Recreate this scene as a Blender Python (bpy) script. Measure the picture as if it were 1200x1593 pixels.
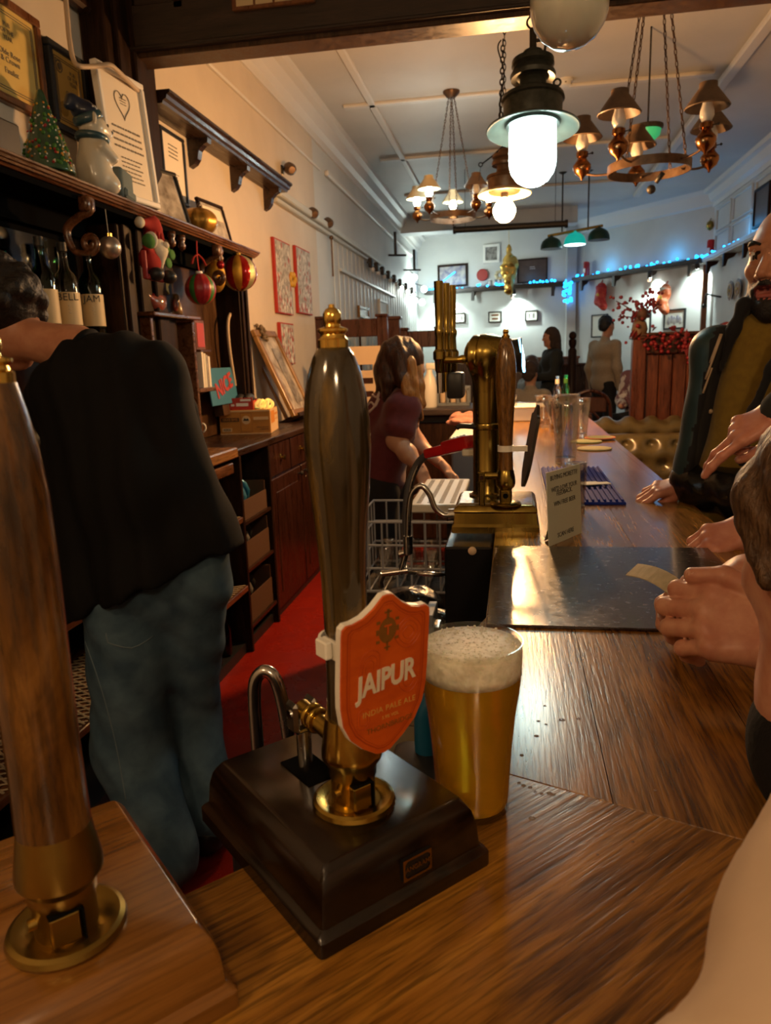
import bpy, bmesh, math, random
import numpy as np
from mathutils import Vector, Matrix, Euler

for o in list(bpy.data.objects):
    bpy.data.objects.remove(o, do_unlink=True)
scene = bpy.context.scene
COL = scene.collection
random.seed(7)
PI = math.pi

# ------------------------------------------------------------------ camera
F, CX, CY = 1150.0, 600.0, 796.5          # focal length and centre for a 1200 x 1593 image
HCAM = 1.43
_dy = np.array([800.0 - CX, CY - 552.0, -F]); _dy /= np.linalg.norm(_dy)
_roll = math.radians(1.9)
_hz = np.array([math.cos(_roll), math.sin(_roll), 0.0])
_up = np.cross(_hz, _dy); _up /= np.linalg.norm(_up)
_dx = np.cross(_dy, _up)
RC = np.array([_dx, _dy, _up])
cam_data = bpy.data.cameras.new('camera')
cam_data.sensor_fit = 'HORIZONTAL'; cam_data.sensor_width = 36.0; cam_data.lens = 36.0 * F / 1200.0
cam_data.clip_start = 0.02; cam_data.clip_end = 60
cam_data.dof.use_dof = True; cam_data.dof.focus_distance = 0.95; cam_data.dof.aperture_fstop = 16.0
cam = bpy.data.objects.new('camera', cam_data); COL.objects.link(cam)
mw = Matrix.Identity(4)
for i in range(3):
    for j in range(3):
        mw[i][j] = RC[i][j]
mw[2][3] = HCAM
cam.matrix_world = mw
scene.camera = cam

def _ray(px, py):
    return Vector(RC @ np.array([(px - CX) / F, -(py - CY) / F, -1.0]))
EYE = Vector((0, 0, HCAM))
def ONX(px, py, x): d = _ray(px, py); return EYE + d * (x / d.x)
def ONY(px, py, y): d = _ray(px, py); return EYE + d * (y / d.y)
def ONZ(px, py, z): d = _ray(px, py); return EYE + d * ((z - HCAM) / d.z)
def MPP(p):                                        # metres per picture pixel at a point
    v = Vector(p) - EYE
    fwd = Vector((-RC[0][2], -RC[1][2], -RC[2][2]))
    return v.dot(fwd) / F

# ------------------------------------------------------------------ world and exposure
w = bpy.data.worlds.new('world'); scene.world = w; w.use_nodes = True
w.node_tree.nodes['Background'].inputs[0].default_value = (0.5, 0.38, 0.28, 1)
w.node_tree.nodes['Background'].inputs[1].default_value = 0.05
vs = scene.view_settings
vs.view_transform = 'Standard'; vs.look = 'None'; vs.exposure = 0.45; vs.gamma = 1.0; vs.use_curve_mapping = False

def lamp(name, kind, loc, energy, color, size=0.1, target=None, spot=None, blend=0.5):
    l = bpy.data.lights.new(name, kind); l.energy = energy; l.color = color
    if kind == 'AREA': l.size = size
    else: l.shadow_soft_size = size
    if kind == 'SPOT': l.spot_size = spot; l.spot_blend = blend
    o = bpy.data.objects.new(name, l); COL.objects.link(o); o.location = loc
    if target is not None:
        o.rotation_euler = (Vector(target) - Vector(loc)).to_track_quat('-Z', 'Y').to_euler()
    return o

# ------------------------------------------------------------------ materials
MATS = {}
def _nt(name):
    m = bpy.data.materials.new(name); m.use_nodes = True
    nt = m.node_tree; b = nt.nodes['Principled BSDF']
    MATS[name] = m
    return m, nt, b
def N(nt, t, **kw):
    n = nt.nodes.new(t)
    for k, v in kw.items():
        setattr(n, k, v)
    return n
def col4(c): return (c[0], c[1], c[2], 1.0)
def _coords(nt, scale, space='Object', rot=(0, 0, 0)):
    tc = N(nt, 'ShaderNodeTexCoord'); mp = N(nt, 'ShaderNodeMapping')
    nt.links.new(tc.outputs[space], mp.inputs['Vector'])
    mp.inputs['Scale'].default_value = scale; mp.inputs['Rotation'].default_value = rot
    return mp.outputs['Vector']
def _noise(nt, vec, scale, detail=4.0, dist=0.0, rough=0.55):
    n = N(nt, 'ShaderNodeTexNoise'); nt.links.new(vec, n.inputs['Vector'])
    n.inputs['Scale'].default_value = scale; n.inputs['Detail'].default_value = detail
    n.inputs['Distortion'].default_value = dist; n.inputs['Roughness'].default_value = rough
    return n.outputs['Fac']
def _ramp(nt, fac, stops):
    r = N(nt, 'ShaderNodeValToRGB'); nt.links.new(fac, r.inputs['Fac'])
    el = r.color_ramp.elements
    while len(el) < len(stops): el.new(0.5)
    for e, (p, c) in zip(el, stops):
        e.position = p; e.color = col4(c)
    return r.outputs['Color']
def _bump(nt, b, fac, strength, dist=0.002):
    bp = N(nt, 'ShaderNodeBump'); nt.links.new(fac, bp.inputs['Height'])
    bp.inputs['Strength'].default_value = strength; bp.inputs['Distance'].default_value = dist
    nt.links.new(bp.outputs['Normal'], b.inputs['Normal'])
def mat(name, c, rough=0.5, metal=0.0, c2=None, scale=20.0, bump=0.0, bdist=0.002, stretch=(1, 1, 1), coat=0.0, spec=0.5,
        emit=None, estr=0.0, trans=0.0, ior=1.45, lo=0.35, hi=0.65, sheen=0.0, alpha=1.0, rvar=0.0, subs=0.0):
    m, nt, b = _nt(name)
    b.inputs['Base Color'].default_value = col4(c); b.inputs['Roughness'].default_value = rough
    b.inputs['Metallic'].default_value = metal; b.inputs['Coat Weight'].default_value = coat
    b.inputs['Coat Roughness'].default_value = 0.12
    b.inputs['Specular IOR Level'].default_value = spec
    b.inputs['Transmission Weight'].default_value = trans; b.inputs['IOR'].default_value = ior
    b.inputs['Sheen Weight'].default_value = sheen; b.inputs['Alpha'].default_value = alpha
    if subs: b.inputs['Subsurface Weight'].default_value = subs; b.inputs['Subsurface Radius'].default_value = (0.01, 0.004, 0.002); b.inputs['Subsurface Scale'].default_value = 0.4
    if emit is not None:
        b.inputs['Emission Color'].default_value = col4(emit); b.inputs['Emission Strength'].default_value = estr
    if c2 is not None or bump or rvar:
        f = _noise(nt, _coords(nt, stretch), scale, 5.0, 0.3)
        if c2 is not None:
            nt.links.new(_ramp(nt, f, [(lo, c), (hi, c2)]), b.inputs['Base Color'])
        if bump: _bump(nt, b, f, bump, bdist)
        if rvar:
            mr = N(nt, 'ShaderNodeMapRange'); nt.links.new(f, mr.inputs['Value'])
            mr.inputs['From Min'].default_value = 0.3; mr.inputs['From Max'].default_value = 0.7
            mr.inputs['To Min'].default_value = max(0.02, rough - rvar); mr.inputs['To Max'].default_value = rough + rvar
            nt.links.new(mr.outputs['Result'], b.inputs['Roughness'])
    return m
def wood(name, dark, mid, light, axis=0, scale=9.0, rough=0.35, coat=0.0, bump=0.25, pores=0.5, across=11.0, rvar=0.12, rotz=0.0, bd=0.0012, spec=0.5):
    m, nt, b = _nt(name)
    s = [across] * 3; s[axis] = 1.0
    vec = _coords(nt, tuple(s), rot=(0, 0, rotz))
    f1 = _noise(nt, vec, scale * 0.35, 6.0, 0.9, 0.6)
    s2 = [across * 5.0] * 3; s2[axis] = 3.0
    vec2 = _coords(nt, tuple(s2), rot=(0, 0, rotz))
    f2 = _noise(nt, vec2, scale * 0.6, 3.0, 0.2, 0.6)
    c1 = _ramp(nt, f1, [(0.30, dark), (0.50, mid), (0.72, light)])
    c2 = _ramp(nt, f2, [(0.36, (1 - pores,) * 3), (0.55, (1, 1, 1))])
    mx = N(nt, 'ShaderNodeMix', data_type='RGBA', blend_type='MULTIPLY')
    mx.inputs['Factor'].default_value = 1.0
    nt.links.new(c1, mx.inputs['A']); nt.links.new(c2, mx.inputs['B'])
    nt.links.new(mx.outputs['Result'], b.inputs['Base Color'])
    b.inputs['Coat Weight'].default_value = coat; b.inputs['Coat Roughness'].default_value = 0.15; b.inputs['Specular IOR Level'].default_value = spec
    mr = N(nt, 'ShaderNodeMapRange'); nt.links.new(f1, mr.inputs['Value'])
    mr.inputs['From Min'].default_value = 0.3; mr.inputs['From Max'].default_value = 0.7
    mr.inputs['To Min'].default_value = max(0.03, rough - rvar); mr.inputs['To Max'].default_value = rough + rvar
    nt.links.new(mr.outputs['Result'], b.inputs['Roughness'])
    if bump: _bump(nt, b, f2, bump, bd)
    return m

# bar woods
def bar_wood(name, rotz):
    # varnished oak with open grain and a wet film: grain relief breaks up the lamp reflections
    return wood(name, (0.12, 0.046, 0.005), (0.28, 0.122, 0.014), (0.43, 0.205, 0.028), axis=1, scale=8.0, rough=0.26, coat=0.35, bump=0.38, pores=0.58, rvar=0.01, rotz=rotz, bd=0.0010)
bar_wood('bar_wood_long', 0.0)
bar_wood('bar_wood_corner', 0.0)
wood('dark_wood', (0.010, 0.004, 0.002), (0.022, 0.009, 0.004), (0.040, 0.016, 0.007), axis=2, rough=0.5, bump=0.1, spec=0.12)
wood('dark_wood_x', (0.012, 0.006, 0.003), (0.026, 0.013, 0.007), (0.044, 0.022, 0.012), axis=0, rough=0.45, bump=0.1)
wood('dark_wood_y', (0.014, 0.006, 0.003), (0.030, 0.012, 0.005), (0.052, 0.021, 0.009), axis=1, rough=0.32, bump=0.1)
wood('shelf_wood', (0.06, 0.020, 0.007), (0.13, 0.048, 0.016), (0.22, 0.085, 0.03), axis=1, rough=0.3, bump=0.12, coat=0.3)
wood('panel_wood', (0.028, 0.012, 0.004), (0.06, 0.025, 0.008), (0.10, 0.045, 0.014), axis=2, rough=0.4, bump=0.1)
wood('red_wood', (0.030, 0.008, 0.004), (0.062, 0.017, 0.008), (0.10, 0.029, 0.013), axis=2, rough=0.32, bump=0.1)
wood('cabinet_wood', (0.016, 0.005, 0.003), (0.034, 0.010, 0.005), (0.055, 0.017, 0.008), axis=2, rough=0.32, bump=0.1)
wood('booth_wood', (0.045, 0.010, 0.004), (0.10, 0.024, 0.009), (0.16, 0.045, 0.016), axis=2, rough=0.35, bump=0.1)
wood('oak', (0.20, 0.08, 0.02), (0.34, 0.15, 0.045), (0.45, 0.22, 0.08), axis=1, rough=0.3, coat=0.3, bump=0.15)
wood('corner_dark', (0.004, 0.002, 0.001), (0.010, 0.0045, 0.002), (0.036, 0.016, 0.005), axis=1, scale=12, across=5.0, rough=0.22, coat=0.15, bump=0.05, pores=0.3, rvar=0.04)
wood('corner_light', (0.14, 0.054, 0.009), (0.22, 0.092, 0.016), (0.29, 0.128, 0.026), axis=0, scale=8, rough=0.22, coat=0.5, bump=0.1, pores=0.3, rvar=0.05)
wood('handle_olive', (0.022, 0.013, 0.004), (0.046, 0.030, 0.008), (0.20, 0.11, 0.014), axis=2, scale=22, across=4.0, rough=0.14, coat=0.9, bump=0.03, pores=0.35, rvar=0.05)
wood('handle_orange', (0.022, 0.008, 0.002), (0.11, 0.045, 0.008), (0.24, 0.11, 0.022), axis=2, scale=20, across=4.0, rough=0.2, coat=0.7, bump=0.06, pores=0.45, rvar=0.06)
wood('handle_oak', (0.07, 0.028, 0.005), (0.19, 0.085, 0.016), (0.27, 0.13, 0.028), axis=2, scale=26, across=5.5, rough=0.15, coat=0.8, bump=0.04, pores=0.6, rvar=0.05)
wood('frame_brown', (0.10, 0.03, 0.008), (0.18, 0.06, 0.016), (0.26, 0.10, 0.03), axis=2, rough=0.35, bump=0.05)
wood('gold_frame', (0.14, 0.06, 0.012), (0.25, 0.12, 0.025), (0.36, 0.19, 0.05), axis=2, rough=0.35, bump=0.05)
# metals
mat('brass', (0.52, 0.36, 0.075), 0.22, 1.0, c2=(0.38, 0.25, 0.045), scale=30, rvar=0.08)
mat('brass_dull', (0.36, 0.245, 0.06), 0.34, 1.0, c2=(0.27, 0.175, 0.04), scale=14, rvar=0.08)
mat('brass_antique', (0.36, 0.26, 0.065), 0.24, 1.0, c2=(0.26, 0.18, 0.04), scale=9, rvar=0.06, stretch=(6, 6, 0.6))
mat('gold_bright', (0.80, 0.52, 0.12), 0.18, 1.0)
mat('copper_lamp', (0.30, 0.13, 0.05), 0.25, 1.0, c2=(0.20, 0.085, 0.03), scale=20)
mat('steel', (0.60, 0.59, 0.56), 0.22, 1.0, c2=(0.45, 0.44, 0.42), scale=40, rvar=0.08)
mat('chrome', (0.72, 0.72, 0.72), 0.10, 1.0)
mat('iron', (0.03, 0.028, 0.025), 0.5, 0.6, c2=(0.06, 0.05, 0.04), scale=60)
mat('lantern_metal', (0.042, 0.050, 0.046), 0.40, 0.5, c2=(0.075, 0.085, 0.078), scale=35)
mat('lantern_rust', (0.16, 0.07, 0.025), 0.45, 0.4, c2=(0.22, 0.11, 0.05), scale=30)
mat('enamel', (0.085, 0.092, 0.075), 0.3, 0.0, c2=(0.065, 0.07, 0.058), scale=25)
mat('enamel_warm', (0.75, 0.55, 0.32), 0.35, 0.0)
# room
mat('plaster_cream', (0.62, 0.53, 0.42), 0.6, c2=(0.55, 0.47, 0.37), scale=2.2, bump=0.06, bdist=0.01)
mat('plaster_white', (0.60, 0.60, 0.57), 0.55, c2=(0.53, 0.54, 0.52), scale=1.6, bump=0.05, bdist=0.01)
mat('ceiling_paint', (0.60, 0.57, 0.52), 0.55, c2=(0.52, 0.50, 0.46), scale=1.1, bump=0.03, bdist=0.01)
mat('ceiling_trim', (0.64, 0.61, 0.56), 0.5)
mat('panel_paint', (0.56, 0.57, 0.53), 0.4, c2=(0.50, 0.51, 0.48), scale=4)
mat('red_vinyl', (0.27, 0.016, 0.007), 0.28, c2=(0.21, 0.011, 0.005), scale=6, rvar=0.06)
mat('carpet', (0.06, 0.015, 0.012), 0.95, c2=(0.10, 0.03, 0.02), scale=60, bump=0.3)
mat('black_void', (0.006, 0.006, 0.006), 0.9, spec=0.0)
mat('black_gloss', (0.008, 0.008, 0.009), 0.25)
mat('black_plastic', (0.014, 0.014, 0.015), 0.4)
mat('black_bag', (0.010, 0.010, 0.011), 0.22, bump=0.8, scale=25, bdist=0.01)
mat('grey_plastic', (0.16, 0.18, 0.20), 0.4)
mat('grey_rubber', (0.06, 0.06, 0.065), 0.5)
mat('beige_panel', (0.30, 0.27, 0.18), 0.5)
mat('cream_board', (0.62, 0.47, 0.32), 0.6, c2=(0.55, 0.41, 0.27), scale=5)
mat('white_paint', (0.75, 0.73, 0.68), 0.45)
mat('white_plastic', (0.72, 0.70, 0.64), 0.35)
mat('white_tray', (0.62, 0.60, 0.52), 0.3)
mat('white_wire', (0.34, 0.36, 0.40), 0.35)
mat('opal_glass', (0.62, 0.64, 0.56), 0.06, spec=0.7, coat=1.0, subs=0.2)
mat('paper', (0.66, 0.62, 0.50), 0.7)
mat('card_paper', (0.52, 0.54, 0.44), 0.6)
mat('paper_yellow', (0.66, 0.47, 0.13), 0.55, c2=(0.60, 0.42, 0.11), scale=8)
mat('paper_white', (0.74, 0.66, 0.54), 0.6)
mat('ink', (0.02, 0.02, 0.02), 0.6)
mat('ink_gold', (0.35, 0.22, 0.03), 0.5)
mat('ink_grey', (0.16, 0.14, 0.11), 0.6)
mat('mat_cream', (0.62, 0.60, 0.52), 0.6)
mat('photo_dark', (0.10, 0.09, 0.08), 0.35, c2=(0.35, 0.33, 0.30), scale=16)
mat('photo_mix', (0.16, 0.13, 0.10), 0.3, c2=(0.55, 0.50, 0.44), scale=12)
mat('photo_blue', (0.12, 0.12, 0.20), 0.3, c2=(0.45, 0.40, 0.34), scale=9)
mat('chalk_board', (0.055, 0.028, 0.020), 0.5, c2=(0.08, 0.042, 0.03), scale=6)
mat('bar_flap', (0.016, 0.009, 0.008), 0.24, coat=0.5, c2=(0.034, 0.018, 0.015), scale=85, bump=0.32, bdist=0.0008, rvar=0.05)
mat('orange_clip', (0.62, 0.105, 0.010), 0.38, c2=(0.53, 0.080, 0.008), scale=45, stretch=(1, 1, 2.5))
mat('orange_groove', (0.38, 0.045, 0.006), 0.45)
mat('clip_white', (0.80, 0.78, 0.70), 0.4)
mat('clip_text', (0.72, 0.66, 0.52), 0.5)
mat('clip_olive', (0.20, 0.085, 0.012), 0.5)
mat('clip_gold', (0.62, 0.36, 0.08), 0.5)
mat('red_gun', (0.42, 0.012, 0.012), 0.22, coat=0.5)
mat('blue_rubber', (0.012, 0.030, 0.26), 0.7, spec=0.15)
mat('cyan_plastic', (0.008, 0.10, 0.20), 0.4)
mat('cloth_pink', (0.42, 0.20, 0.15), 0.9, c2=(0.30, 0.14, 0.11), scale=40, bump=0.4)
mat('cork', (0.40, 0.32, 0.16), 0.85, c2=(0.30, 0.27, 0.13), scale=30)
mat('cork_green', (0.22, 0.25, 0.10), 0.85, c2=(0.33, 0.29, 0.13), scale=25)
mat('cork_red', (0.45, 0.14, 0.06), 0.8)
mat('note_paper', (0.55, 0.49, 0.34), 0.6, c2=(0.40, 0.36, 0.24), scale=60)
mat('slip_paper', (0.62, 0.62, 0.54), 0.6)
# glass
def glassy(name, c=(1, 1, 1), rough=0.0, ior=1.45):
    m, nt, b = _nt(name)
    b.inputs['Base Color'].default_value = col4(c); b.inputs['Roughness'].default_value = rough
    b.inputs['Transmission Weight'].default_value = 1.0; b.inputs['IOR'].default_value = ior
    return m
glassy('glass', (0.97, 0.98, 0.97), 0.01)
glassy('glass_pink', (0.95, 0.70, 0.58), 0.02)
glassy('glass_green', (0.05, 0.45, 0.10), 0.03)
glassy('glass_bottle_green', (0.012, 0.07, 0.03), 0.03)
glassy('glass_clear_bottle', (0.75, 0.75, 0.68), 0.03)
def thin_pane(name, tint, mixf):
    m = bpy.data.materials.new(name); m.use_nodes = True; nt = m.node_tree
    nt.nodes.remove(nt.nodes['Principled BSDF'])
    out = nt.nodes['Material Output']
    t = N(nt, 'ShaderNodeBsdfTransparent'); t.inputs['Color'].default_value = col4(tint)
    g = N(nt, 'ShaderNodeBsdfGlossy'); g.inputs['Roughness'].default_value = 0.04
    g.inputs['Color'].default_value = (0.9, 0.9, 0.9, 1)
    mx = N(nt, 'ShaderNodeMixShader'); mx.inputs['Fac'].default_value = mixf
    nt.links.new(t.outputs[0], mx.inputs[1]); nt.links.new(g.outputs[0], mx.inputs[2])
    nt.links.new(mx.outputs[0], out.inputs['Surface'])
    MATS[name] = m
thin_pane('window_pane', (0.92, 0.95, 0.94), 0.08)
thin_pane('tumbler', (0.86, 0.86, 0.84), 0.22)
thin_pane('pint_wall', (0.97, 0.97, 0.95), 0.07)
thin_pane('glass_thin', (0.88, 0.90, 0.88), 0.12)
mat('beer', (0.78, 0.43, 0.018), 0.12, trans=0.62, ior=1.33, c2=(0.70, 0.37, 0.012), scale=12)
mat('foam', (0.94, 0.91, 0.80), 0.45, bump=0.7, scale=160, bdist=0.0015, subs=0.3, c2=(0.72, 0.69, 0.56))
mat('foam_side', (0.74, 0.70, 0.56), 0.5, subs=0.3)
mat('water_drop', (0.75, 0.72, 0.66), 0.05, trans=0.8, ior=1.33)
# emitters
mat('lit_glass_cool', (0.8, 0.9, 0.85), 0.4, emit=(0.72, 1.0, 0.93), estr=18.0)
mat('bulb_warm', (1, 0.8, 0.5), 0.4, emit=(1.0, 0.66, 0.30), estr=40.0)
mat('bulb_cool', (1, 1, 1), 0.4, emit=(0.80, 1.0, 0.97), estr=26.0)
mat('bulb_blue', (0.1, 0.5, 1), 0.4, emit=(0.01, 0.36, 1.0), estr=3.6)
mat('bulb_fairy', (1, 1, 0.9), 0.4, emit=(1.0, 0.93, 0.75), estr=14.0)
mat('bow_light', (0.9, 0.7, 0.2), 0.4, emit=(1.0, 0.68, 0.16), estr=0.35)
mat('led_blue', (0.3, 0.8, 1), 0.4, emit=(0.22, 0.62, 1.0), estr=3.5)
mat('led_white', (0.9, 1, 1), 0.4, emit=(0.72, 0.95, 1.0), estr=3.0)
mat('green_lit', (0.05, 0.4, 0.2), 0.4, emit=(0.01, 0.38, 0.14), estr=0.45)
mat('teal_lit', (0.02, 0.30, 0.26), 0.4, emit=(0.0, 0.42, 0.36), estr=0.5)
mat('shade_dark_green', (0.008, 0.035, 0.025), 0.35)
mat('shade_brown', (0.14, 0.085, 0.05), 0.5, c2=(0.10, 0.06, 0.035), scale=20)
mat('shade_pale', (0.50, 0.42, 0.26), 0.5)
mat('candle_glass', (0.70, 0.66, 0.60), 0.3, trans=0.3)
# people
mat('skin', (0.50, 0.24, 0.14), 0.45, c2=(0.43, 0.185, 0.105), scale=30, bump=0.12, bdist=0.001, subs=0.15)
mat('skin_pale', (0.56, 0.32, 0.21), 0.45, c2=(0.50, 0.26, 0.17), scale=25, bump=0.08, bdist=0.001, subs=0.15)
mat('skin_red', (0.62, 0.33, 0.225), 0.42, c2=(0.50, 0.215, 0.145), scale=38, bump=0.25, bdist=0.0012, subs=0.12)
mat('skin_pink', (0.55, 0.25, 0.17), 0.42, c2=(0.47, 0.18, 0.12), scale=35, bump=0.15, bdist=0.001, subs=0.15)
mat('nail', (0.60, 0.33, 0.24), 0.3)
mat('hair_black', (0.006, 0.005, 0.005), 0.5, c2=(0.014, 0.011, 0.010), scale=70, bump=1.0, bdist=0.006)
mat('hair_brown', (0.045, 0.022, 0.010), 0.5, c2=(0.11, 0.058, 0.026), scale=45, bump=1.0, bdist=0.006, stretch=(4, 4, 1))
mat('hair_auburn', (0.018, 0.006, 0.004), 0.42, c2=(0.075, 0.024, 0.010), scale=22, bump=0.9, bdist=0.006, stretch=(5, 5, 0.7))
mat('hair_ginger', (0.26, 0.095, 0.020), 0.42, c2=(0.40, 0.17, 0.04), scale=24, bump=0.9, bdist=0.006, stretch=(5, 5, 0.7))
mat('beard', (0.010, 0.007, 0.006), 0.6, bump=0.8, scale=200, bdist=0.003)
mat('stubble', (0.20, 0.10, 0.06), 0.6)
mat('lip', (0.36, 0.10, 0.08), 0.4)
mat('mouth_dark', (0.12, 0.02, 0.02), 0.5)
mat('eye_white', (0.70, 0.66, 0.60), 0.2)
mat('iris', (0.02, 0.012, 0.008), 0.15)
mat('teeth', (0.7, 0.66, 0.55), 0.3)
mat('tee_black', (0.0034, 0.0034, 0.0038), 0.85, spec=0.25)
mat('denim', (0.036, 0.080, 0.128), 0.85, c2=(0.085, 0.155, 0.215), scale=11, bump=0.2, bdist=0.004)
mat('denim_seam', (0.13, 0.19, 0.23), 0.8)
mat('trouser_black', (0.008, 0.008, 0.009), 0.85)
mat('tee_maroon', (0.125, 0.020, 0.026), 0.8, c2=(0.10, 0.015, 0.020), scale=40, sheen=0.15)
mat('print_pale', (0.62, 0.50, 0.46), 0.7)
mat('sweater_mustard', (0.20, 0.125, 0.011), 0.9, c2=(0.165, 0.10, 0.009), scale=60, sheen=0.2)
mat('jacket_teal', (0.012, 0.032, 0.036), 0.45, c2=(0.020, 0.046, 0.050), scale=12)
mat('jacket_lining', (0.006, 0.006, 0.008), 0.9, sheen=0.1)
mat('reflective', (0.45, 0.34, 0.22), 0.4)
mat('leather_black', (0.006, 0.006, 0.006), 0.24, bump=0.7, scale=22, bdist=0.006)
mat('knit_black', (0.006, 0.006, 0.007), 0.95, bump=0.5, scale=120, bdist=0.003)
mat('coat_cream', (0.56, 0.43, 0.31), 0.8, c2=(0.50, 0.38, 0.27), scale=12)
mat('sweater_beige', (0.36, 0.28, 0.19), 0.95, c2=(0.30, 0.23, 0.155), scale=70, bump=0.3, bdist=0.004)
mat('hoodie_dark', (0.020, 0.021, 0.018), 0.95)
mat('hoodie_brown', (0.045, 0.028, 0.020), 0.95)
mat('coat_grey', (0.20, 0.21, 0.20), 0.9, c2=(0.30, 0.30, 0.28), scale=20)
mat('shirt_pattern', (0.55, 0.50, 0.46), 0.8, c2=(0.16, 0.07, 0.08), scale=14, lo=0.48, hi=0.54)
mat('shoe_black', (0.008, 0.008, 0.008), 0.4)
# decorations and goods
mat('tree_green', (0.012, 0.05, 0.026), 0.18, c2=(0.03, 0.09, 0.045), scale=18, coat=0.6)
mat('bear_white', (0.60, 0.56, 0.46), 0.25, coat=0.5)
mat('bear_blue', (0.03, 0.075, 0.095), 0.3, coat=0.4)
mat('bear_navy', (0.012, 0.020, 0.045), 0.3, coat=0.4)
mat('dot_white', (0.7, 0.7, 0.68), 0.4)
mat('ball_silver', (0.50, 0.44, 0.38), 0.32, 0.8, c2=(0.38, 0.32, 0.28), scale=30)
mat('ball_red', (0.30, 0.010, 0.010), 0.16, 0.55)
mat('ball_red_satin', (0.30, 0.014, 0.018), 0.35)
mat('ball_green', (0.03, 0.16, 0.03), 0.4)
mat('ball_gold', (0.55, 0.32, 0.04), 0.35, 0.8, bump=0.8, scale=260, bdist=0.003)
mat('ball_silverstripe', (0.42, 0.42, 0.22), 0.4, 0.7, bump=0.8, scale=260, bdist=0.003)
mat('felt_red', (0.30, 0.014, 0.010), 0.9)
mat('felt_green', (0.05, 0.16, 0.03), 0.9)
mat('felt_white', (0.62, 0.56, 0.44), 0.95, bump=0.5, scale=40, bdist=0.004)
mat('pumpkin_gold', (0.40, 0.21, 0.035), 0.35, 0.6)
mat('yellow_star', (0.50, 0.30, 0.03), 0.5)
mat('ornament_mix', (0.12, 0.10, 0.10), 0.2, c2=(0.35, 0.06, 0.03), scale=30, coat=0.8)
mat('ornament_gold', (0.34, 0.20, 0.04), 0.25, c2=(0.10, 0.06, 0.04), scale=30, coat=0.6)
mat('label_cream', (0.60, 0.47, 0.27), 0.5)
mat('box_orange', (0.47, 0.195, 0.030), 0.6, c2=(0.42, 0.17, 0.026), scale=6)
mat('box_end', (0.62, 0.42, 0.22), 0.6)
mat('box_orange_bright', (0.55, 0.20, 0.02), 0.6)
mat('box_brown', (0.07, 0.03, 0.012), 0.7)
mat('box_card', (0.085, 0.040, 0.017), 0.8)
mat('pack_red', (0.42, 0.030, 0.016), 0.5)
mat('pack_dark', (0.02, 0.018, 0.018), 0.5)
mat('sign_blue', (0.035, 0.16, 0.26), 0.55)
mat('sign_red', (0.40, 0.045, 0.045), 0.55)
mat('frosted_tub', (0.24, 0.23, 0.20), 0.35)
mat('lime', (0.30, 0.33, 0.05), 0.4)
mat('crisps_blue', (0.02, 0.13, 0.24), 0.25, 0.3, c2=(0.10, 0.28, 0.40), scale=18)
mat('crisps_yellow', (0.50, 0.27, 0.04), 0.35)
mat('lattice', (0.38, 0.30, 0.19), 0.7)
mat('canvas_red', (0.36, 0.025, 0.015), 0.7)
mat('canvas_art', (0.27, 0.26, 0.24), 0.8, c2=(0.46, 0.45, 0.43), scale=30, lo=0.42, hi=0.58)
mat('stocking_red', (0.40, 0.020, 0.016), 0.6, c2=(0.60, 0.10, 0.05), scale=22, lo=0.5, hi=0.7)
mat('stocking_orange', (0.50, 0.10, 0.03), 0.5, c2=(0.75, 0.35, 0.20), scale=18, lo=0.5, hi=0.65)
mat('foil_gold', (0.62, 0.37, 0.09), 0.22, 0.9, bump=0.7, scale=12, bdist=0.02)
mat('berry_red', (0.17, 0.005, 0.012), 0.5)
mat('leaf_red', (0.12, 0.007, 0.014), 0.6)
mat('leaf_dark', (0.05, 0.020, 0.012), 0.7)
mat('leather_green', (0.060, 0.045, 0.018), 0.28, c2=(0.095, 0.070, 0.028), scale=10, coat=0.3)
mat('seat_pattern', (0.14, 0.035, 0.02), 0.9, c2=(0.25, 0.12, 0.06), scale=40, lo=0.48, hi=0.54)
mat('can_red', (0.40, 0.012, 0.012), 0.3)
mat('plaque_red', (0.34, 0.035, 0.025), 0.5)
mat('dried', (0.10, 0.07, 0.04), 0.9, c2=(0.20, 0.15, 0.10), scale=60)
mat('cable_cream', (0.48, 0.36, 0.24), 0.5)
mat('dust_blue', (0.10, 0.14, 0.15), 0.8)
mat('mirror', (0.07, 0.075, 0.08), 0.08, 1.0)
ORD = ('nearest', 'second', 'third', 'fourth', 'fifth', 'sixth')
# ------------------------------------------------------------------ mesh helpers
def V(*a): return Vector(a)
def _fit(mesh, mats):
    for m in (mats if isinstance(mats, (list, tuple)) else [mats]):
        mesh.materials.append(MATS[m])
def link(name, mesh, parent=None, loc=None, rot=None):
    o = bpy.data.objects.new(name, mesh); COL.objects.link(o)
    if parent is not None: o.parent = parent
    if loc is not None: o.location = loc
    if rot is not None: o.rotation_euler = rot
    return o
def tag(o, label=None, cat=None, group=None, kind=None):
    if label: o['label'] = label
    if cat: o['category'] = cat
    if group: o['group'] = group
    if kind: o['kind'] = kind
    return o
def thing(name, label, cat, loc=(0, 0, 0), rotz=0.0, group=None, rot=None):
    o = link(name, None, None, loc, rot if rot is not None else (0, 0, rotz))
    o.empty_display_size = 0.05
    return tag(o, label, cat, group)
def copy_tree(o, parent=None):
    c = o.copy(); COL.objects.link(c)
    if parent is not None: c.parent = parent
    for ch in list(o.children): copy_tree(ch, c)
    return c
def orient(d):                                     # matrix whose z axis is d
    return Vector(d).to_track_quat('Z', 'Y').to_matrix().to_4x4()

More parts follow.
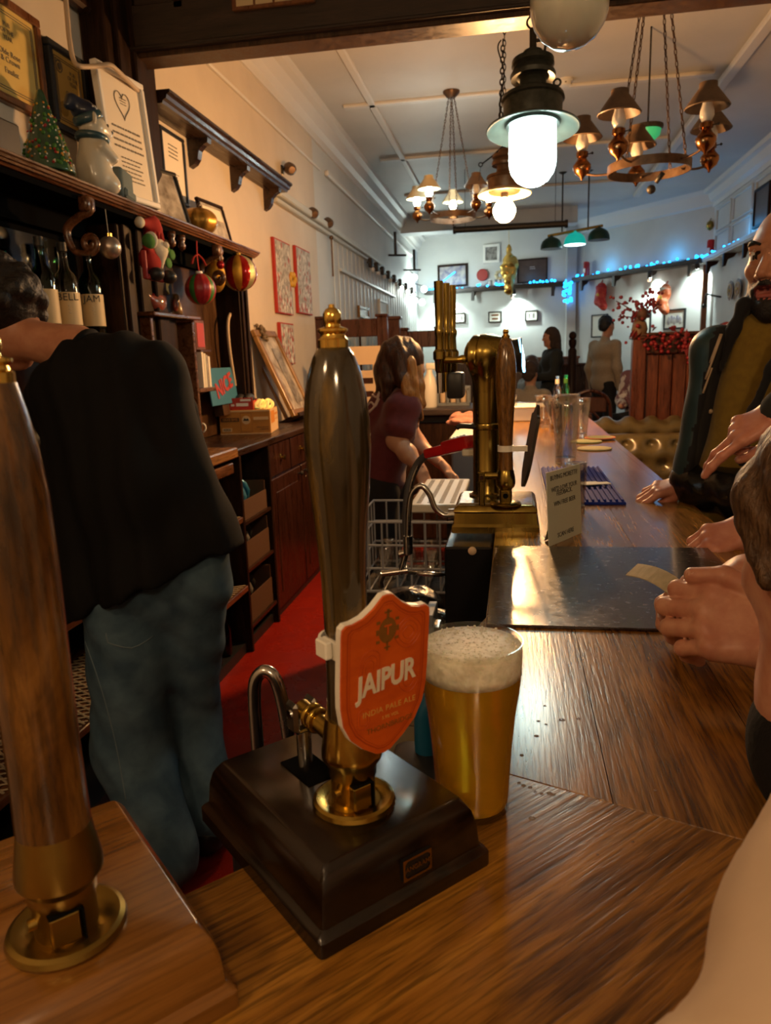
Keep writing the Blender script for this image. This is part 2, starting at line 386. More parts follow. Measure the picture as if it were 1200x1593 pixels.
class MB:
    def __init__(s): s.v = []; s.f = []; s.m = []
    def add(s, v, f, mi=0, M=None):
        n = len(s.v)
        if M is not None: v = [M @ Vector(p) for p in v]
        s.v += [tuple(p) for p in v]; s.f += [tuple(i + n for i in q) for q in f]; s.m += [mi] * len(f)
        return s
    def box(s, c, d, bev=0.0, mi=0, M=None, seg=1):
        if bev <= 0:
            x, y, z = d[0] / 2, d[1] / 2, d[2] / 2
            v = [Vector(c) + Vector((a * x, b * y, e * z)) for a in (-1, 1) for b in (-1, 1) for e in (-1, 1)]
            f = [(0, 1, 3, 2), (4, 6, 7, 5), (0, 4, 5, 1), (2, 3, 7, 6), (0, 2, 6, 4), (1, 5, 7, 3)]
            return s.add(v, f, mi, M)
        bm = bmesh.new(); bmesh.ops.create_cube(bm, size=1.0)
        for q in bm.verts: q.co = Vector((q.co.x * d[0] + c[0], q.co.y * d[1] + c[1], q.co.z * d[2] + c[2]))
        bmesh.ops.bevel(bm, geom=bm.edges[:], offset=bev, segments=seg, affect='EDGES', profile=0.5)
        bm.verts.index_update()
        v = [q.co.copy() for q in bm.verts]; f = [[q.index for q in p.verts] for p in bm.faces]; bm.free()
        return s.add(v, f, mi, M)
    def lathe(s, prof, c=(0, 0, 0), n=24, mi=0, M=None, cap=True, mis=None):
        v = []; f = []; mm = []
        for r, z in prof:
            for i in range(n):
                a = 2 * PI * i / n
                v.append(Vector((c[0] + r * math.cos(a), c[1] + r * math.sin(a), c[2] + z)))
        for k in range(len(prof) - 1):
            for i in range(n):
                j = (i + 1) % n
                f.append((k * n + i, k * n + j, (k + 1) * n + j, (k + 1) * n + i))
        if cap:
            if prof[0][0] > 1e-5: f.append(tuple(range(n - 1, -1, -1)))
            if prof[-1][0] > 1e-5: f.append(tuple((len(prof) - 1) * n + i for i in range(n)))
        return s.add(v, f, mi, M)
    def cyl(s, a, b, r, r2=None, n=12, mi=0):
        a = Vector(a); b = Vector(b); L = (b - a).length
        M = Matrix.Translation(a) @ orient(b - a)
        return s.lathe([(r, 0), (r if r2 is None else r2, L)], n=n, mi=mi, M=M)
    def tube(s, pts, r, n=8, mi=0, closed=False, flat=None):
        pts = [Vector(p) for p in pts]; k = len(pts); v = []; f = []
        rr = r if isinstance(r, (list, tuple)) else [r] * k
        up = None
        for i, p in enumerate(pts):
            if closed: t = pts[(i + 1) % k] - pts[(i - 1) % k]
            else: t = pts[min(i + 1, k - 1)] - pts[max(i - 1, 0)]
            t.normalize()
            if up is None:
                up = Vector((0, 0, 1)) if abs(t.z) < 0.9 else Vector((1, 0, 0))
            x = up.cross(t); x.normalize(); y = t.cross(x); up = y
            for j in range(n):
                a = 2 * PI * j / n
                fx = flat if flat else 1.0
                v.append(p + x * (math.cos(a) * rr[i]) + y * (math.sin(a) * rr[i] * fx))
        rng = k if closed else k - 1
        for i in range(rng):
            i2 = (i + 1) % k
            for j in range(n):
                j2 = (j + 1) % n
                f.append((i * n + j, i * n + j2, i2 * n + j2, i2 * n + j))
        if not closed:
            f.append(tuple(range(n - 1, -1, -1))); f.append(tuple((k - 1) * n + j for j in range(n)))
        return s.add(v, f, mi)
    def prism(s, poly, t0, t1, M=None, mi=0):       # outline in x,z extruded along y from t0 to t1
        n = len(poly)
        v = [Vector((p[0], t0, p[1])) for p in poly] + [Vector((p[0], t1, p[1])) for p in poly]
        f = [tuple(range(n)), tuple(range(2 * n - 1, n - 1, -1))]
        for i in range(n):
            j = (i + 1) % n; f.append((i, i + n, j + n, j))
        return s.add(v, f, mi, M)
    def ell(s, c, r, n=14, m=9, mi=0, M=None):
        v = []; f = []
        for i in range(m + 1):
            t = PI * i / m
            for j in range(n):
                a = 2 * PI * j / n
                v.append(Vector((c[0] + r[0] * math.sin(t) * math.cos(a), c[1] + r[1] * math.sin(t) * math.sin(a), c[2] - r[2] * math.cos(t))))
        for i in range(m):
            for j in range(n):
                k = (j + 1) % n
                f.append((i * n + j, i * n + k, (i + 1) * n + k, (i + 1) * n + j))
        return s.add(v, f, mi, M)
    def torus(s, c, R, r, n=20, m=8, mi=0, M=None):
        v = []; f = []
        for i in range(n):
            a = 2 * PI * i / n
            for j in range(m):
                b = 2 * PI * j / m
                v.append(Vector((c[0] + (R + r * math.cos(b)) * math.cos(a), c[1] + (R + r * math.cos(b)) * math.sin(a), c[2] + r * math.sin(b))))
        for i in range(n):
            for j in range(m):
                i2 = (i + 1) % n; j2 = (j + 1) % m
                f.append((i * m + j, i2 * m + j, i2 * m + j2, i * m + j2))
        return s.add(v, f, mi, M)
    def mesh(s, name, mats, smooth=False, angle=None):
        me = bpy.data.meshes.new(name); me.from_pydata([tuple(p) for p in s.v], [], s.f)
        _fit(me, mats)
        if any(s.m): me.polygons.foreach_set('material_index', s.m)
        bm = bmesh.new(); bm.from_mesh(me); bmesh.ops.remove_doubles(bm, verts=bm.verts, dist=1e-6)
        bmesh.ops.recalc_face_normals(bm, faces=bm.faces)
        if smooth or angle:
            a = math.radians(angle or 180)
            for fc in bm.faces: fc.smooth = True
            for e in bm.edges:
                e.smooth = e.calc_face_angle(0) < a
        bm.to_mesh(me); bm.free(); me.update()
        return me
    def build(s, name, mats, parent=None, smooth=False, angle=None, loc=None, rot=None, **tg):
        o = link(name, s.mesh(name, mats, smooth, angle), parent, loc, rot)
        if tg: tag(o, **tg)
        return o
def part(name, mats, parent, fn, smooth=False, angle=None, **tg):
    mb = MB(); fn(mb); return mb.build(name, mats, parent, smooth, angle, **tg)
def P_box(name, mats, parent, c, d, bev=0.0, **tg):
    return MB().box(c, d, bev).build(name, mats, parent, **tg)
def P_lathe(name, mats, parent, prof, c=(0, 0, 0), n=24, M=None, angle=35, **tg):
    return MB().lathe(prof, c, n, M=M).build(name, mats, parent, angle=angle, **tg)
def P_tube(name, mats, parent, pts, r, n=8, closed=False, **tg):
    return MB().tube(pts, r, n, closed=closed).build(name, mats, parent, angle=50, **tg)
def spline(pts, n=8):                              # Catmull-Rom through points
    pts = [Vector(p) for p in pts]; out = []
    for i in range(len(pts) - 1):
        p0 = pts[max(i - 1, 0)]; p1 = pts[i]; p2 = pts[i + 1]; p3 = pts[min(i + 2, len(pts) - 1)]
        for k in range(n):
            t = k / n
            out.append(0.5 * ((2 * p1) + (p2 - p0) * t + (2 * p0 - 5 * p1 + 4 * p2 - p3) * t * t + (3 * p1 - p0 - 3 * p2 + p3) * t ** 3))
    out.append(pts[-1]); return out
def struct(name, mats, fn, parent=None, smooth=False, angle=None):
    o = part(name, mats, parent, fn, smooth, angle)
    if parent is None: o['kind'] = 'structure'
    return o
def text(name, body, size, m, parent, loc, rotz=0.0, M=None, depth=0.0004, align='CENTER', sx=1.0, shear=0.0, bold=0.0, spacing=1.0):
    # upright lettering facing local -y
    cu = bpy.data.curves.new(name, 'FONT'); cu.body = body; cu.size = size; cu.align_x = align; cu.align_y = 'CENTER'
    cu.extrude = depth; cu.resolution_u = 3; cu.shear = shear; cu.offset = bold; cu.space_character = spacing
    to = bpy.data.objects.new(name, cu)
    me = bpy.data.meshes.new_from_object(to)
    bpy.data.objects.remove(to); bpy.data.curves.remove(cu)
    T = Matrix.Translation(loc) @ Matrix.Rotation(rotz, 4, 'Y') @ Matrix.Rotation(PI / 2, 4, 'X') @ Matrix.Diagonal((sx, 1, 1, 1))
    me.transform(M @ T if M is not None else T)
    me.materials.clear(); me.materials.append(MATS[m])
    return link(name, me, parent)

# ------------------------------------------------------------------ implicit bodies: soft unions meshed with surface nets
def cone_(a, b, ra, rb=None, mi=0, k=None, op='u'): return ('c', np.array(a, float), np.array(b, float), ra, ra if rb is None else rb, mi, k, op)
def ell_(c, r, mi=0, k=None, op='u', R=None): return ('e', np.array(c, float), np.array(r, float), R, None, mi, k, op)
def box_(c, h, rad, mi=0, k=None, op='u', R=None): return ('b', np.array(c, float), np.array(h, float), rad, R, mi, k, op)
def xf(prims, M):
    out = []; M3 = np.array(M.to_3x3()); s = abs(np.linalg.det(M3)) ** (1 / 3.0); Q = M3 / s; t = np.array(M.translation)
    for p in prims:
        if p[0] == 'c': out.append(('c', M3 @ p[1] + t, M3 @ p[2] + t, p[3] * s, p[4] * s) + p[5:])
        elif p[0] == 'e': out.append(('e', M3 @ p[1] + t, p[2] * s, Q if p[3] is None else Q @ p[3], None) + p[5:])
        else: out.append(('b', M3 @ p[1] + t, p[2] * s, p[3] * s, Q if p[4] is None else Q @ p[4]) + p[5:])
    return out
def _bounds(p):
    if p[0] == 'c':
        lo = np.minimum(p[1] - p[3], p[2] - p[4]); hi = np.maximum(p[1] + p[3], p[2] + p[4])
    elif p[0] == 'e':
        r = np.abs(p[3]) @ p[2] if p[3] is not None else p[2]; lo = p[1] - r; hi = p[1] + r
    else:
        r = (np.abs(p[4]) @ (p[2] + p[3])) if p[4] is not None else p[2] + p[3]; lo = p[1] - r; hi = p[1] + r
    return lo, hi
def _dist(p, P):
    if p[0] == 'c':
        ab = p[2] - p[1]; L = float(ab @ ab) + 1e-12
        t = np.clip(((P - p[1]) @ ab) / L, 0, 1)
        return np.linalg.norm(P - p[1] - t[..., None] * ab, axis=-1) - (p[3] + (p[4] - p[3]) * t)
    if p[0] == 'e':
        q = P - p[1]
        if p[3] is not None: q = q @ p[3]
        k0 = np.linalg.norm(q / p[2], axis=-1); k1 = np.linalg.norm(q / (p[2] ** 2), axis=-1) + 1e-9
        return k0 * (k0 - 1.0) / k1
    q = P - p[1]
    if p[4] is not None: q = q @ p[4]
    d = np.abs(q) - p[2]
    return np.linalg.norm(np.maximum(d, 0), axis=-1) + np.minimum(d.max(axis=-1), 0) - p[3]
def sdf(prims, vox, k=0.02, warp=None):
    us = [p for p in prims if p[7] == 'u']
    lo = np.min([_bounds(p)[0] for p in us], axis=0) - vox * 3 - k * 0.5; hi = np.max([_bounds(p)[1] for p in us], axis=0) + vox * 3 + k * 0.5
    if warp: lo -= 0.02; hi += 0.02
    n = np.ceil((hi - lo) / vox).astype(int) + 1
    ax = [lo[i] + vox * np.arange(n[i]) for i in range(3)]
    D = np.full(n, 1e3, np.float32); ID = np.zeros(n, np.int8); BEST = np.full(n, 1e3, np.float32)
    for p in prims:
        kk = k if p[6] is None else p[6]
        a, b = _bounds(p); m = kk + vox * 2 + (0.03 if warp else 0)
        i0 = np.clip(np.floor((a - m - lo) / vox).astype(int), 0, n - 1); i1 = np.clip(np.ceil((b + m - lo) / vox).astype(int) + 1, 1, n)
        sl = tuple(slice(i0[i], i1[i]) for i in range(3))
        G = np.stack(np.meshgrid(*[ax[i][i0[i]:i1[i]] for i in range(3)], indexing='ij'), -1)
        d = _dist(p, G).astype(np.float32); e = D[sl]
        if p[7] == 'u':
            if kk > 1e-6:
                h = np.maximum(kk - np.abs(d - e), 0) / kk; D[sl] = np.minimum(d, e) - h * h * kk * 0.25
            else: D[sl] = np.minimum(d, e)
            bb = BEST[sl]; msk = d < bb; ID[sl][msk] = p[5]; bb[msk] = d[msk]
        else:
            if kk > 1e-6:
                h = np.maximum(kk - np.abs(-d - e), 0) / kk; D[sl] = np.maximum(-d, e) + h * h * kk * 0.25
            else: D[sl] = np.maximum(-d, e)
            if p[5] >= 0:
                msk = np.abs(d) < vox * 1.5; ID[sl][msk] = p[5]
    if warp:
        near = np.abs(D) < 0.06
        idx = np.argwhere(near); P = lo + idx * vox
        D[near] += warp(P).astype(np.float32)
    S = D < 0
    acc = np.zeros(tuple(n - 1) + (3,)); cnt = np.zeros(tuple(n - 1))
    quads = []
    for axi in range(3):
        s0 = [slice(None)] * 3; s1 = [slice(None)] * 3; s0[axi] = slice(0, -1); s1[axi] = slice(1, None)
        A = S[tuple(s0)]; B = S[tuple(s1)]
        E = np.argwhere(A != B)
        if len(E) == 0: continue
        d0 = D[tuple(s0)][A != B]; d1 = D[tuple(s1)][A != B]
        t = d0 / (d0 - d1 + 1e-12)
        pos = E.astype(float); pos[:, axi] += t
        flip = A[tuple(E.T)]
        o1, o2 = [i for i in range(3) if i != axi]
        cells = []
        for (da, db) in ((0, 0), (-1, 0), (-1, -1), (0, -1)):
            c = E.copy(); c[:, o1] += da; c[:, o2] += db
            cells.append(c)
        ok = np.all([(c >= 0).all(1) & (c < (n - 1)).all(1) for c in cells], axis=0)
        for c in cells:
            cc = c[ok]; np.add.at(acc, tuple(cc.T), pos[ok]); np.add.at(cnt, tuple(cc.T), 1)
        q = np.stack([np.ravel_multi_index(tuple(c[ok].T), tuple(n - 1)) for c in cells], 1)
        fl = flip[ok] if axi != 1 else ~flip[ok]
        q[~fl] = q[~fl][:, ::-1]
        quads.append(q)
    Q = np.concatenate(quads)
    used, inv = np.unique(Q, return_inverse=True); Q = inv.reshape(-1, 4)
    ii = np.array(np.unravel_index(used, tuple(n - 1))).T
    vpos = lo + vox * (acc[tuple(ii.T)] / cnt[tuple(ii.T)][:, None])
    ids = ID[tuple(ii.T)]
    return vpos, Q, ids
def sdf_mesh(name, groups, mats, extra=None):
    # groups: list of (prims, voxel, k, warp) joined in one mesh
    vs_, fs_, ms_ = [], [], []; off = 0
    for g in groups:
        v, q, ids = sdf(g[0], g[1], g[2], g[3] if len(g) > 3 else None)
        vs_.append(v); fs_.append(q + off); ms_.append(ids[q[:, 0]]); off += len(v)
    v = np.concatenate(vs_); q = np.concatenate(fs_); mi = np.concatenate(ms_)
    me = bpy.data.meshes.new(name); me.from_pydata(v.tolist(), [], q.tolist()); _fit(me, mats)
    me.polygons.foreach_set('material_index', mi.astype(np.int32))
    me.polygons.foreach_set('use_smooth', np.ones(len(q), bool))
    me.update()
    return me
def body(name, mats, parent, *groups):
    return link(name, sdf_mesh(name, groups, mats), parent)
def folds(amp, freq, d, seed=0.0, f2=3.1):
    d = np.array(d, float); d /= np.linalg.norm(d)
    e = np.cross(d, [0.3, 0.5, 0.8]); e /= np.linalg.norm(e); g = np.cross(d, e)
    def fn(P):
        a = P @ d; b = P @ e; c = P @ g
        s = np.sin(freq * a + 1.6 * np.sin(f2 * b * 3 + seed) + 1.2 * np.sin(f2 * c * 4 + seed * 2)) * 0.6
        s += np.sin(freq * 1.9 * a + 2.2 * np.sin(f2 * c * 5 + 1 + seed) + b * 9) * 0.4
        return amp * s
    return fn
def lumps(amp, freq, seed=0.0):
    def fn(P):
        return amp * (np.sin(P[:, 0] * freq + seed + 2 * np.sin(P[:, 2] * freq * 0.7)) * np.sin(P[:, 1] * freq * 1.1 + seed * 2 + np.sin(P[:, 0] * freq * 0.5)) + 0.6 * np.sin(P[:, 2] * freq * 1.7 + 3 * np.sin(P[:, 1] * freq * 0.8 + seed)))
    return fn

# head in its own frame: face looks to +y, z up, origin in the middle of the skull; mats: skin, eye white, iris, lip, beard, mouth, nail
def head_prims(beard=False, mouth_open=False, s=1.0, ears=True, brow=0):
    p = [ell_((0, -0.018, 0.030), (0.076, 0.096, 0.088)),
         ell_((0, 0.022, -0.020), (0.066, 0.072, 0.092)),
         cone_((-0.045, 0.005, -0.060), (-0.020, 0.062, -0.100), 0.022, 0.018, k=0.03),
         cone_((0.045, 0.005, -0.060), (0.020, 0.062, -0.100), 0.022, 0.018, k=0.03),
         ell_((0, 0.073, -0.103), (0.026, 0.020, 0.018), k=0.02),
         cone_((0, 0.085, 0.012), (0, 0.110, -0.030), 0.0085, 0.0125, k=0.014),
         ell_((0.013, 0.098, -0.036), (0.009, 0.011, 0.008), k=0.006), ell_((-0.013, 0.098, -0.036), (0.009, 0.011, 0.008), k=0.006),
         cone_((-0.040, 0.076, 0.026), (-0.012, 0.086, 0.024), 0.010, k=0.014), cone_((0.040, 0.076, 0.026), (0.012, 0.086, 0.024), 0.010, k=0.014),
         ell_((0.042, 0.062, -0.022), (0.020, 0.020, 0.017), k=0.02), ell_((-0.042, 0.062, -0.022), (0.020, 0.020, 0.017), k=0.02),
         ell_((0.031, 0.096, 0.006), (0.017, 0.014, 0.010), k=0.010, op='s', mi=-1), ell_((-0.031, 0.096, 0.006), (0.017, 0.014, 0.010), k=0.010, op='s', mi=-1)]
    for sx in (-1, 1):
        p += [ell_((sx * 0.031, 0.0760, 0.005), (0.0130, 0.0130, 0.0130), mi=1, k=0.0), ell_((sx * 0.030, 0.0850, 0.0045), (0.0062, 0.0055, 0.0062), mi=2, k=0.0),
              cone_((sx * 0.043, 0.079, 0.0135), (sx * 0.019, 0.084, 0.0135), 0.0046, k=0.003), cone_((sx * 0.043, 0.078, -0.004), (sx * 0.019, 0.083, -0.005), 0.0038, k=0.003)]
        if brow: p += [cone_((sx * 0.047, 0.078, 0.0305), (sx * 0.030, 0.088, 0.034), 0.0055, 0.0065, mi=brow, k=0.003), cone_((sx * 0.030, 0.088, 0.034), (sx * 0.014, 0.0925, 0.029), 0.0065, 0.0060, mi=brow, k=0.003)]
        if ears:
            p += [ell_((sx * 0.077, -0.012, 0.000), (0.010, 0.024, 0.034), k=0.008), ell_((sx * 0.085, -0.008, 0.004), (0.006, 0.012, 0.018), k=0.006, op='s', mi=-1)]
    if beard:
        for sx in (-1, 1):
            p += [cone_((sx * 0.060, 0.022, -0.045), (sx * 0.045, 0.055, -0.088), 0.016, 0.018, mi=4, k=0.012), cone_((sx * 0.045, 0.055, -0.088), (0, 0.078, -0.112), 0.020, 0.021, mi=4, k=0.012),
                  cone_((sx * 0.004, 0.100, -0.050), (sx * 0.031, 0.082, -0.066), 0.0075, 0.0075, mi=4, k=0.005), cone_((sx * 0.031, 0.080, -0.064), (sx * 0.026, 0.078, -0.092), 0.0085, 0.011, mi=4, k=0.006)]
        p += [ell_((0, 0.090, -0.098), (0.022, 0.012, 0.014), mi=4, k=0.008)]
    if mouth_open:
        p += [ell_((0, 0.104, -0.066), (0.021, 0.028, 0.0060), mi=5, k=0.004, op='s'), cone_((-0.018, 0.092, -0.0575), (0.018, 0.092, -0.0575), 0.0040, mi=3, k=0.003), cone_((-0.015, 0.092, -0.078), (0.015, 0.092, -0.078), 0.0055, mi=3, k=0.003)]
    else:
        p += [cone_((-0.020, 0.089, -0.062), (0.020, 0.089, -0.062), 0.0050, mi=3, k=0.005), cone_((-0.016, 0.089, -0.071), (0.016, 0.089, -0.071), 0.0058, mi=3, k=0.005),
              box_((0, 0.100, -0.0665), (0.024, 0.008, 0.0006), 0.0004, mi=-1, k=0.002, op='s')]
    return p
SKINM = lambda sk, hair='beard': [sk, 'eye_white', 'iris', 'lip', hair, 'mouth_dark', 'nail']

def hand_prims(side=1, curl=((20, 25, 15),) * 4, spread=(8, 2, -4, -10), thumb=((-0.02, 0.03, -0.01), (0.01, 0.03, -0.004), (0.006, 0.026, -0.002)), fat=1.0, nails=True):
    # wrist at the origin, fingers along +y, back of the hand up (+z), thumb on the side*-x side
    p = []; f = fat
    kx = [-0.030, -0.0095, 0.0115, 0.030]; ky = [0.092, 0.097, 0.091, 0.080]; rad = [0.0108, 0.0112, 0.0104, 0.0090]
    L = [(0.043, 0.026, 0.021), (0.048, 0.030, 0.022), (0.044, 0.028, 0.021), (0.034, 0.021, 0.018)]
    p.append(box_((0.0, 0.006, 0), (0.016, 0.020, 0.006), 0.013 * f, k=0.02))
    for i in range(4):
        x = side * kx[i]
        p.append(cone_((side * kx[i] * 0.55, 0.015, 0), (x, ky[i] - 0.006, 0.001), 0.0135 * f, 0.0118 * f, k=0.016))
        a = math.radians(-spread[i] * side); pos = np.array((x, ky[i], 0.002)); ang = 0.0
        p.append(ell_((x, ky[i] - 0.002, 0.006), (0.009 * f, 0.010 * f, 0.008 * f), k=0.008))
        for j in range(3):
            ang += math.radians(curl[i][j])
            d = np.array((math.sin(a) * math.cos(ang), math.cos(a) * math.cos(ang), -math.sin(ang)))
            q = pos + d * L[i][j]
            r0 = rad[i] * f * (0.93, 0.88, 0.82)[j]; r1 = rad[i] * f * (0.88, 0.82, 0.72)[j]
            p.append(cone_(pos, q, r0, r1, k=0.003 if j else 0.004))
            if j < 2: p.append(ell_(q, (r1 * 1.06,) * 3, k=0.004))
            elif nails:
                nrm = np.array((math.sin(a) * math.sin(ang), math.cos(a) * math.sin(ang), math.cos(ang)))
                t = np.cross(d, nrm); Rn = np.stack([t, d, nrm], 1)
                p.append(ell_(q - d * 0.002 + nrm * r1 * 0.72, (r1 * 0.62, 0.0062, 0.0026), mi=6, k=0.0008, R=Rn))
            pos = q
    # thumb and its ball
    b0 = np.array((side * -0.014, 0.022, -0.006)); q = b0
    rs = (0.0165, 0.0125, 0.0108, 0.0088)
    for j, t in enumerate(thumb):
        nxt = q + np.array((side * t[0], t[1], t[2]))
        p.append(cone_(q, nxt, rs[j] * f, rs[j + 1] * f, k=0.012 if j == 0 else 0.005)); 
        if j == len(thumb) - 1 and nails:
            d = (nxt - q) / np.linalg.norm(nxt - q); nr = np.array((side * -0.35, 0, 0.94)); nr = nr - d * (nr @ d); nr /= np.linalg.norm(nr)
            Rn = np.stack([np.cross(d, nr), d, nr], 1)
            p.append(ell_(nxt + nr * rs[j + 1] * f * 0.70, (0.0062, 0.0070, 0.0026), mi=6, k=0.0008, R=Rn))
        q = nxt
    return p
def frame_m(o, fwd, up, s=1.0):
    fwd = Vector(fwd).normalized(); up = Vector(up); x = fwd.cross(up).normalized(); z = x.cross(fwd)
    M = Matrix.Identity(4)
    for i in range(3):
        M[i][0] = x[i] * s; M[i][1] = fwd[i] * s; M[i][2] = z[i] * s; M[i][3] = o[i]
    return M
from mathutils.bvhtree import BVHTree
def snap(o, px, py, off=0.002):                    # point on the surface of a built part
    if 'bvh' not in SNAP or SNAP['bvh'][0] is not o:
        SNAP['bvh'] = (o, BVHTree.FromPolygons([v.co for v in o.data.vertices], [p.vertices for p in o.data.polygons]))
    d = _ray(px, py).normalized(); h = SNAP['bvh'][1].ray_cast(EYE, d)
    return tuple(h[0] - d * off) if h[0] is not None else None
SNAP = {}
def snaps(o, pts, off=0.002): return [q for q in (snap(o, px, py, off) for px, py in pts) if q]
def torso_prims(pel, chest, shl, shr, r=1.0, belly=0.0):
    pel = np.array(pel, float); chest = np.array(chest, float); shl = np.array(shl, float); shr = np.array(shr, float)
    ax = shr - shl; ax /= np.linalg.norm(ax)
    h = 0.085 * r
    mid = (pel + chest) / 2
    return [cone_(pel - ax * 0.075 * r, pel + ax * 0.075 * r, 0.110 * r, k=0.05), cone_(mid - ax * 0.07 * r, mid + ax * 0.07 * r, 0.098 * r + belly, k=0.08),
            cone_(pel, mid, 0.115 * r, 0.105 * r + belly, k=0.06), cone_(mid, chest, 0.105 * r + belly, 0.115 * r, k=0.06),
            cone_(chest - ax * 0.075 * r, chest + ax * 0.075 * r, 0.112 * r, k=0.06),
            cone_(chest, shl * 0.85 + chest * 0.15, 0.10 * r, 0.068 * r, k=0.05), cone_(chest, shr * 0.85 + chest * 0.15, 0.10 * r, 0.068 * r, k=0.05)]
def limb(*pr, k=0.03):                             # pr: point, radius, point, radius ...
    out = []
    for i in range(0, len(pr) - 2, 2): out.append(cone_(pr[i], pr[i + 2], pr[i + 1], pr[i + 3], k=k))
    return out
# ------------------------------------------------------------------ added unseen lamps behind the camera (the pub goes on there) and at the far end
WARM = (1.0, 0.62, 0.30); COOL = (0.74, 1.0, 0.94)
ZB = 1.05                                             # bar top

# ------------------------------------------------------------------ the room
XL, XR, ZC = -1.70, 2.65, 3.50
struct('floor', 'carpet', lambda b: b.box((0.48, 5.5, -0.05), (4.5, 17.2, 0.1)))
struct('floor_aisle', 'red_vinyl', lambda b: b.box((-0.76, 2.55, 0.004), (1.30, 5.9, 0.008)))
struct('floor_raised', 'carpet', lambda b: b.box((0.48, 10.2, 0.075), (4.5, 7.4, 0.15)))
struct('ceiling', 'ceiling_paint', lambda b: b.box((0.48, 5.5, ZC + 0.05), (4.7, 17.6, 0.1)))
struct('wall_left', 'plaster_cream', lambda b: b.box((XL - 0.06, 1.75, 1.75), (0.12, 9.7, 3.7)))
struct('wall_left.001', 'plaster_white', lambda b: b.box((XL - 0.06, 10.4, 1.75), (0.12, 7.6, 3.7)))
struct('wall_right', 'plaster_white', lambda b: b.box((XR + 0.06, 4.2, 1.75), (0.12, 14.6, 3.7)))
struct('wall_back', 'plaster_cream', lambda b: b.box((0.48, -3.05, 1.75), (4.7, 0.1, 3.7)))
FA, FB = V(-1.75, 13.75, 0), V(0.88, 13.25, 0)          # far wall, then the alcove wall that comes forward on the right
def slab(b, p, q, z0, z1, t, mi=0):
    d = (q - p).normalized(); n = V(-d.y, d.x, 0) * t
    vv = [p, q, q + n, p + n]
    b.add([(a.x, a.y, z0) for a in vv] + [(a.x, a.y, z1) for a in vv], [(0, 1, 2, 3), (7, 6, 5, 4), (0, 4, 5, 1), (1, 5, 6, 2), (2, 6, 7, 3), (3, 7, 4, 0)], mi)
struct('wall_far', 'plaster_white', lambda b: slab(b, FA, FB, 0, 3.7, 0.1))
AA, AB = V(0.98, 13.15, 0), V(2.72, 11.05, 0)
struct('wall_alcove', 'plaster_white', lambda b: slab(b, AA, AB, 0, 3.7, 0.1))
struct('trim_1', 'panel_paint', lambda b: (b.box((0.93, 13.12, 1.75), (0.16, 0.20, 3.5), 0.01), b.box((0.93, 13.10, 3.38), (0.22, 0.26, 0.10), 0.01)))
# cornices
def cornice(b, x, s, y0, y1):
    prof = [(0, -0.22), (0.02, -0.22), (0.03, -0.17), (0.07, -0.14), (0.10, -0.06), (0.15, -0.045), (0.16, 0.0), (0, 0)]
    M = Matrix.Translation((x, 0, ZC))
    b.prism([(s * p[0], p[1]) for p in prof], y0, y1, M=M)
struct('trim_2', 'ceiling_trim', lambda b: cornice(b, XL, 1, 3.32, 13.9))
struct('trim_3', 'ceiling_trim', lambda b: cornice(b, XR, -1, 3.32, 11.3))
def alc_cornice(b):
    d = (AB - AA).normalized(); ang = math.atan2(d.y, d.x)
    prof = [(0, -0.20), (-0.04, -0.18), (-0.10, -0.05), (-0.15, 0.0), (0, 0)]
    M = Matrix.Translation((AA.x, AA.y, ZC)) @ Matrix.Rotation(ang, 4, 'Z') @ Matrix.Rotation(-PI / 2, 4, 'Z')
    b.prism([(-p[0], p[1]) for p in prof], 0, (AB - AA).length, M=M)
struct('trim_4', 'ceiling_trim', alc_cornice)
# ceiling ribs
def ribs(b):
    for y in (5.15, 6.55, 8.3, 10.1): b.box((0.05, y, ZC - 0.012), (2.9, 0.07, 0.03), 0.008)
    b.box((-1.16, 7.7, ZC - 0.012), (0.06, 8.6, 0.03), 0.008)
    b.box((1.62, 7.2, ZC - 0.02), (0.09, 7.7, 0.05), 0.012)
struct('trim_5', 'ceiling_trim', ribs)
struct('trim_6', 'plaster_white', lambda b: b.box((-0.40, 11.75, 3.39), (2.6, 0.30, 0.24)))
# upper picture rail mouldings on the left wall
struct('trim_7', 'ceiling_trim', lambda b: (b.box((XL + 0.01, 5.1, 3.08), (0.02, 3.4, 0.018), 0.004), b.box((XL + 0.02, 9.9, 3.10), (0.04, 5.8, 0.05), 0.01)))
# grey dado rail along the left wall past the wooden shelf
def rail(b):
    b.box((XL + 0.035, 7.55, 2.615), (0.07, 4.3, 0.05), 0.008)
    b.box((XL + 0.02, 7.55, 2.57), (0.04, 4.3, 0.03), 0.006)
    b.box((XL + 0.02, 9.1, 2.30), (0.03, 3.4, 0.03), 0.006)
struct('trim_8', 'panel_paint', rail)
def grooves(b):
    y = 7.2
    while y < 13.4:
        b.box((XL + 0.004, y, 1.9), (0.008, 0.012, 1.35)); y += 0.21
struct('trim_9', 'panel_paint', grooves)
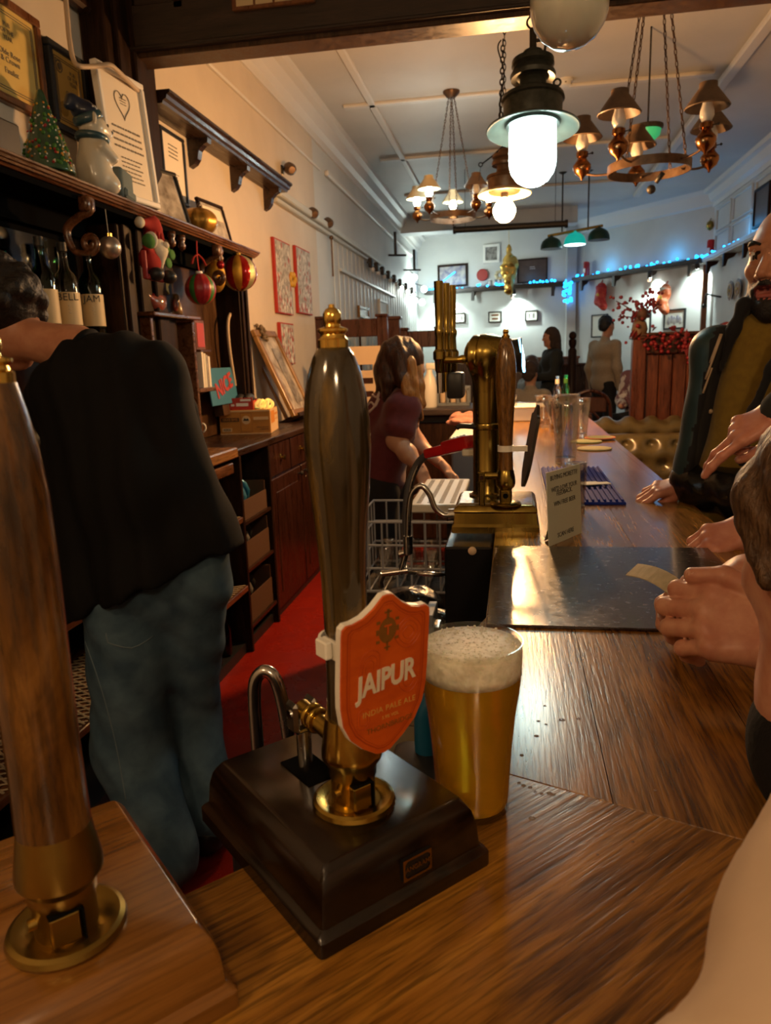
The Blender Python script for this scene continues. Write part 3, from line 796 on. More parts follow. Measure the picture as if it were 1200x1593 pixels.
# the dark lintel across the room with its post at the left wall
struct('trim_10', ['dark_wood_x', 'panel_wood'], lambda b: (b.box((0.47, 3.26, 3.12), (4.36, 0.12, 0.80)), b.box((0.47, 3.19, 2.805), (4.36, 0.03, 0.16), 0.006),
        b.box((0.47, 3.18, 2.72), (4.36, 0.035, 0.016), 0.004), b.box((0.47, 3.26, 2.706), (4.36, 0.13, 0.024), 0.004, mi=1)))
def lintel_panels(b):
    x = -1.35
    while x < 2.6:
        b.box((x, 3.19, 3.1), (0.05, 0.03, 0.5), 0.008); x += 0.62
struct('trim_11', 'dark_wood', lintel_panels)
def post(b):
    b.box((-1.645, 3.22, 1.75), (0.11, 0.42, 3.5), 0.008)
    b.box((-1.585, 3.22, 1.75), (0.03, 0.30, 3.5), 0.006)
    b.box((-1.565, 3.22, 1.75), (0.03, 0.10, 3.5), 0.006)
struct('trim_12', 'dark_wood', post)
struct('trim_13', 'dark_wood_y', lambda b: b.box((XL + 0.03, 2.2, 2.835), (0.06, 1.8, 0.075), 0.012))     # picture rail over the certificates
# right wall panelling
def rpanels(b):
    for y0, y1 in ((5.2, 6.6), (6.75, 8.1), (8.25, 9.3), (9.45, 10.2), (10.3, 10.95)):
        for z0, z1 in ((2.95, 3.22), (2.68, 2.90)) if y0 > 9 else ((2.72, 3.22),):
            c = (y0 + y1) / 2
            b.box((XR - 0.012, c, z1), (0.024, y1 - y0, 0.03), 0.006); b.box((XR - 0.012, c, z0), (0.024, y1 - y0, 0.03), 0.006)
            b.box((XR - 0.012, y0, (z0 + z1) / 2), (0.024, 0.03, z1 - z0), 0.006); b.box((XR - 0.012, y1, (z0 + z1) / 2), (0.024, 0.03, z1 - z0), 0.006)
struct('trim_14', 'panel_paint', rpanels)

# ------------------------------------------------------------------ lanterns
def chain_links(b, p, q, n, R=0.011, r=0.0025):
    p = Vector(p); q = Vector(q); d = (q - p) / n
    for i in range(n):
        c = p + d * (i + 0.5); O = orient(d) @ Matrix.Rotation(PI / 2 * (i % 2), 4, 'Z')
        pts = []
        for k in range(10):
            a = 2 * PI * k / 10
            pts.append(c + (O @ Vector((R * 0.6 * math.cos(a), 0, d.length * 0.62 * math.sin(a)))))
        b.tube(pts, r, 5, closed=True)
def lantern(label, loc, s, metal, glassm, bulb=None, brimm='enamel', glass=True, top_z=2.7, tilt=0.0):
    t = thing('pendant_lantern', label, 'lamp', loc, rot=(tilt, 0, 0))
    # origin at the brim; the glass hangs below
    P_lathe('brim', [brimm, metal], t, [(0.085 * s, 0.012 * s), (0.11 * s, 0.010 * s), (0.168 * s, -0.014 * s), (0.172 * s, -0.012 * s), (0.169 * s, -0.006 * s), (0.11 * s, 0.020 * s), (0.098 * s, 0.022 * s)], n=40)
    P_lathe('collar', metal, t, [(0.098 * s, 0.0), (0.106 * s, 0.018 * s), (0.108 * s, 0.085 * s), (0.116 * s, 0.090 * s), (0.112 * s, 0.104 * s), (0.06 * s, 0.118 * s), (0.05 * s, 0.135 * s)], n=36)
    P_lathe('chimney', metal, t, [(0.05 * s, 0.13 * s), (0.047 * s, 0.165 * s), (0.060 * s, 0.172 * s), (0.080 * s, 0.166 * s), (0.083 * s, 0.180 * s), (0.072 * s, 0.202 * s), (0.066 * s, 0.206 * s), (0.078 * s, 0.214 * s), (0.076 * s, 0.232 * s), (0.045 * s, 0.240 * s), (0.036 * s, 0.262 * s), (0.018 * s, 0.268 * s)], n=32)
    part('hanger', 'iron', t, lambda b: (b.cyl((0, 0, 0.262 * s), (0, 0, 0.34 * s), 0.013 * s), b.torus((0, 0, 0), 0.022 * s, 0.004 * s, M=Matrix.Translation((0, 0, 0.365 * s)) @ Matrix.Rotation(PI / 2, 4, 'X')),
         b.cyl((0, 0, 0.30 * s), (0.05 * s, 0, 0.30 * s), 0.007 * s), b.cyl((0.05 * s, 0, 0.33 * s), (0.04 * s, 0, 0.245 * s), 0.005 * s), b.cyl((0.05 * s, 0, 0.34 * s), (0.055 * s, 0, 0.31 * s), 0.009 * s)), angle=40)
    part('rivet', metal, t, lambda b: b.torus((0, 0, 0), 0.012 * s, 0.004 * s, M=Matrix.Translation((0.085 * s, -0.05 * s, 0.125 * s)) @ Matrix.Rotation(PI / 2, 4, 'X')), smooth=True)
    part('chain', 'iron', t, lambda b: chain_links(b, (0, 0, 0.385 * s), (0, 0, top_z - loc[2]), max(3, int((top_z - loc[2] - 0.385 * s) / 0.028))), smooth=True)
    if glass:
        P_lathe('glass', glassm, t, [(0.084 * s, 0.006 * s), (0.086 * s, -0.02 * s), (0.087 * s, -0.115 * s), (0.084 * s, -0.145 * s), (0.077 * s, -0.166 * s), (0.060 * s, -0.190 * s), (0.036 * s, -0.206 * s), (0.0, -0.213 * s)], n=40, angle=80)
    return t
l1 = V(*ONY(829, 197, 3.02))
LAN1 = lantern('grey enamel pendant lantern with a glowing cool white glass over the bar', (l1.x, l1.y, l1.z), 1.0, 'lantern_metal', 'lit_glass_cool', top_z=2.70, tilt=-0.11)
l0 = V(*ONY(888, -92, 1.82))
lantern('pendant lantern with an unlit milky globe, cut by the top of the picture', (l0.x, l0.y, l0.z), 0.97, 'lantern_metal', 'opal_glass', top_z=ZC)
l2 = V(*ONY(785, 300, 4.25))
L2 = lantern('rusty pendant lantern with a bare warm bulb hanging over the bar', (l2.x, l2.y, l2.z), 0.82, 'lantern_rust', None, brimm='enamel_warm', glass=False, top_z=ZC, tilt=-0.03)
def bulbm(b): b.lathe([(0.0, -0.150), (0.025, -0.146), (0.048, -0.128), (0.060, -0.10), (0.060, -0.08), (0.048, -0.055), (0.028, -0.036), (0.020, -0.028), (0.018, -0.012), (0.0, -0.012)], n=28)
part('bulb', 'bulb_warm', L2, bulbm, smooth=True)
part('socket', 'iron', L2, lambda b: b.lathe([(0.02, -0.03), (0.02, 0.03), (0.0, 0.03)], n=16), angle=40)
part('arm_rod', 'iron', L2, lambda b: (b.tube([(0, 0, 0.24), (-0.06, 0, 0.19), (-0.115, 0, 0.155)], 0.004), b.torus((0, 0, 0), 0.010, 0.003, M=Matrix.Translation((-0.125, 0, 0.15)) @ Matrix.Rotation(PI / 2, 4, 'X')), b.tube([(-0.125, 0, 0.14), (-0.135, 0, 0.07)], 0.0012)), angle=40)
lamp('warm_bulb_light', 'POINT', (l2.x, l2.y, l2.z - 0.17), 130, (1.0, 0.50, 0.18), 0.06)
# second chain in view, hung from the lintel beside the first lantern
cA = ONY(783, 62, 3.255); cB = ONY(779, 192, 3.255)
ch = thing('hanging_chain', 'loose iron chain dangling left of the lit lantern', 'chain', tuple(cA))
part('link_run', 'iron', ch, lambda b: chain_links(b, (0, 0, 0), tuple(cB - cA), 15, 0.012, 0.003), smooth=True)
part('wire', 'iron', ch, lambda b: b.tube(spline([(-0.008, 0, 0), (-0.02, 0, -0.03), (0.004, 0, -0.12), (-0.012, 0, -0.22), tuple(cB - cA)], 6), 0.0028), smooth=True)

# unseen fill lamps added behind the photographer: opal globes that warm the near bar
def fill_globe_lamp(label, loc, e, colr):
    t = thing('fill_globe_lamp', label, 'lamp', loc)
    P_lathe('globe', 'fill_globe_lit', t, [(0.0, -0.12)] + [(0.12 * math.sin(a), -0.12 * math.cos(a)) for a in [PI * k / 14 for k in range(1, 14)]] + [(0.03, 0.12)], n=28, angle=80)
    P_lathe('gallery', 'brass_dull', t, [(0.05, 0.10), (0.055, 0.13), (0.02, 0.15), (0.012, 0.18)], n=20)
    part('rod', 'brass_dull', t, lambda b: b.cyl((0, 0, 0.17), (0, 0, ZC - loc[2]), 0.008), angle=40)
    lamp('fill_globe_light', 'POINT', (loc[0], loc[1], loc[2] - 0.14), e, colr, 0.12)
mat('fill_globe_lit', (0.9, 0.8, 0.6), 0.4, emit=(1.0, 0.72, 0.42), estr=5.0)
fill_globe_lamp('added warm opal globe lamp, unseen fill behind the photographer', (0.55, -1.35, 2.55), 44, (1.0, 0.66, 0.36))
fill_globe_lamp('added warm opal globe lamp, unseen fill over the near left end of the bar', (-0.95, -0.75, 2.60), 24, (1.0, 0.62, 0.32))

# ------------------------------------------------------------------ chandeliers with oil-lamp arms
def oil_lamp(t, x, y, z, shade, lit, sc=1.0, rz=0.0):
    M = Matrix.Translation((x, y, z))
    p = part('oil_lamp', 'copper_lamp', t, lambda b: b.lathe([(0.0, -0.075), (0.006, -0.07), (0.010, -0.058), (0.040, -0.035), (0.052, -0.008), (0.050, 0.012), (0.030, 0.036), (0.024, 0.050), (0.034, 0.056), (0.034, 0.080), (0.022, 0.088), (0.0, 0.088)], n=20, M=M @ Matrix.Scale(sc, 4)), angle=40)
    part('lamp_chimney', 'bulb_cool' if lit else 'candle_glass', p, lambda b: b.lathe([(0.022, 0.085), (0.036, 0.115), (0.034, 0.14), (0.024, 0.17), (0.022, 0.22), (0.018, 0.22), (0.018, 0.09)], n=18, M=M @ Matrix.Scale(sc, 4)), smooth=True)
    part('lamp_shade', shade, p, lambda b: b.lathe([(0.108, 0.150), (0.112, 0.154), (0.075, 0.205), (0.045, 0.245), (0.044, 0.268), (0.036, 0.268), (0.038, 0.245), (0.070, 0.203), (0.104, 0.150)], n=24, M=M @ Matrix.Scale(sc, 4), cap=False), angle=40)
    part('wick_knob', 'iron', p, lambda b: (b.cyl((x + 0.03 * sc, y, z + 0.068 * sc), (x + 0.052 * sc, y - 0.01, z + 0.07 * sc), 0.003), b.ell((x + 0.055 * sc, y - 0.01, z + 0.07 * sc), (0.007, 0.007, 0.007))), smooth=True)
def chandelier(label, loc, sc, n, a0, lit, shades, topz, skip=()):
    t = thing('chandelier', label, 'chandelier', loc)
    R = 0.20 * sc
    part('ring', 'iron_brown', t, lambda b: b.lathe([(R, -0.022), (R + 0.006, -0.022), (R + 0.006, 0.022), (R, 0.022), (R, -0.022)], n=40, cap=False), angle=40)
    for i in range(n):
        a = a0 + 2 * PI * i / n; x = math.cos(a); y = math.sin(a)
        part('arm', 'iron_brown', t, lambda b: b.tube(spline([(x * R * 0.9, y * R * 0.9, 0), (x * (R + 0.06 * sc), y * (R + 0.06 * sc), 0.0), (x * (R + 0.14 * sc), y * (R + 0.14 * sc), 0.02)], 5), 0.006), smooth=True)
        oil_lamp(t, x * (R + 0.14 * sc), y * (R + 0.14 * sc), 0.05 * sc, shades[i % len(shades)], i in lit, sc * 0.92)
    for i in range(4):
        a = a0 + 0.5 + PI / 2 * i; x = R * math.cos(a); y = R * math.sin(a)
        part('chain', 'iron_brown', t, lambda b: chain_links(b, (x, y, 0.02), (x * 0.10, y * 0.10, topz - loc[2] - 0.03), 40, 0.010, 0.0028), smooth=True)
    P_lathe('ceiling_rose', 'iron_brown', t, [(0.0, topz - loc[2] - 0.05), (0.03, topz - loc[2] - 0.05), (0.065, topz - loc[2] - 0.015), (0.068, topz - loc[2]), (0, topz - loc[2])], n=20)
    return t
mat('iron_brown', (0.09, 0.05, 0.028), 0.4, 0.6, c2=(0.14, 0.085, 0.05), scale=30)
c1 = ONY(1010, 262, 4.25)
CH1 = chandelier('unlit wheel chandelier with five brown shaded oil lamps at the right', tuple(c1), 1.0, 5, 0.35, (), ('shade_brown',), ZC)
part('switch_box', 'iron', CH1, lambda b: (b.cyl((0.02, -0.1, -0.09), (0.05, -0.12, -0.05), 0.012), b.ell((0.0, -0.09, -0.12), (0.022, 0.022, 0.022))), smooth=True)
c2 = ONY(705, 338, 6.45)
CH2 = chandelier('smaller wheel chandelier with lit oil lamps further down the room', tuple(c2), 0.92, 5, 2.9, (0, 1, 3, 4), ('shade_pale', 'shade_pale', 'shade_brown'), ZC)
lamp('chandelier_light', 'POINT', (c2.x, c2.y, c2.z + 0.16), 7, (0.95, 1.0, 0.9), 0.2)
# green ceiling glow light, smoke detector, ceiling spots
gl = ONZ(1010, 207, 3.3)
gt = thing('ceiling_light', 'green glass ceiling light behind the right chandelier', 'lamp', (gl.x * 0.9, gl.y * 0.9, 2.62 + 0.2))
gp = ONY(1008, 203, 5.6); gt.location = gp
P_lathe('rim', 'iron', gt, [(0.085, 0.0), (0.10, 0.01), (0.10, 0.03), (0.0, 0.035)], n=28)
P_lathe('bowl', 'green_lit', gt, [(0.088, 0.005), (0.080, -0.035), (0.05, -0.06), (0.0, -0.07)], n=28, angle=80)
part('rod', 'iron', gt, lambda b: b.cyl((0, 0, 0.03), (0, 0, ZC - gp.z), 0.006), angle=40)
sd = ONZ(880, 128, ZC - 0.02)
t = thing('smoke_detector', 'white round smoke detector on the ceiling beside the lantern', 'detector', (sd.x, sd.y, ZC))
P_lathe('base', 'white_plastic', t, [(0.06, 0), (0.06, -0.018), (0.0, -0.02)], n=24)
P_lathe('cap', 'white_plastic', t, [(0.045, -0.018), (0.04, -0.042), (0.02, -0.05), (0.0, -0.05)], n=24)
for i in range(4): part('vent', 'ink_grey', t, lambda b: b.box((0.042 * math.cos(i * PI / 2), 0.042 * math.sin(i * PI / 2), -0.03), (0.012, 0.012, 0.008)))
# dark bar hung under the far ceiling and the pool-table lamp
tA = ONY(707, 358, 9.0); tB = ONY(882, 348, 9.0)
t = thing('ceiling_track', 'long dark rail hanging level below the far ceiling', 'rail', tuple((tA + tB) / 2))
d = tB - tA
part('rail', 'iron', t, lambda b: b.cyl(tuple(-d / 2), tuple(d / 2), 0.035, n=10), angle=40)
for s in (-1, 1):
    part('end_cap', 'iron', t, lambda b: b.cyl(tuple(d / 2 * s * 0.97), tuple(d / 2 * s * 1.02), 0.045, n=10), angle=40)
    part('wire', 'iron', t, lambda b: b.cyl(tuple(d * 0.4 * s), (d.x * 0.4 * s, 0, ZC - t.location.z), 0.003, n=6))
pA = ONY(858, 380, 9.5); pB = ONY(932, 366, 9.5); pm = (pA + pB) / 2
t = thing('pool_lamp', 'brass bar lamp with three green dome shades over the far tables', 'lamp', tuple(pm))
dd = pB - pA
part('bar', 'brass_dull', t, lambda b: b.cyl(tuple(-dd * 0.58 + V(0, 0, 0.10)), tuple(dd * 0.58 + V(0, 0, 0.10)), 0.016, n=10), angle=40)
for i, (f_, mm_) in enumerate(((-0.5, 'shade_dark_green'), (0.0, 'teal_lit'), (0.5, 'shade_dark_green'))):
    c = dd * f_
    sh = part('shade', mm_, t, lambda b: b.lathe([(0.128, -0.055), (0.124, -0.01), (0.105, 0.035), (0.07, 0.065), (0.02, 0.085), (0.02, 0.10), (0.0, 0.10)], c=tuple(c), n=24), angle=60)
    if f_ == 0: part('diffuser', 'led_white', sh, lambda b: b.lathe([(0.0, -0.058), (0.124, -0.058), (0.124, -0.045), (0.0, -0.045)], c=tuple(c), n=24), angle=60)
for px, py in ((876, 280), (917, 270)):
    q = ONY(px, py, 9.5)
    part('rod', 'iron', t, lambda b: (b.cyl((q.x - pm.x, 0, 0.10), (q.x - pm.x, 0, ZC - pm.z), 0.009), b.lathe([(0.05, 0), (0.02, -0.02), (0, -0.02)], c=(q.x - pm.x, 0, ZC - pm.z), n=14)), angle=40)

q = ONY(402, -8, 3.165)
t = thing('framed_picture', 'small framed colour print on the dark lintel, cut by the top of the picture', 'picture', tuple(q))
part('frame', 'frame_brown', t, lambda b: b.box((0.06, 0, 0), (0.34, 0.02, 0.10), 0.003)); part('picture', 'label_cream', t, lambda b: [b.box((-0.055 + 0.08 * k, -0.011, 0), (0.07, 0.004, 0.075)) for k in range(4)])
# ------------------------------------------------------------------ the bar
ANG = math.radians(46.0); UU = V(math.cos(ANG), math.sin(ANG), 0); NN = V(math.sin(ANG), -math.cos(ANG), 0)
C0x, C0y, BX1 = -0.040, 0.645, 0.440
MIT = math.tan(math.radians((90 + 46) / 2 - 90))
def mit_y(x): return C0y + (x - C0x) * MIT
BT = 0.045
def flat_poly(b, pts, z0, z1, bev=0.002):
    n = len(pts)
    c = V(sum(p[0] for p in pts) / n, sum(p[1] for p in pts) / n, 0)
    ins = []
    for p in pts:
        d = c - V(p[0], p[1], 0); d.normalize(); ins.append((p[0] + d.x * bev, p[1] + d.y * bev))
    v = [(p[0], p[1], z0) for p in pts] + [(p[0], p[1], z1 - bev) for p in pts] + [(p[0], p[1], z1) for p in ins]
    f = [tuple(range(n - 1, -1, -1)), tuple(range(2 * n, 3 * n))]
    for i in range(n):
        j = (i + 1) % n
        f += [(i, j, n + j, n + i), (n + i, n + j, 2 * n + j, 2 * n + i)]
    b.add(v, f)
bar = thing('bar_counter', 'long varnished wooden bar counter running away down the room', 'bar counter', (0, 0, 0))
YEND = 6.20
xs = [C0x, 0.085, 0.235, 0.352, 0.418]
for i in range(4):
    x0, x1 = xs[i] + 0.0004, xs[i + 1] - 0.0004
    part('plank', 'bar_wood_long', bar, lambda b: flat_poly(b, [(x0, mit_y(x0)), (x1, mit_y(x1)), (x1, YEND), (x0, YEND)], ZB - BT, ZB, 0.0008))
part('nosing', 'bar_wood_long', bar, lambda b: flat_poly(b, [(0.4184, mit_y(0.4184)), (BX1, mit_y(BX1)), (BX1, YEND), (0.4184, YEND)], ZB - BT, ZB, 0.006))
# corner section, boards along UU
C0 = V(C0x, C0y, 0); C1 = V(BX1, mit_y(BX1), 0)
wid = (C1 - C0).dot(NN); L2c = 1.35
fr = [0.0, 0.27, 0.60, 0.955, 1.0]
# built in a frame whose y axis runs along UU so the grain follows the boards
for i in range(4):
    a0 = C0 + (C1 - C0) * fr[i]; a1 = C0 + (C1 - C0) * fr[i + 1]
    Rz = Matrix.Rotation(-(ANG - PI / 2), 4, 'Z')
    pts = []
    for p in (a0, a1, a1 - UU * L2c, a0 - UU * L2c):
        q = Rz @ (p + UU * (-0.0006)); pts.append((q.x, q.y))
    pts = pts[::-1]
    o = part('plank' if i < 3 else 'nosing', 'bar_wood_corner', bar, lambda b: flat_poly(b, pts, ZB - BT, ZB, 0.0008 if i < 3 else 0.005))
    o.rotation_euler = (0, 0, ANG - PI / 2)
# bar front and staff-side carcass
part('front_panel', 'red_wood', bar, lambda b: b.box((0.375, 3.35, 0.50), (0.05, 5.7, 1.0)))
o = part('front_panel', 'red_wood', bar, lambda b: b.box((0, 0, 0.50), (1.3, 0.05, 1.0)))
o.location = C1 - UU * 0.66 - NN * 0.07; o.rotation_euler = (0, 0, ANG)
part('carcass', 'black_plastic', bar, lambda b: (b.box((0.15, 3.6, 0.50), (0.28, 5.0, 1.0))))
o = part('carcass', 'black_plastic', bar, lambda b: b.box((0, 0, 0.50), (1.15, 0.30, 1.0)))
o.location = C0 - UU * 0.66 + NN * 0.19; o.rotation_euler = (0, 0, ANG)
part('lower_shelf', 'bar_wood_long', bar, lambda b: flat_poly(b, [(-0.044, 1.24), (-0.115, 0.99), (-0.085, 0.90), (-0.044, 0.90)], 0.95, 0.985))
# return of the bar at the far end of the aisle
rt = thing('bar_return', 'dark topped return counter closing the far end of the serving aisle', 'counter', (0, 0, 0))
part('worktop', 'dark_wood_x', rt, lambda b: b.box((-0.86, 5.85, ZB - 0.02), (1.62, 0.72, 0.045), 0.006))
part('body', 'black_plastic', rt, lambda b: b.box((-0.86, 5.90, 0.50), (1.58, 0.60, 1.0)))
part('side_panel', 'dark_wood', rt, lambda b: b.box((-0.86, 5.585, 0.5), (1.5, 0.02, 0.9), 0.004))
# dark flap laid into the bar top
part('flap', 'bar_flap', None, lambda b: (b.box((0.1655, 1.235, ZB + 0.0025), (0.408, 0.452, 0.005), 0.0015),)).name = 'bar_flap'
fl = bpy.data.objects['bar_flap']; tag(fl, 'dark glossy worn flap panel lying across the bar top under the banknote', 'flap')

# ------------------------------------------------------------------ hand pumps
def rect_loft(b, lv, rad=0.004, mi=0):
    v = []; f = []; n = 12
    def loop(hx, hy, z, r):
        out = []
        for cx, cy, a0 in ((hx - r, hy - r, 0), (-hx + r, hy - r, PI / 2), (-hx + r, -hy + r, PI), (hx - r, -hy + r, 3 * PI / 2)):
            for k in range(3):
                a = a0 + PI / 4 * k; out.append((cx + r * math.cos(a), cy + r * math.sin(a), z))
        return out
    for hx, hy, z in lv: v += loop(hx, hy, z, rad)
    for k in range(len(lv) - 1):
        for i in range(n):
            j = (i + 1) % n; f.append((k * n + i, k * n + j, (k + 1) * n + j, (k + 1) * n + i))
    f.append(tuple(range(n - 1, -1, -1))); f.append(tuple((len(lv) - 1) * n + i for i in range(n)))
    b.add(v, f, mi)
BASE = [(0.076, 0.0985, 0.0), (0.076, 0.0985, 0.011), (0.074, 0.0965, 0.014), (0.071, 0.0935, 0.016), (0.0705, 0.093, 0.022), (0.0695, 0.092, 0.034), (0.067, 0.0895, 0.044), (0.0645, 0.087, 0.0485), (0.061, 0.0835, 0.0535), (0.0595, 0.082, 0.0545)]
def hand_pump(label, loc, base_m, handle_m, sc, prof, dy=-0.037, brass='brass', dx=-0.006):
    t = thing('beer_hand_pump', label, 'hand pump', loc, ANG)
    part('base', base_m, t, lambda b: rect_loft(b, BASE), angle=28)
    zt = 0.0545
    P_lathe('rose', brass, t, [(0.0, 0.0), (0.0305 * sc, 0.0), (0.0315 * sc, 0.0025), (0.0305 * sc, 0.0055), (0.028 * sc, 0.0068), (0.0215 * sc, 0.0055), (0.0195 * sc, 0.004), (0.0, 0.004)], c=(dx, dy, zt), n=48)
    z0 = zt + 0.004
    cl = P_lathe('collar', brass, t, [(0.0165 * sc, 0.0), (0.0165 * sc, 0.020), (0.0178 * sc, 0.022), (0.0178 * sc, 0.029), (0.0225 * sc, 0.036), (0.0225 * sc, 0.041), (0.0205 * sc, 0.054), (0.0185 * sc, 0.068), (0.0, 0.068)], c=(dx, dy, z0), n=40)
    # the forked knuckle under the collar: a lug with a dark joint line and its pin
    part('knuckle', brass, cl, lambda b: b.box((dx - 0.0035, dy - 0.0145 * sc, z0 + 0.0105), (0.0155 * sc, 0.008, 0.019), 0.0012), angle=30)
    part('joint_line', 'black_void', cl, lambda b: (b.box((dx + 0.0058 * sc, dy - 0.0152 * sc, z0 + 0.010), (0.0012, 0.0072, 0.020)), b.box((dx - 0.003, dy - 0.0156 * sc, z0 + 0.0205), (0.017 * sc, 0.006, 0.0010))))
    part('pin', 'brass_dull', cl, lambda b: b.cyl((dx - 0.0195 * sc, dy - 0.004, z0 + 0.012), (dx - 0.0145 * sc, dy - 0.004, z0 + 0.012), 0.0035, n=12), angle=40)
    hz = z0 + 0.066
    h = P_lathe('handle', handle_m, t, [(r * sc, hz + z) for r, z in prof], c=(dx, dy, 0), n=36, angle=60)
    ze = hz + prof[-1][1]
    P_lathe('finial', 'gold_bright', h, [(0.0100 * sc, ze - 0.001), (0.0102 * sc, ze + 0.005), (0.0085 * sc, ze + 0.0065), (0.0080 * sc, ze + 0.0085), (0.0100 * sc, ze + 0.0105), (0.0100 * sc, ze + 0.0120), (0.0055 * sc, ze + 0.0135), (0.0050 * sc, ze + 0.0150), (0.0062 * sc, ze + 0.0175), (0.0060 * sc, ze + 0.0215), (0.0042 * sc, ze + 0.0245), (0.0022 * sc, ze + 0.0255), (0.002 * sc, ze + 0.0275), (0.0, ze + 0.028)], c=(dx, dy, 0), n=28)
    return t, z0, hz
HP = [(0.0168, 0.0), (0.0160, 0.03), (0.0155, 0.07), (0.0160, 0.105), (0.0180, 0.140), (0.0208, 0.172), (0.0226, 0.198), (0.0224, 0.215), (0.0208, 0.233), (0.0180, 0.247), (0.0140, 0.258), (0.0105, 0.264)]
PC = V(-0.140, 0.517, ZB)
pump, pz0, phz = hand_pump('dark wood hand pump with an orange shield clip beside the pint', tuple(PC), 'corner_dark', 'handle_olive', 1.0, HP)
# rear rod, slot and fork
part('slot', 'black_void', pump, lambda b: b.box((-0.008, 0.026, 0.0546), (0.028, 0.046, 0.0008), 0.0))
rod = part('piston_rod', 'steel', pump, lambda b: b.cyl((-0.010, 0.028, 0.045), (-0.010, 0.028, 0.092), 0.0062, n=18), angle=40)
part('fork', 'steel', rod, lambda b: (b.box((-0.0185, 0.028, 0.103), (0.006, 0.017, 0.026), 0.003), b.box((-0.0015, 0.028, 0.103), (0.006, 0.017, 0.026), 0.003), b.box((-0.010, 0.028, 0.093), (0.022, 0.017, 0.008), 0.003)), angle=30)
part('fork_pin', 'chrome', rod, lambda b: b.cyl((-0.0225, 0.028, 0.106), (0.003, 0.028, 0.106), 0.0038, n=12), angle=40)
part('link', 'brass', pump, lambda b: (b.cyl((-0.010, 0.028, 0.108), (-0.010, -0.022, 0.104), 0.0075, n=16), b.torus((0, 0, 0), 0.0085, 0.0022, M=Matrix.Translation((-0.010, 0.012, 0.107)) @ Matrix.Rotation(PI / 2, 4, 'X')), b.torus((0, 0, 0), 0.0085, 0.0022, M=Matrix.Translation((-0.010, 0.004, 0.1065)) @ Matrix.Rotation(PI / 2, 4, 'X'))), angle=50)
# maker's plate on the front
pl = part('nameplate', 'black_gloss', pump, lambda b: b.prism([(-0.013, -0.0085), (0.013, -0.0085), (0.013, 0.0085), (-0.013, 0.0085)], -0.0945, -0.0920, M=Matrix.Translation((0.008, 0, 0.029))))
def plate_border(b):
    o = [(-0.0128, -0.0083), (0.0128, -0.0083), (0.0128, 0.0083), (-0.0128, 0.0083)]
    i = [(-0.0112, -0.0045), (-0.0092, -0.0066), (0.0092, -0.0066), (0.0112, -0.0045), (0.0112, 0.0045), (0.0092, 0.0066), (-0.0092, 0.0066), (-0.0112, 0.0045)]
    pr = [(0, (0, 1)), (1, (2, 3)), (2, (4, 5)), (3, (6, 7))]
    v = [(x + 0.008, -0.0951, z + 0.029) for x, z in o + i]
    f = [(0, 1, 6, 5), (1, 2, 8, 7), (2, 3, 10, 9), (3, 0, 4, 11), (0, 5, 4), (1, 7, 6), (2, 9, 8), (3, 11, 10)]
    b.add(v, f)
part('plate_border', 'brass', pl, plate_border)
text('plate_lettering', 'ANGRAM', 0.0052, 'brass', pl, (0.008, -0.0951, 0.029), bold=0.0001, depth=0.0001)
# shield clip
def shield(s=1.0, inset=0.0):
    top = [(0.0, 0.062), (0.004, 0.0615), (0.012, 0.054), (0.020, 0.049), (0.028, 0.047), (0.0335, 0.047), (0.0365, 0.0445), (0.037, 0.040), (0.037, 0.0), (0.0365, -0.014), (0.034, -0.028), (0.028, -0.040), (0.018, -0.050), (0.006, -0.0585), (0.0, -0.0595)]
    pts = [(x, z) for x, z in top] + [(-x, z) for x, z in top[1:-1][::-1]]
    return [(x * s * (1 - inset / 0.037), z * s * (1 - inset / 0.060)) for x, z in pts]
def clip_plate(t, dy, cz, dx, front, back, s=1.0, M=None):
    MM = Matrix.Translation((dx, dy, cz)) if M is None else M
    cb = part('clip_back', back, t, lambda b: b.prism(shield(s), -0.0005, 0.0045, M=MM))
    cf = part('clip_face', front, cb, lambda b: b.prism(shield(s, 0.0006), -0.0022, -0.0005, M=MM))
    return cb, cf
MC = Matrix.Translation((0.000, -0.073, 0.1665)) @ Matrix.Rotation(math.radians(6), 4, 'X')
cb, cf = clip_plate(pump, 0, 0, 0, 'orange_clip', 'clip_white', 1.0, MC)
def groove(b):
    for ins, wd in ((0.0045, 0.0009), (0.0066, 0.0004)):
        o = shield(1.0, ins); i = shield(1.0, ins + wd); n = len(o)
        v = [(x, -0.00235, z) for x, z in o] + [(x, -0.00235, z) for x, z in i]
        b.add(v, [(k, (k + 1) % n, n + (k + 1) % n, n + k) for k in range(n)], M=MC)
part('clip_groove', 'orange_groove', cf, groove)
def swirl(b):
    for cx_, cz_, rs_ in ((-0.014, 0.012, (0.004, 0.007, 0.010)), (0.020, -0.008, (0.004, 0.007)), (-0.018, -0.026, (0.004, 0.0065)), (0.018, 0.030, (0.004, 0.007, 0.0095))):
        for r_ in rs_:
            pts = [(cx_ + r_ * math.cos(a) * (1 + 0.2 * math.sin(2 * a + cx_ * 90)), -0.0023, cz_ + 1.25 * r_ * math.sin(a)) for a in [2 * PI * k / 18 for k in range(18)]]
            b.tube([MC @ Vector(p) for p in pts], 0.00016, 4, closed=True)
part('clip_swirls', 'orange_groove', cf, swirl)
text('clip_title', 'JAIPUR', 0.0225, 'clip_text', cf, (0.0005, -0.0024, -0.0005), rotz=-0.06, M=MC, depth=0.0003, sx=0.74, bold=0.00065, spacing=0.98, shear=0.10)
text('clip_style', 'INDIA PALE ALE', 0.0062, 'clip_gold', cf, (0.004, -0.0024, -0.0235), M=MC, depth=0.0001, spacing=1.05)
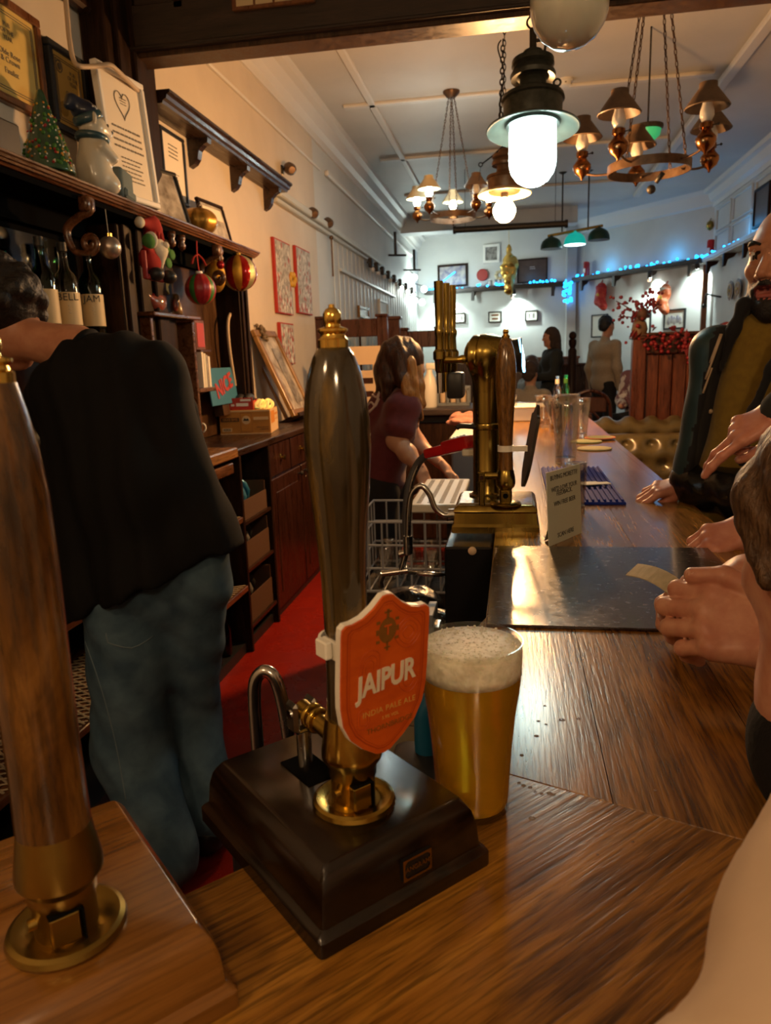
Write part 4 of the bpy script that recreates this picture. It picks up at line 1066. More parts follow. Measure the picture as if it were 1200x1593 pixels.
text('clip_strength', '5.9% VOL', 0.0036, 'clip_gold', cf, (0.005, -0.0024, -0.0305), M=MC, depth=0.0001)
text('clip_brewery', 'THORNBRIDGE', 0.0058, 'clip_olive', cf, (0.005, -0.0024, -0.0375), M=MC, depth=0.0001)
def emblem(b):
    b.lathe([(0.0, 0.0), (0.0085, 0.0), (0.0085, 0.0002), (0.0, 0.0002)], n=24, M=MC @ Matrix.Translation((0.0, -0.0024, 0.036)) @ Matrix.Diagonal((0.85, 1, 1.1, 1)) @ Matrix.Rotation(PI / 2, 4, 'X'))
    for x, z, w_, h_ in ((0, 0.048, 0.0022, 0.007), (0, 0.0495, 0.006, 0.0013), (0, 0.0245, 0.0016, 0.007), (0, 0.0235, 0.005, 0.0012), (-0.0078, 0.043, 0.003, 0.0022), (0.0078, 0.043, 0.003, 0.0022), (-0.0078, 0.029, 0.003, 0.0022), (0.0078, 0.029, 0.003, 0.0022), (-0.0085, 0.036, 0.002, 0.004), (0.0085, 0.036, 0.002, 0.004)):
        b.box((x, -0.0025, z), (w_, 0.0002, h_), M=MC)
part('clip_emblem', 'clip_olive', cf, emblem)
text('emblem_letter', 'T', 0.0105, 'orange_clip', cf, (0, -0.0028, 0.036), M=MC, depth=0.0001, bold=0.0001)
part('clip_clasp', 'clip_white', cb, lambda b: (b.box((-0.006 - 0.016, -0.050, 0.183), (0.004, 0.036, 0.014), 0.001), b.box((-0.006 + 0.016, -0.050, 0.183), (0.004, 0.036, 0.014), 0.001), b.tube([(-0.006 + 0.0195 * math.cos(a), -0.037 + 0.0195 * math.sin(a), 0.183) for a in [-0.3 + (PI + 0.6) * k / 14 for k in range(15)]], 0.002, 6, flat=3.0),
     b.box((-0.027, -0.040, 0.184), (0.006, 0.014, 0.013), 0.001)))

LPC = V(-0.285, 0.369, ZB)
HPL = [(0.0190, 0.0), (0.0185, 0.02), (0.0182, 0.05), (0.0184, 0.10), (0.0190, 0.15), (0.0186, 0.19), (0.0165, 0.215), (0.0135, 0.235), (0.0105, 0.250)]
lp, _, _ = hand_pump('brown wood hand pump with a dull brass collar at the bottom left corner', tuple(LPC), 'corner_light', 'handle_orange', 1.08, HPL, brass='brass_dull', dx=-0.003)

# ------------------------------------------------------------------ pint of ale
pc = V(-0.0345, 0.578, ZB)
pint = thing('pint_of_ale', 'full pint of golden ale with a white head beside the orange clip', 'beer', tuple(pc))
OUT = [(0.0, 0.0), (0.0300, 0.0), (0.0315, 0.0015), (0.0322, 0.010), (0.0330, 0.030), (0.0350, 0.060), (0.0378, 0.088), (0.0408, 0.108), (0.0424, 0.122), (0.0431, 0.136), (0.0434, 0.1505), (0.0430, 0.1515)]
INN = [(0.0419, 0.1515), (0.0418, 0.136), (0.0411, 0.122), (0.0395, 0.108), (0.0364, 0.088), (0.0336, 0.060), (0.0315, 0.030), (0.0302, 0.008), (0.0285, 0.0045), (0.0, 0.0040)]
P_lathe('glass', 'pint_wall', pint, OUT + INN, n=56, angle=50)
inn = lambda z: np.interp(z, [p[1] for p in INN[::-1]], [p[0] for p in INN[::-1]])
zl = [0.0043, 0.006, 0.012, 0.03, 0.045, 0.06, 0.075, 0.088, 0.098, 0.108, 0.116, 0.1235]
P_lathe('ale', 'beer', pint, [(0.0, 0.0041)] + [(inn(z) + 0.0003, z) for z in zl] + [(0.0, 0.1235)], n=56, angle=60)
def foamf(b):
    zz = [0.1236, 0.130, 0.138, 0.1455]
    b.lathe([(0.0, 0.1236)] + [(inn(z) + 0.0003, z) for z in zz] + [(0.0412, 0.1475), (0.030, 0.1485), (0.015, 0.1492), (0.0, 0.1494)], n=56)
part('head', 'foam', pint, foamf, smooth=True)
def bubbles(b):
    rnd = random.Random(3)
    for i in range(360):
        r = 0.040 * math.sqrt(rnd.random()); a = rnd.random() * 2 * PI
        if rnd.random() < 0.25 and r < 0.02: continue
        q = 0.0004 + 0.0009 * rnd.random()
        b.ell((r * math.cos(a), r * math.sin(a), 0.1484 + 0.0008 * (1 - r / 0.04)), (q, q, q * 0.8), n=6, m=4)
part('head_bubbles', 'foam', pint, bubbles, smooth=True, kind='stuff')
# spilled drops by the pint
def drops(b):
    rnd = random.Random(5)
    for px, py, s in ((812, 1175, 1), (835, 1145, 1.2), (838, 1122, 0.9), (850, 1127, 0.8), (828, 1273, 1.4), (808, 1218, .8), (815, 1222, 1.1), (825, 1225, 1), (833, 1232, .7), (843, 1235, .8), (855, 1234, 1.2), (862, 1236, .8), (875, 1120, 1.6), (900, 1118, 1.2), (848, 1098, .8), (1020, 1230, .7), (930, 1330, .6), (985, 1310, .6)):
        q = ONZ(px, py, ZB); b.ell((q.x, q.y, ZB + 0.0002), (0.0022 * s, 0.0016 * s, 0.0007), n=10, m=6)
part('spilled_drops', 'water_drop', None, drops, smooth=True, kind='stuff', label='small spilled drops of beer on the bar around the pint', cat='spill')

# ------------------------------------------------------------------ brass font with its own hand pump further along
FY = 1.60
font = thing('beer_font', 'antique brass beer font with a drum head standing at the bar edge', 'beer font', (-0.040, FY + 0.10, ZB))
part('plinth', 'brass_antique', font, lambda b: rect_loft(b, [(0.096, 0.10, -0.004), (0.096, 0.10, 0.010), (0.094, 0.098, 0.013), (0.092, 0.096, 0.016), (0.090, 0.094, 0.040), (0.092, 0.096, 0.044), (0.090, 0.094, 0.050), (0.084, 0.088, 0.056), (0.082, 0.086, 0.057)], 0.004), angle=28)
part('top_plate', 'steel', font, lambda b: b.box((-0.045, 0.0, 0.0585), (0.07, 0.15, 0.003), 0.001))
colx = ONY(757, 700, FY + 0.115).x + 0.040; cy_ = 0.015
part('column', 'brass_antique', font, lambda b: b.lathe([(0.040, 0.057), (0.040, 0.064), (0.0335, 0.067), (0.0310, 0.072), (0.0305, 0.215), (0.034, 0.217), (0.035, 0.226), (0.034, 0.229), (0.0305, 0.231), (0.0305, 0.33)], c=(colx, cy_, 0), n=36), angle=35)
hd = [cone_((colx, cy_, 0.30), (colx, cy_, 0.385), 0.0305, 0.034), cone_((colx - 0.008, cy_ - 0.004, 0.383), (colx + 0.038, cy_ + 0.004, 0.383), 0.039, 0.037, k=0.03)]
body('drum_head', ['brass_antique'], font, (hd, 0.003, 0.025))
MD = Matrix.Translation((colx - 0.020, cy_ - 0.006, 0.380)) @ Matrix.Rotation(-PI / 2, 4, 'Y') @ Matrix.Rotation(math.radians(-18), 4, 'X')
dc = part('end_disc', 'brass_antique', font, lambda b: b.lathe([(0.0, -0.012), (0.044, -0.012), (0.046, -0.008), (0.046, 0.004), (0.042, 0.008), (0.03, 0.010), (0.0, 0.011)], n=36, M=MD), angle=35)
for a in range(5): part('screw', 'brass_dull', dc, lambda b: b.ell((0.037 * math.cos(a * 1.257 + .5), 0.037 * math.sin(a * 1.257 + .5), 0.010), (0.004, 0.004, 0.003), M=MD), smooth=True)
lx = ONY(812, 560, FY + 0.115).x + 0.040
part('lens_housing', 'black_plastic', font, lambda b: b.lathe([(0.036, 0), (0.038, lx - colx - 0.050), (0.040, lx - colx - 0.046)], n=30, M=Matrix.Translation((colx + 0.046, cy_ + 0.01, 0.378)) @ Matrix.Rotation(PI / 2, 4, 'Y')), angle=40)
ML = Matrix.Translation((lx - 0.004, cy_ + 0.01, 0.378)) @ Matrix.Rotation(PI / 2 - 0.16, 4, 'Y')
ln = part('lens', 'led_white', font, lambda b: b.lathe([(0.0, 0.002), (0.034, 0.002), (0.034, 0.006), (0.02, 0.009), (0, 0.010)], n=32, M=ML), angle=40)
part('lens_ring', 'led_blue', ln, lambda b: b.torus((0, 0, 0.004), 0.036, 0.0032, n=36, M=ML), smooth=True)
part('spout_bracket', 'black_plastic', font, lambda b: (b.tube(spline([(colx - 0.02, cy_ - 0.02, 0.222), (colx - 0.055, cy_ - 0.03, 0.226), (colx - 0.065, cy_ - 0.035, 0.222)], 5), 0.006),), smooth=True)
# pipe to the three tap levers on the left
tp = part('tap_pipe', 'brass', font, lambda b: b.tube(spline([(colx - 0.03, cy_ - 0.01, 0.377), (colx - 0.06, cy_ - 0.012, 0.373), (colx - 0.098, cy_ - 0.012, 0.374)], 6), [0.008 if i > 5 else 0.010 for i in range(13)], 12), smooth=True)
for i in range(3):
    bx_ = colx - 0.103 + 0.010 * i; by_ = cy_ - 0.012 + 0.055 * i
    tl = P_lathe('tap_lever', 'brass_antique', font, [(0.008, 0.345), (0.011, 0.350), (0.012, 0.372), (0.015, 0.376), (0.015, 0.392), (0.010, 0.398), (0.009, 0.425), (0.011, 0.432), (0.0115, 0.440), (0.0085, 0.446), (0.0095, 0.475), (0.0105, 0.545), (0.0, 0.545)], c=(bx_, by_, 0), n=22)
    part('tap_nozzle', 'chrome' if i == 0 else 'brass', tl, lambda b: b.lathe([(0.006, 0.300), (0.0075, 0.30), (0.0085, 0.345), (0.0, 0.345)], c=(bx_, by_, 0), n=14), angle=40)
part('tap_bundle', 'black_plastic', font, lambda b: b.box((colx - 0.072, cy_ + 0.05, 0.315), (0.038, 0.08, 0.06), 0.006, seg=2), angle=40)

p2 = ONZ(787, 783, ZB + 0.06)
pump2 = thing('beer_hand_pump', 'oak handled hand pump with a white band in front of the brass font', 'hand pump', (p2.x, p2.y, ZB + 0.0575), 0.0)
P_lathe('rose', 'brass_antique', pump2, [(0, 0), (0.034, 0), (0.035, 0.003), (0.030, 0.007), (0.018, 0.008), (0.0, 0.008)], n=36)
P_lathe('collar', 'brass_antique', pump2, [(0.014, 0.006), (0.014, 0.034), (0.019, 0.040), (0.021, 0.046), (0.021, 0.056), (0.018, 0.075), (0.0165, 0.078), (0.0, 0.078)], n=30)
part('knuckle', 'brass_antique', pump2, lambda b: b.box((0, -0.010, 0.020), (0.022, 0.016, 0.028), 0.002), angle=30)
part('pin', 'black_void', pump2, lambda b: b.cyl((0.0, -0.0185, 0.022), (0.0, -0.012, 0.022), 0.006, n=14), angle=40)
hh = P_lathe('handle', 'handle_oak', pump2, [(0.0165, 0.076), (0.0155, 0.10), (0.0150, 0.135), (0.0160, 0.17), (0.0190, 0.215), (0.0220, 0.255), (0.0228, 0.285), (0.0215, 0.310), (0.0180, 0.333), (0.0120, 0.352), (0.0085, 0.358)], n=32, angle=60)
P_lathe('finial', 'gold_bright', hh, [(0.0085, 0.357), (0.009, 0.362), (0.006, 0.364), (0.005, 0.367), (0.0065, 0.370), (0.005, 0.375), (0.0, 0.377)], n=20)
part('band', 'clip_white', pump2, lambda b: (b.lathe([(0.0165, 0.118), (0.0175, 0.118), (0.0175, 0.131), (0.0165, 0.131)], n=28), b.box((0.024, -0.010, 0.1245), (0.045, 0.003, 0.012))), angle=40)
part('piston_rod', 'brass_antique', pump2, lambda b: (b.cyl((-0.052, 0.0, 0.0), (-0.052, 0.0, 0.055), 0.007, n=14), b.box((-0.052, 0, 0.062), (0.018, 0.018, 0.024), 0.003), b.cyl((-0.052, 0, 0.064), (-0.015, 0, 0.064), 0.008, n=14), b.cyl((-0.045, 0, 0.064), (-0.030, 0, 0.064), 0.0095, n=14)), angle=35)
part('rod_bolt', 'red_wood', pump2, lambda b: b.cyl((-0.052, -0.012, 0.062), (-0.052, -0.008, 0.062), 0.005, n=10), angle=40)
MP2 = Matrix.Translation((0.054, 0.012, 0.125)) @ Matrix.Rotation(math.radians(10), 4, 'Y') @ Matrix.Rotation(math.radians(95), 4, 'Z')
cb2, cf2 = clip_plate(pump2, 0, 0, 0, 'panel_wood', 'iron', 1.5, MP2)
cb2['label'] = 'dark pump clip seen edge-on'
# ------------------------------------------------------------------ back bar on the left
CZ = 1.035
hut = thing('back_bar_hutch', 'dark wooden back bar hutch with a moulded top shelf on the left', 'shelf unit', (0, 0, 0))
def mould(b):
    prof = [(-1.68, 2.02), (-1.47, 2.02), (-1.465, 2.026), (-1.455, 2.028), (-1.452, 2.034), (-1.445, 2.036), (-1.442, 2.043), (-1.435, 2.046), (-1.435, 2.052), (-1.44, 2.055), (-1.68, 2.055)]
    b.prism(prof, 0.7, 4.27)
part('top_shelf', 'shelf_wood', hut, mould)
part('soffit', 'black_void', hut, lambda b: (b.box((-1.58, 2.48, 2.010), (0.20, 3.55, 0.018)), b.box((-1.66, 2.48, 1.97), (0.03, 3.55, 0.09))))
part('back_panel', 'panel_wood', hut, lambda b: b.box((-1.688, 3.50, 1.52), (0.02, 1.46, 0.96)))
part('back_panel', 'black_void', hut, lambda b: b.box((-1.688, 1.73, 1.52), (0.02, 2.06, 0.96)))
part('mirror', 'mirror', hut, lambda b: b.box((-1.674, 1.75, 1.50), (0.006, 1.85, 0.80)))
part('pier', 'dark_wood', hut, lambda b: (b.box((-1.60, 2.86, 1.51), (0.16, 0.10, 0.94), 0.006), b.box((-1.515, 2.86, 1.51), (0.02, 0.05, 0.94), 0.004)))
part('end_post', 'dark_wood', hut, lambda b: (b.box((-1.61, 4.20, 1.52), (0.15, 0.09, 0.98), 0.006), b.box((-1.53, 4.235, 1.52), (0.025, 0.025, 0.98), 0.004), b.box((-1.53, 4.17, 1.52), (0.02, 0.02, 0.98), 0.004)))
def scroll(b, y, s=1.0):
    pts = []
    for k in range(22):
        a = k / 21 * 2.6 * PI; r = 0.012 + 0.020 * (1 - k / 21)
        pts.append((-1.50 + 0.03 + r * math.sin(a) * s, y - 0.03, 1.86 - r * math.cos(a) + 0.0))
    b.tube(pts, 0.008, 8, flat=1.6)
    b.tube(spline([(-1.47, y - 0.03, 1.828), (-1.53, y - 0.03, 1.84), (-1.55, y - 0.03, 1.91), (-1.50, y - 0.03, 1.95), (-1.455, y - 0.03, 1.965), (-1.45, y - 0.03, 2.0)], 6), [0.008 + 0.007 * math.sin(PI * k / 30) for k in range(31)], 8)
    b.box((-1.465, y - 0.03, 1.99), (0.04, 0.05, 0.05), 0.006)
for y in (2.55, 3.72): part('scroll_bracket', 'shelf_wood', hut, lambda b: scroll(b, y), smooth=True)
for y in (3.20, 3.30, 3.75): part('drop_finial', 'shelf_wood', hut, lambda b: b.lathe([(0.0, -0.05), (0.014, -0.04), (0.018, -0.025), (0.012, -0.012), (0.018, 0.0), (0.018, 0.02), (0, 0.02)], c=(-1.475, y, 1.985), n=12), smooth=True)
# lower cabinets
low = thing('back_bar_cabinet', 'dark back bar cabinet with open shelves, two drawers and a cupboard', 'cabinet', (0, 0, 0))
part('dark_top', 'dark_wood_y', low, lambda b: b.box((-1.485, 4.10, CZ - 0.018), (0.40, 1.75, 0.036), 0.005))
part('oak_top', 'oak', low, lambda b: b.box((-1.475, 1.95, CZ - 0.006), (0.43, 2.60, 0.048), 0.006))
part('rail', 'shelf_wood', low, lambda b: b.box((-1.30, 1.95, 0.955), (0.025, 2.6, 0.05), 0.004))
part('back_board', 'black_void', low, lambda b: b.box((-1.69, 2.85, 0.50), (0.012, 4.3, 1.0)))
for y in (3.345, 3.775): part('divider', 'dark_wood', low, lambda b: b.box((-1.49, y, 0.50), (0.40, 0.024, 1.0), 0.003))
part('plinth', 'black_plastic', low, lambda b: b.box((-1.50, 2.85, 0.03), (0.36, 4.3, 0.06)))
for z in (0.345, 0.69): part('shelf', 'shelf_wood', low, lambda b: b.box((-1.49, 2.03, z), (0.40, 2.6, 0.028), 0.003))
for z in (0.66, 0.42, 0.13): part('shelf', 'dark_wood_y', low, lambda b: b.box((-1.49, 3.56, z), (0.39, 0.40, 0.016)))
part('cupboard_box', 'cabinet_wood', low, lambda b: b.box((-1.50, 4.38, 0.52), (0.37, 1.19, 0.94)))
for y0, y1 in ((3.80, 4.18), (4.20, 4.58), (4.60, 4.95)):
    d_ = part('drawer', 'cabinet_wood', low, lambda b: (b.box((-1.308, (y0 + y1) / 2, 0.905), (0.020, y1 - y0, 0.175), 0.004),))
    part('knob', 'brass', d_, lambda b: (b.lathe([(0.006, 0), (0.006, 0.012), (0.014, 0.018), (0.014, 0.026), (0.0, 0.030)], n=14, M=Matrix.Translation((-1.298, (y0 + y1) / 2, 0.905)) @ Matrix.Rotation(PI / 2, 4, 'Y')), b.box((-1.296, (y0 + y1) / 2, 0.905), (0.004, 0.020, 0.045), 0.001)), angle=40)
for y0, y1, kk in ((3.80, 4.37, 4.32), (4.39, 4.95, 4.44)):
    d_ = part('cupboard_door', 'cabinet_wood', low, lambda b: (b.box((-1.308, (y0 + y1) / 2, 0.435), (0.020, y1 - y0, 0.74), 0.004), b.box((-1.297, (y0 + y1) / 2, 0.435), (0.006, y1 - y0 - 0.16, 0.58), 0.003)))
    part('knob', 'iron', d_, lambda b: b.lathe([(0.006, 0), (0.006, 0.014), (0.015, 0.02), (0.013, 0.03), (0.0, 0.033)], n=14, M=Matrix.Translation((-1.298, kk, 0.765)) @ Matrix.Rotation(PI / 2, 4, 'Y')), angle=40)
# lattice mats on the shelves
def lattice(b, y0, y1, z):
    w_ = 0.30; s = 0.034; k = -1.72
    n = int((y1 - y0 + w_) / s)
    for i in range(n):
        for sg in (1, -1):
            a = (-1.61, y0 + i * s - (w_ if sg < 0 else 0) * 0 , z); 
            ya = y0 + i * s; yb = ya + sg * w_ * 0.6
            if min(ya, yb) < y0 or max(ya, yb) > y1: continue
            b.tube([(-1.62, ya, z + 0.003), (-1.30, yb, z + 0.003)], 0.0045, 4, flat=0.5)
for z, lb in ((0.359, 'pale lattice shelf mat under upturned glasses, lower cabinet shelf'), (0.704, 'pale lattice shelf mat on the middle cabinet shelf')):
    part('shelf_mat', 'lattice', None, lambda b: lattice(b, 1.2, 3.32, z), label=lb, cat='mat')
# crisp boxes in the narrow bay
for z, lb, m2, h_ in ((0.669, 'cardboard box of blue and yellow crisp packets, top of the narrow bay', 'crisps', 0.10), (0.429, 'brown open box on the middle shelf of the narrow bay', 'dark', 0.13), (0.139, 'brown open box at the bottom of the narrow bay', 'dark', 0.14)):
    t = thing('snack_box', lb, 'box', (-1.475, 3.56, z), group=None)
    part('tray', 'box_card', t, lambda b: (b.box((0, 0, 0.004), (0.33, 0.36, 0.006)), b.box((0.163, 0, h_ / 2), (0.005, 0.36, h_)), b.box((-0.163, 0, h_ * 0.9), (0.005, 0.36, h_ * 1.8)), b.box((0, 0.178, h_ * 0.75), (0.32, 0.005, h_ * 1.5)), b.box((0, -0.178, h_ * 0.75), (0.32, 0.005, h_ * 1.5))))
    for i in range(5):
        yy = -0.13 + 0.065 * i
        mm = ('crisps_yellow', 'crisps_yellow', 'crisps_blue', 'crisps_blue', 'crisps_blue')[i] if m2 == 'crisps' else ('pack_dark', 'photo_mix', 'pack_dark', 'photo_dark', 'pack_dark')[i]
        part('packet', mm, t, lambda b: b.ell((0.02, yy, h_ * 0.75), (0.085, 0.026, 0.085 if m2 == 'crisps' else 0.07), n=10, m=6, M=Matrix.Rotation(0.15 * (i - 2), 4, 'X')), smooth=True)
# glasses upside down on the lower shelf
def wine_glass(b, c, s=1.0):
    b.lathe([(0.034 * s, 0.0), (0.038 * s, 0.03 * s), (0.036 * s, 0.055 * s), (0.020 * s, 0.082 * s), (0.005 * s, 0.092 * s), (0.0035 * s, 0.135 * s), (0.006 * s, 0.142 * s), (0.033 * s, 0.147 * s), (0.0, 0.149 * s)], c=c, n=16)
for i, (px, py) in enumerate(((308, 935), (320, 925), (333, 915), (338, 928))):
    q = ONX(px, py, -1.36 - 0.05 * (i % 2))
    part('wine_glass', 'glass_thin', None, lambda b: wine_glass(b, (q.x, q.y, 0.364), 0.9), smooth=True, label=ORD[i] + ' upturned wine glass from the barman on the lower lattice mat', cat='glass', group='upturned glasses on the lower shelf')
for i in range(5):
    part('beer_bottle', 'glass_bottle_green', None, lambda b: b.lathe([(0, 0), (0.029, 0), (0.03, 0.004), (0.03, 0.12), (0.022, 0.15), (0.012, 0.18), (0.012, 0.215), (0.0, 0.216)], c=(-1.36, 2.66 + 0.125 * i, 0.06), n=16), angle=40, label=ORD[i] + ' dark bottle from the barman in the bottom of the open cabinet', cat='bottle', group='bottles in the bottom of the cabinet')
for i in range(4):
    part('stacked_bowl', 'glass_thin', None, lambda b: b.lathe([(0.02, 0), (0.03, 0.004), (0.055, 0.03), (0.052, 0.03), (0.028, 0.007), (0.0, 0.006)], c=(-1.40, 3.12, 0.709 + 0.014 * i), n=18), smooth=True, label=('bottom', 'second lowest', 'second highest', 'top')[i] + ' glass dish of the stack on the middle cabinet shelf', cat='dish', group='glass dishes stacked on the shelf')

# ------------------------------------------------------------------ framed things
def frame(name, label, cat, loc, rot, w_, h_, fw, fm, pm, dep=0.02, mount=0.0, mm='mat_cream', group=None):
    t = thing(name, label, cat, loc, rot=rot, group=group)
    def fr(b):
        for c, d in (((0, 0, h_ / 2 - fw / 2), (w_, dep, fw)), ((0, 0, -h_ / 2 + fw / 2), (w_, dep, fw)), ((-w_ / 2 + fw / 2, 0, 0), (fw, dep, h_ - 2 * fw)), ((w_ / 2 - fw / 2, 0, 0), (fw, dep, h_ - 2 * fw))): b.box(c, d, min(0.004, fw * 0.2))
    part('frame', fm, t, fr)
    if mount:
        pp = part('mount', mm, t, lambda b: b.box((0, 0.002, 0), (w_ - 2 * fw, 0.006, h_ - 2 * fw)))
        pic = part('picture', pm, pp, lambda b: b.box((0, -0.0025, 0), (w_ - 2 * fw - 2 * mount, 0.004, h_ - 2 * fw - 2 * mount)))
    else:
        pic = part('picture', pm, t, lambda b: b.box((0, 0.002, 0), (w_ - 2 * fw, 0.006, h_ - 2 * fw)))
    return t, pic
def wallpic(px0, py0, px1, py1, x=XL + 0.012):
    a = ONX(px0, py0, x); c = ONX(px1, py1, x); return a, c
# two yellow certificates
def certificate(label, y0, y1, z0, z1, fm):
    w_ = y1 - y0; h_ = z1 - z0
    t, pic = frame('framed_certificate', label, 'certificate', (XL + 0.014, (y0 + y1) / 2, (z0 + z1) / 2), (0, 0, PI / 2), w_, h_, 0.028, fm, 'paper_yellow', 0.026)
    iw, ih = w_ - 0.09, h_ - 0.09
    def border(b):
        for k in (0, 0.008):
            for c, d in (((0, -0.0025, ih / 2 - k), (iw - 2 * k, 0.002, 0.0018)), ((0, -0.0025, -ih / 2 + k), (iw - 2 * k, 0.002, 0.0018)), ((-iw / 2 + k, -0.0025, 0), (0.0018, 0.002, ih - 2 * k)), ((iw / 2 - k, -0.0025, 0), (0.0018, 0.002, ih - 2 * k))): b.box(c, d)
    part('border', 'ink_grey', pic, border)
    part('seal', 'ink_gold', pic, lambda b: b.lathe([(0, 0), (0.026, 0), (0.026, 0.003), (0, 0.003)], c=(0, 0, 0), n=20, M=Matrix.Translation((-iw * 0.30, -0.001, -ih * 0.30)) @ Matrix.Rotation(PI / 2, 4, 'X')))
    part('crest', 'ink_grey', pic, lambda b: (b.torus((0, 0, 0), 0.020, 0.002, n=20, m=5, M=Matrix.Translation((-iw * 0.33, -0.002, ih * 0.36)) @ Matrix.Rotation(PI / 2, 4, 'X')), b.lathe([(0, 0), (0.012, 0), (0.012, 0.002), (0, 0.002)], n=12, M=Matrix.Translation((-iw * 0.33, -0.002, ih * 0.36)) @ Matrix.Rotation(PI / 2, 4, 'X'))))
    for z, s, tx in ((0.34, 0.020, 'PUB'), (0.255, 0.020, 'OF THE'), (0.17, 0.020, 'YEAR'), (-0.02, 0.026, 'Olde Rose'), (-0.11, 0.026, '& Crown'), (-0.25, 0.026, 'Finalist')):
        text('lettering', tx, s, 'ink_grey', pic, (0.03, -0.0025, ih * z), depth=0.0003)
    return t
def yz(px, py): q = ONX(px, py, XL + 0.02); return q.y, q.z
certificate('yellow pub award certificate in a brown wooden frame, top left', 2.27, 2.70, 2.315, 2.655, 'frame_brown')
certificate('yellow award certificate in a thin black frame beside the dark post', 2.735, 2.99, 2.31, 2.62, 'black_plastic')
# white framed heart certificate leaning against the post
hx = -1.50
y0 = ONX(178, 115, hx).y; y1 = ONX(243, 290, hx).y
ht, hp = frame('framed_certificate', 'white framed certificate with a heart drawing, standing on the hutch', 'certificate', (-1.50, 2.93, 2.31), (math.radians(-4), 0, PI / 2 - 0.12), 0.30, 0.48, 0.022, 'white_paint', 'paper_white', 0.03)
def heart(b):
    pts = []
    for k in range(26):
        a = 2 * PI * k / 26
        pts.append((0.0035 * 16 * math.sin(a) ** 3 * 0.85, -0.003, 0.125 + 0.0035 * (13 * math.cos(a) - 5 * math.cos(2 * a) - 2 * math.cos(3 * a) - math.cos(4 * a))))
    b.tube(pts, 0.0016, 5, closed=True)
part('heart_outline', 'ink_grey', hp, heart)
def scribble(b, z0, n, w_, dz, seed):
    rnd = random.Random(seed)
    for i in range(n):
        x = -w_ / 2
        while x < w_ / 2:
            l = 0.008 + 0.02 * rnd.random(); b.box((min(x + l / 2, w_ / 2), -0.003, z0 - i * dz), (l, 0.001, dz * 0.28)); x += l + 0.006
part('print_lines', 'ink_grey', hp, lambda b: (scribble(b, 0.145, 3, 0.03, 0.010, 1), scribble(b, 0.03, 4, 0.18, 0.024, 2), scribble(b, -0.08, 6, 0.12, 0.016, 4)))
# dark frames on the wall under the corbelled shelf
a, c = wallpic(237, 210, 252, 300)
t, pic = frame('framed_notice', 'narrow black framed notice half hidden behind the heart certificate', 'picture', (XL + 0.012, 3.515, 2.40), (0, 0, PI / 2), 0.11, 0.24, 0.014, 'black_plastic', 'paper_white', 0.02)
a, c = wallpic(248, 218, 284, 300)
t, pic = frame('framed_notice', 'black framed printed notice hung under the corbelled wall shelf', 'picture', (XL + 0.012, (a.y + c.y) / 2 + 0.03, (a.z + c.z) / 2 + 0.005), (0, 0, PI / 2), 0.27, 0.33, 0.018, 'black_plastic', 'paper_white', 0.02)
part('print_lines', 'ink_grey', pic, lambda b: (scribble(b, 0.10, 4, 0.10, 0.018, 7), scribble(b, -0.03, 4, 0.07, 0.012, 9)))
# corbelled wall shelf
ws = thing('wall_shelf', 'dark moulded wall shelf on corbels high on the left wall', 'shelf', (0, 0, 0))
part('board', 'dark_wood_y', ws, lambda b: b.prism([(XL, 2.600), (XL + 0.125, 2.600), (XL + 0.13, 2.612), (XL + 0.145, 2.618), (XL + 0.15, 2.634), (XL + 0.165, 2.642), (XL + 0.165, 2.655), (XL, 2.655)], 3.44, 5.36))
for y in (3.98, 4.58, 5.20):
    part('corbel', 'dark_wood_y', ws, lambda b: b.prism([(XL, 2.60), (XL + 0.115, 2.60), (XL + 0.11, 2.575), (XL + 0.085, 2.565), (XL + 0.06, 2.54), (XL + 0.05, 2.50), (XL + 0.03, 2.475), (XL, 2.46)], y, y + 0.05))
# spot lamps on the wall
for i, (px, py, lb) in enumerate(((452, 263, 'small dark spot lamp above the end of the wooden wall shelf'), (488, 332, 'small dark spot lamp on the grey wall rail, nearer one of the pair'), (512, 347, 'small dark spot lamp on the grey wall rail, further one of the pair'))):
    q = ONX(px, py, XL + 0.07)
    t = thing('spot_lamp', lb, 'lamp', tuple(q))
    part('shade', 'iron_brown', t, lambda b: b.lathe([(0.02, -0.05), (0.042, -0.045), (0.042, 0.015), (0.024, 0.05), (0.0, 0.052)], n=14, M=Matrix.Rotation(2.0, 4, 'X') @ Matrix.Rotation(0.5, 4, 'Y')), angle=40)
    part('bracket', 'iron', t, lambda b: (b.cyl((-0.065, 0, 0.0), (0.0, 0, 0.0), 0.008), b.box((-0.063, 0, 0.0), (0.012, 0.03, 0.06), 0.002)), angle=40)
    if i == 0: part('conduit', 'plaster_cream', t, lambda b: b.box((-0.062, 0, -0.13), (0.016, 0.03, 0.20), 0.003))
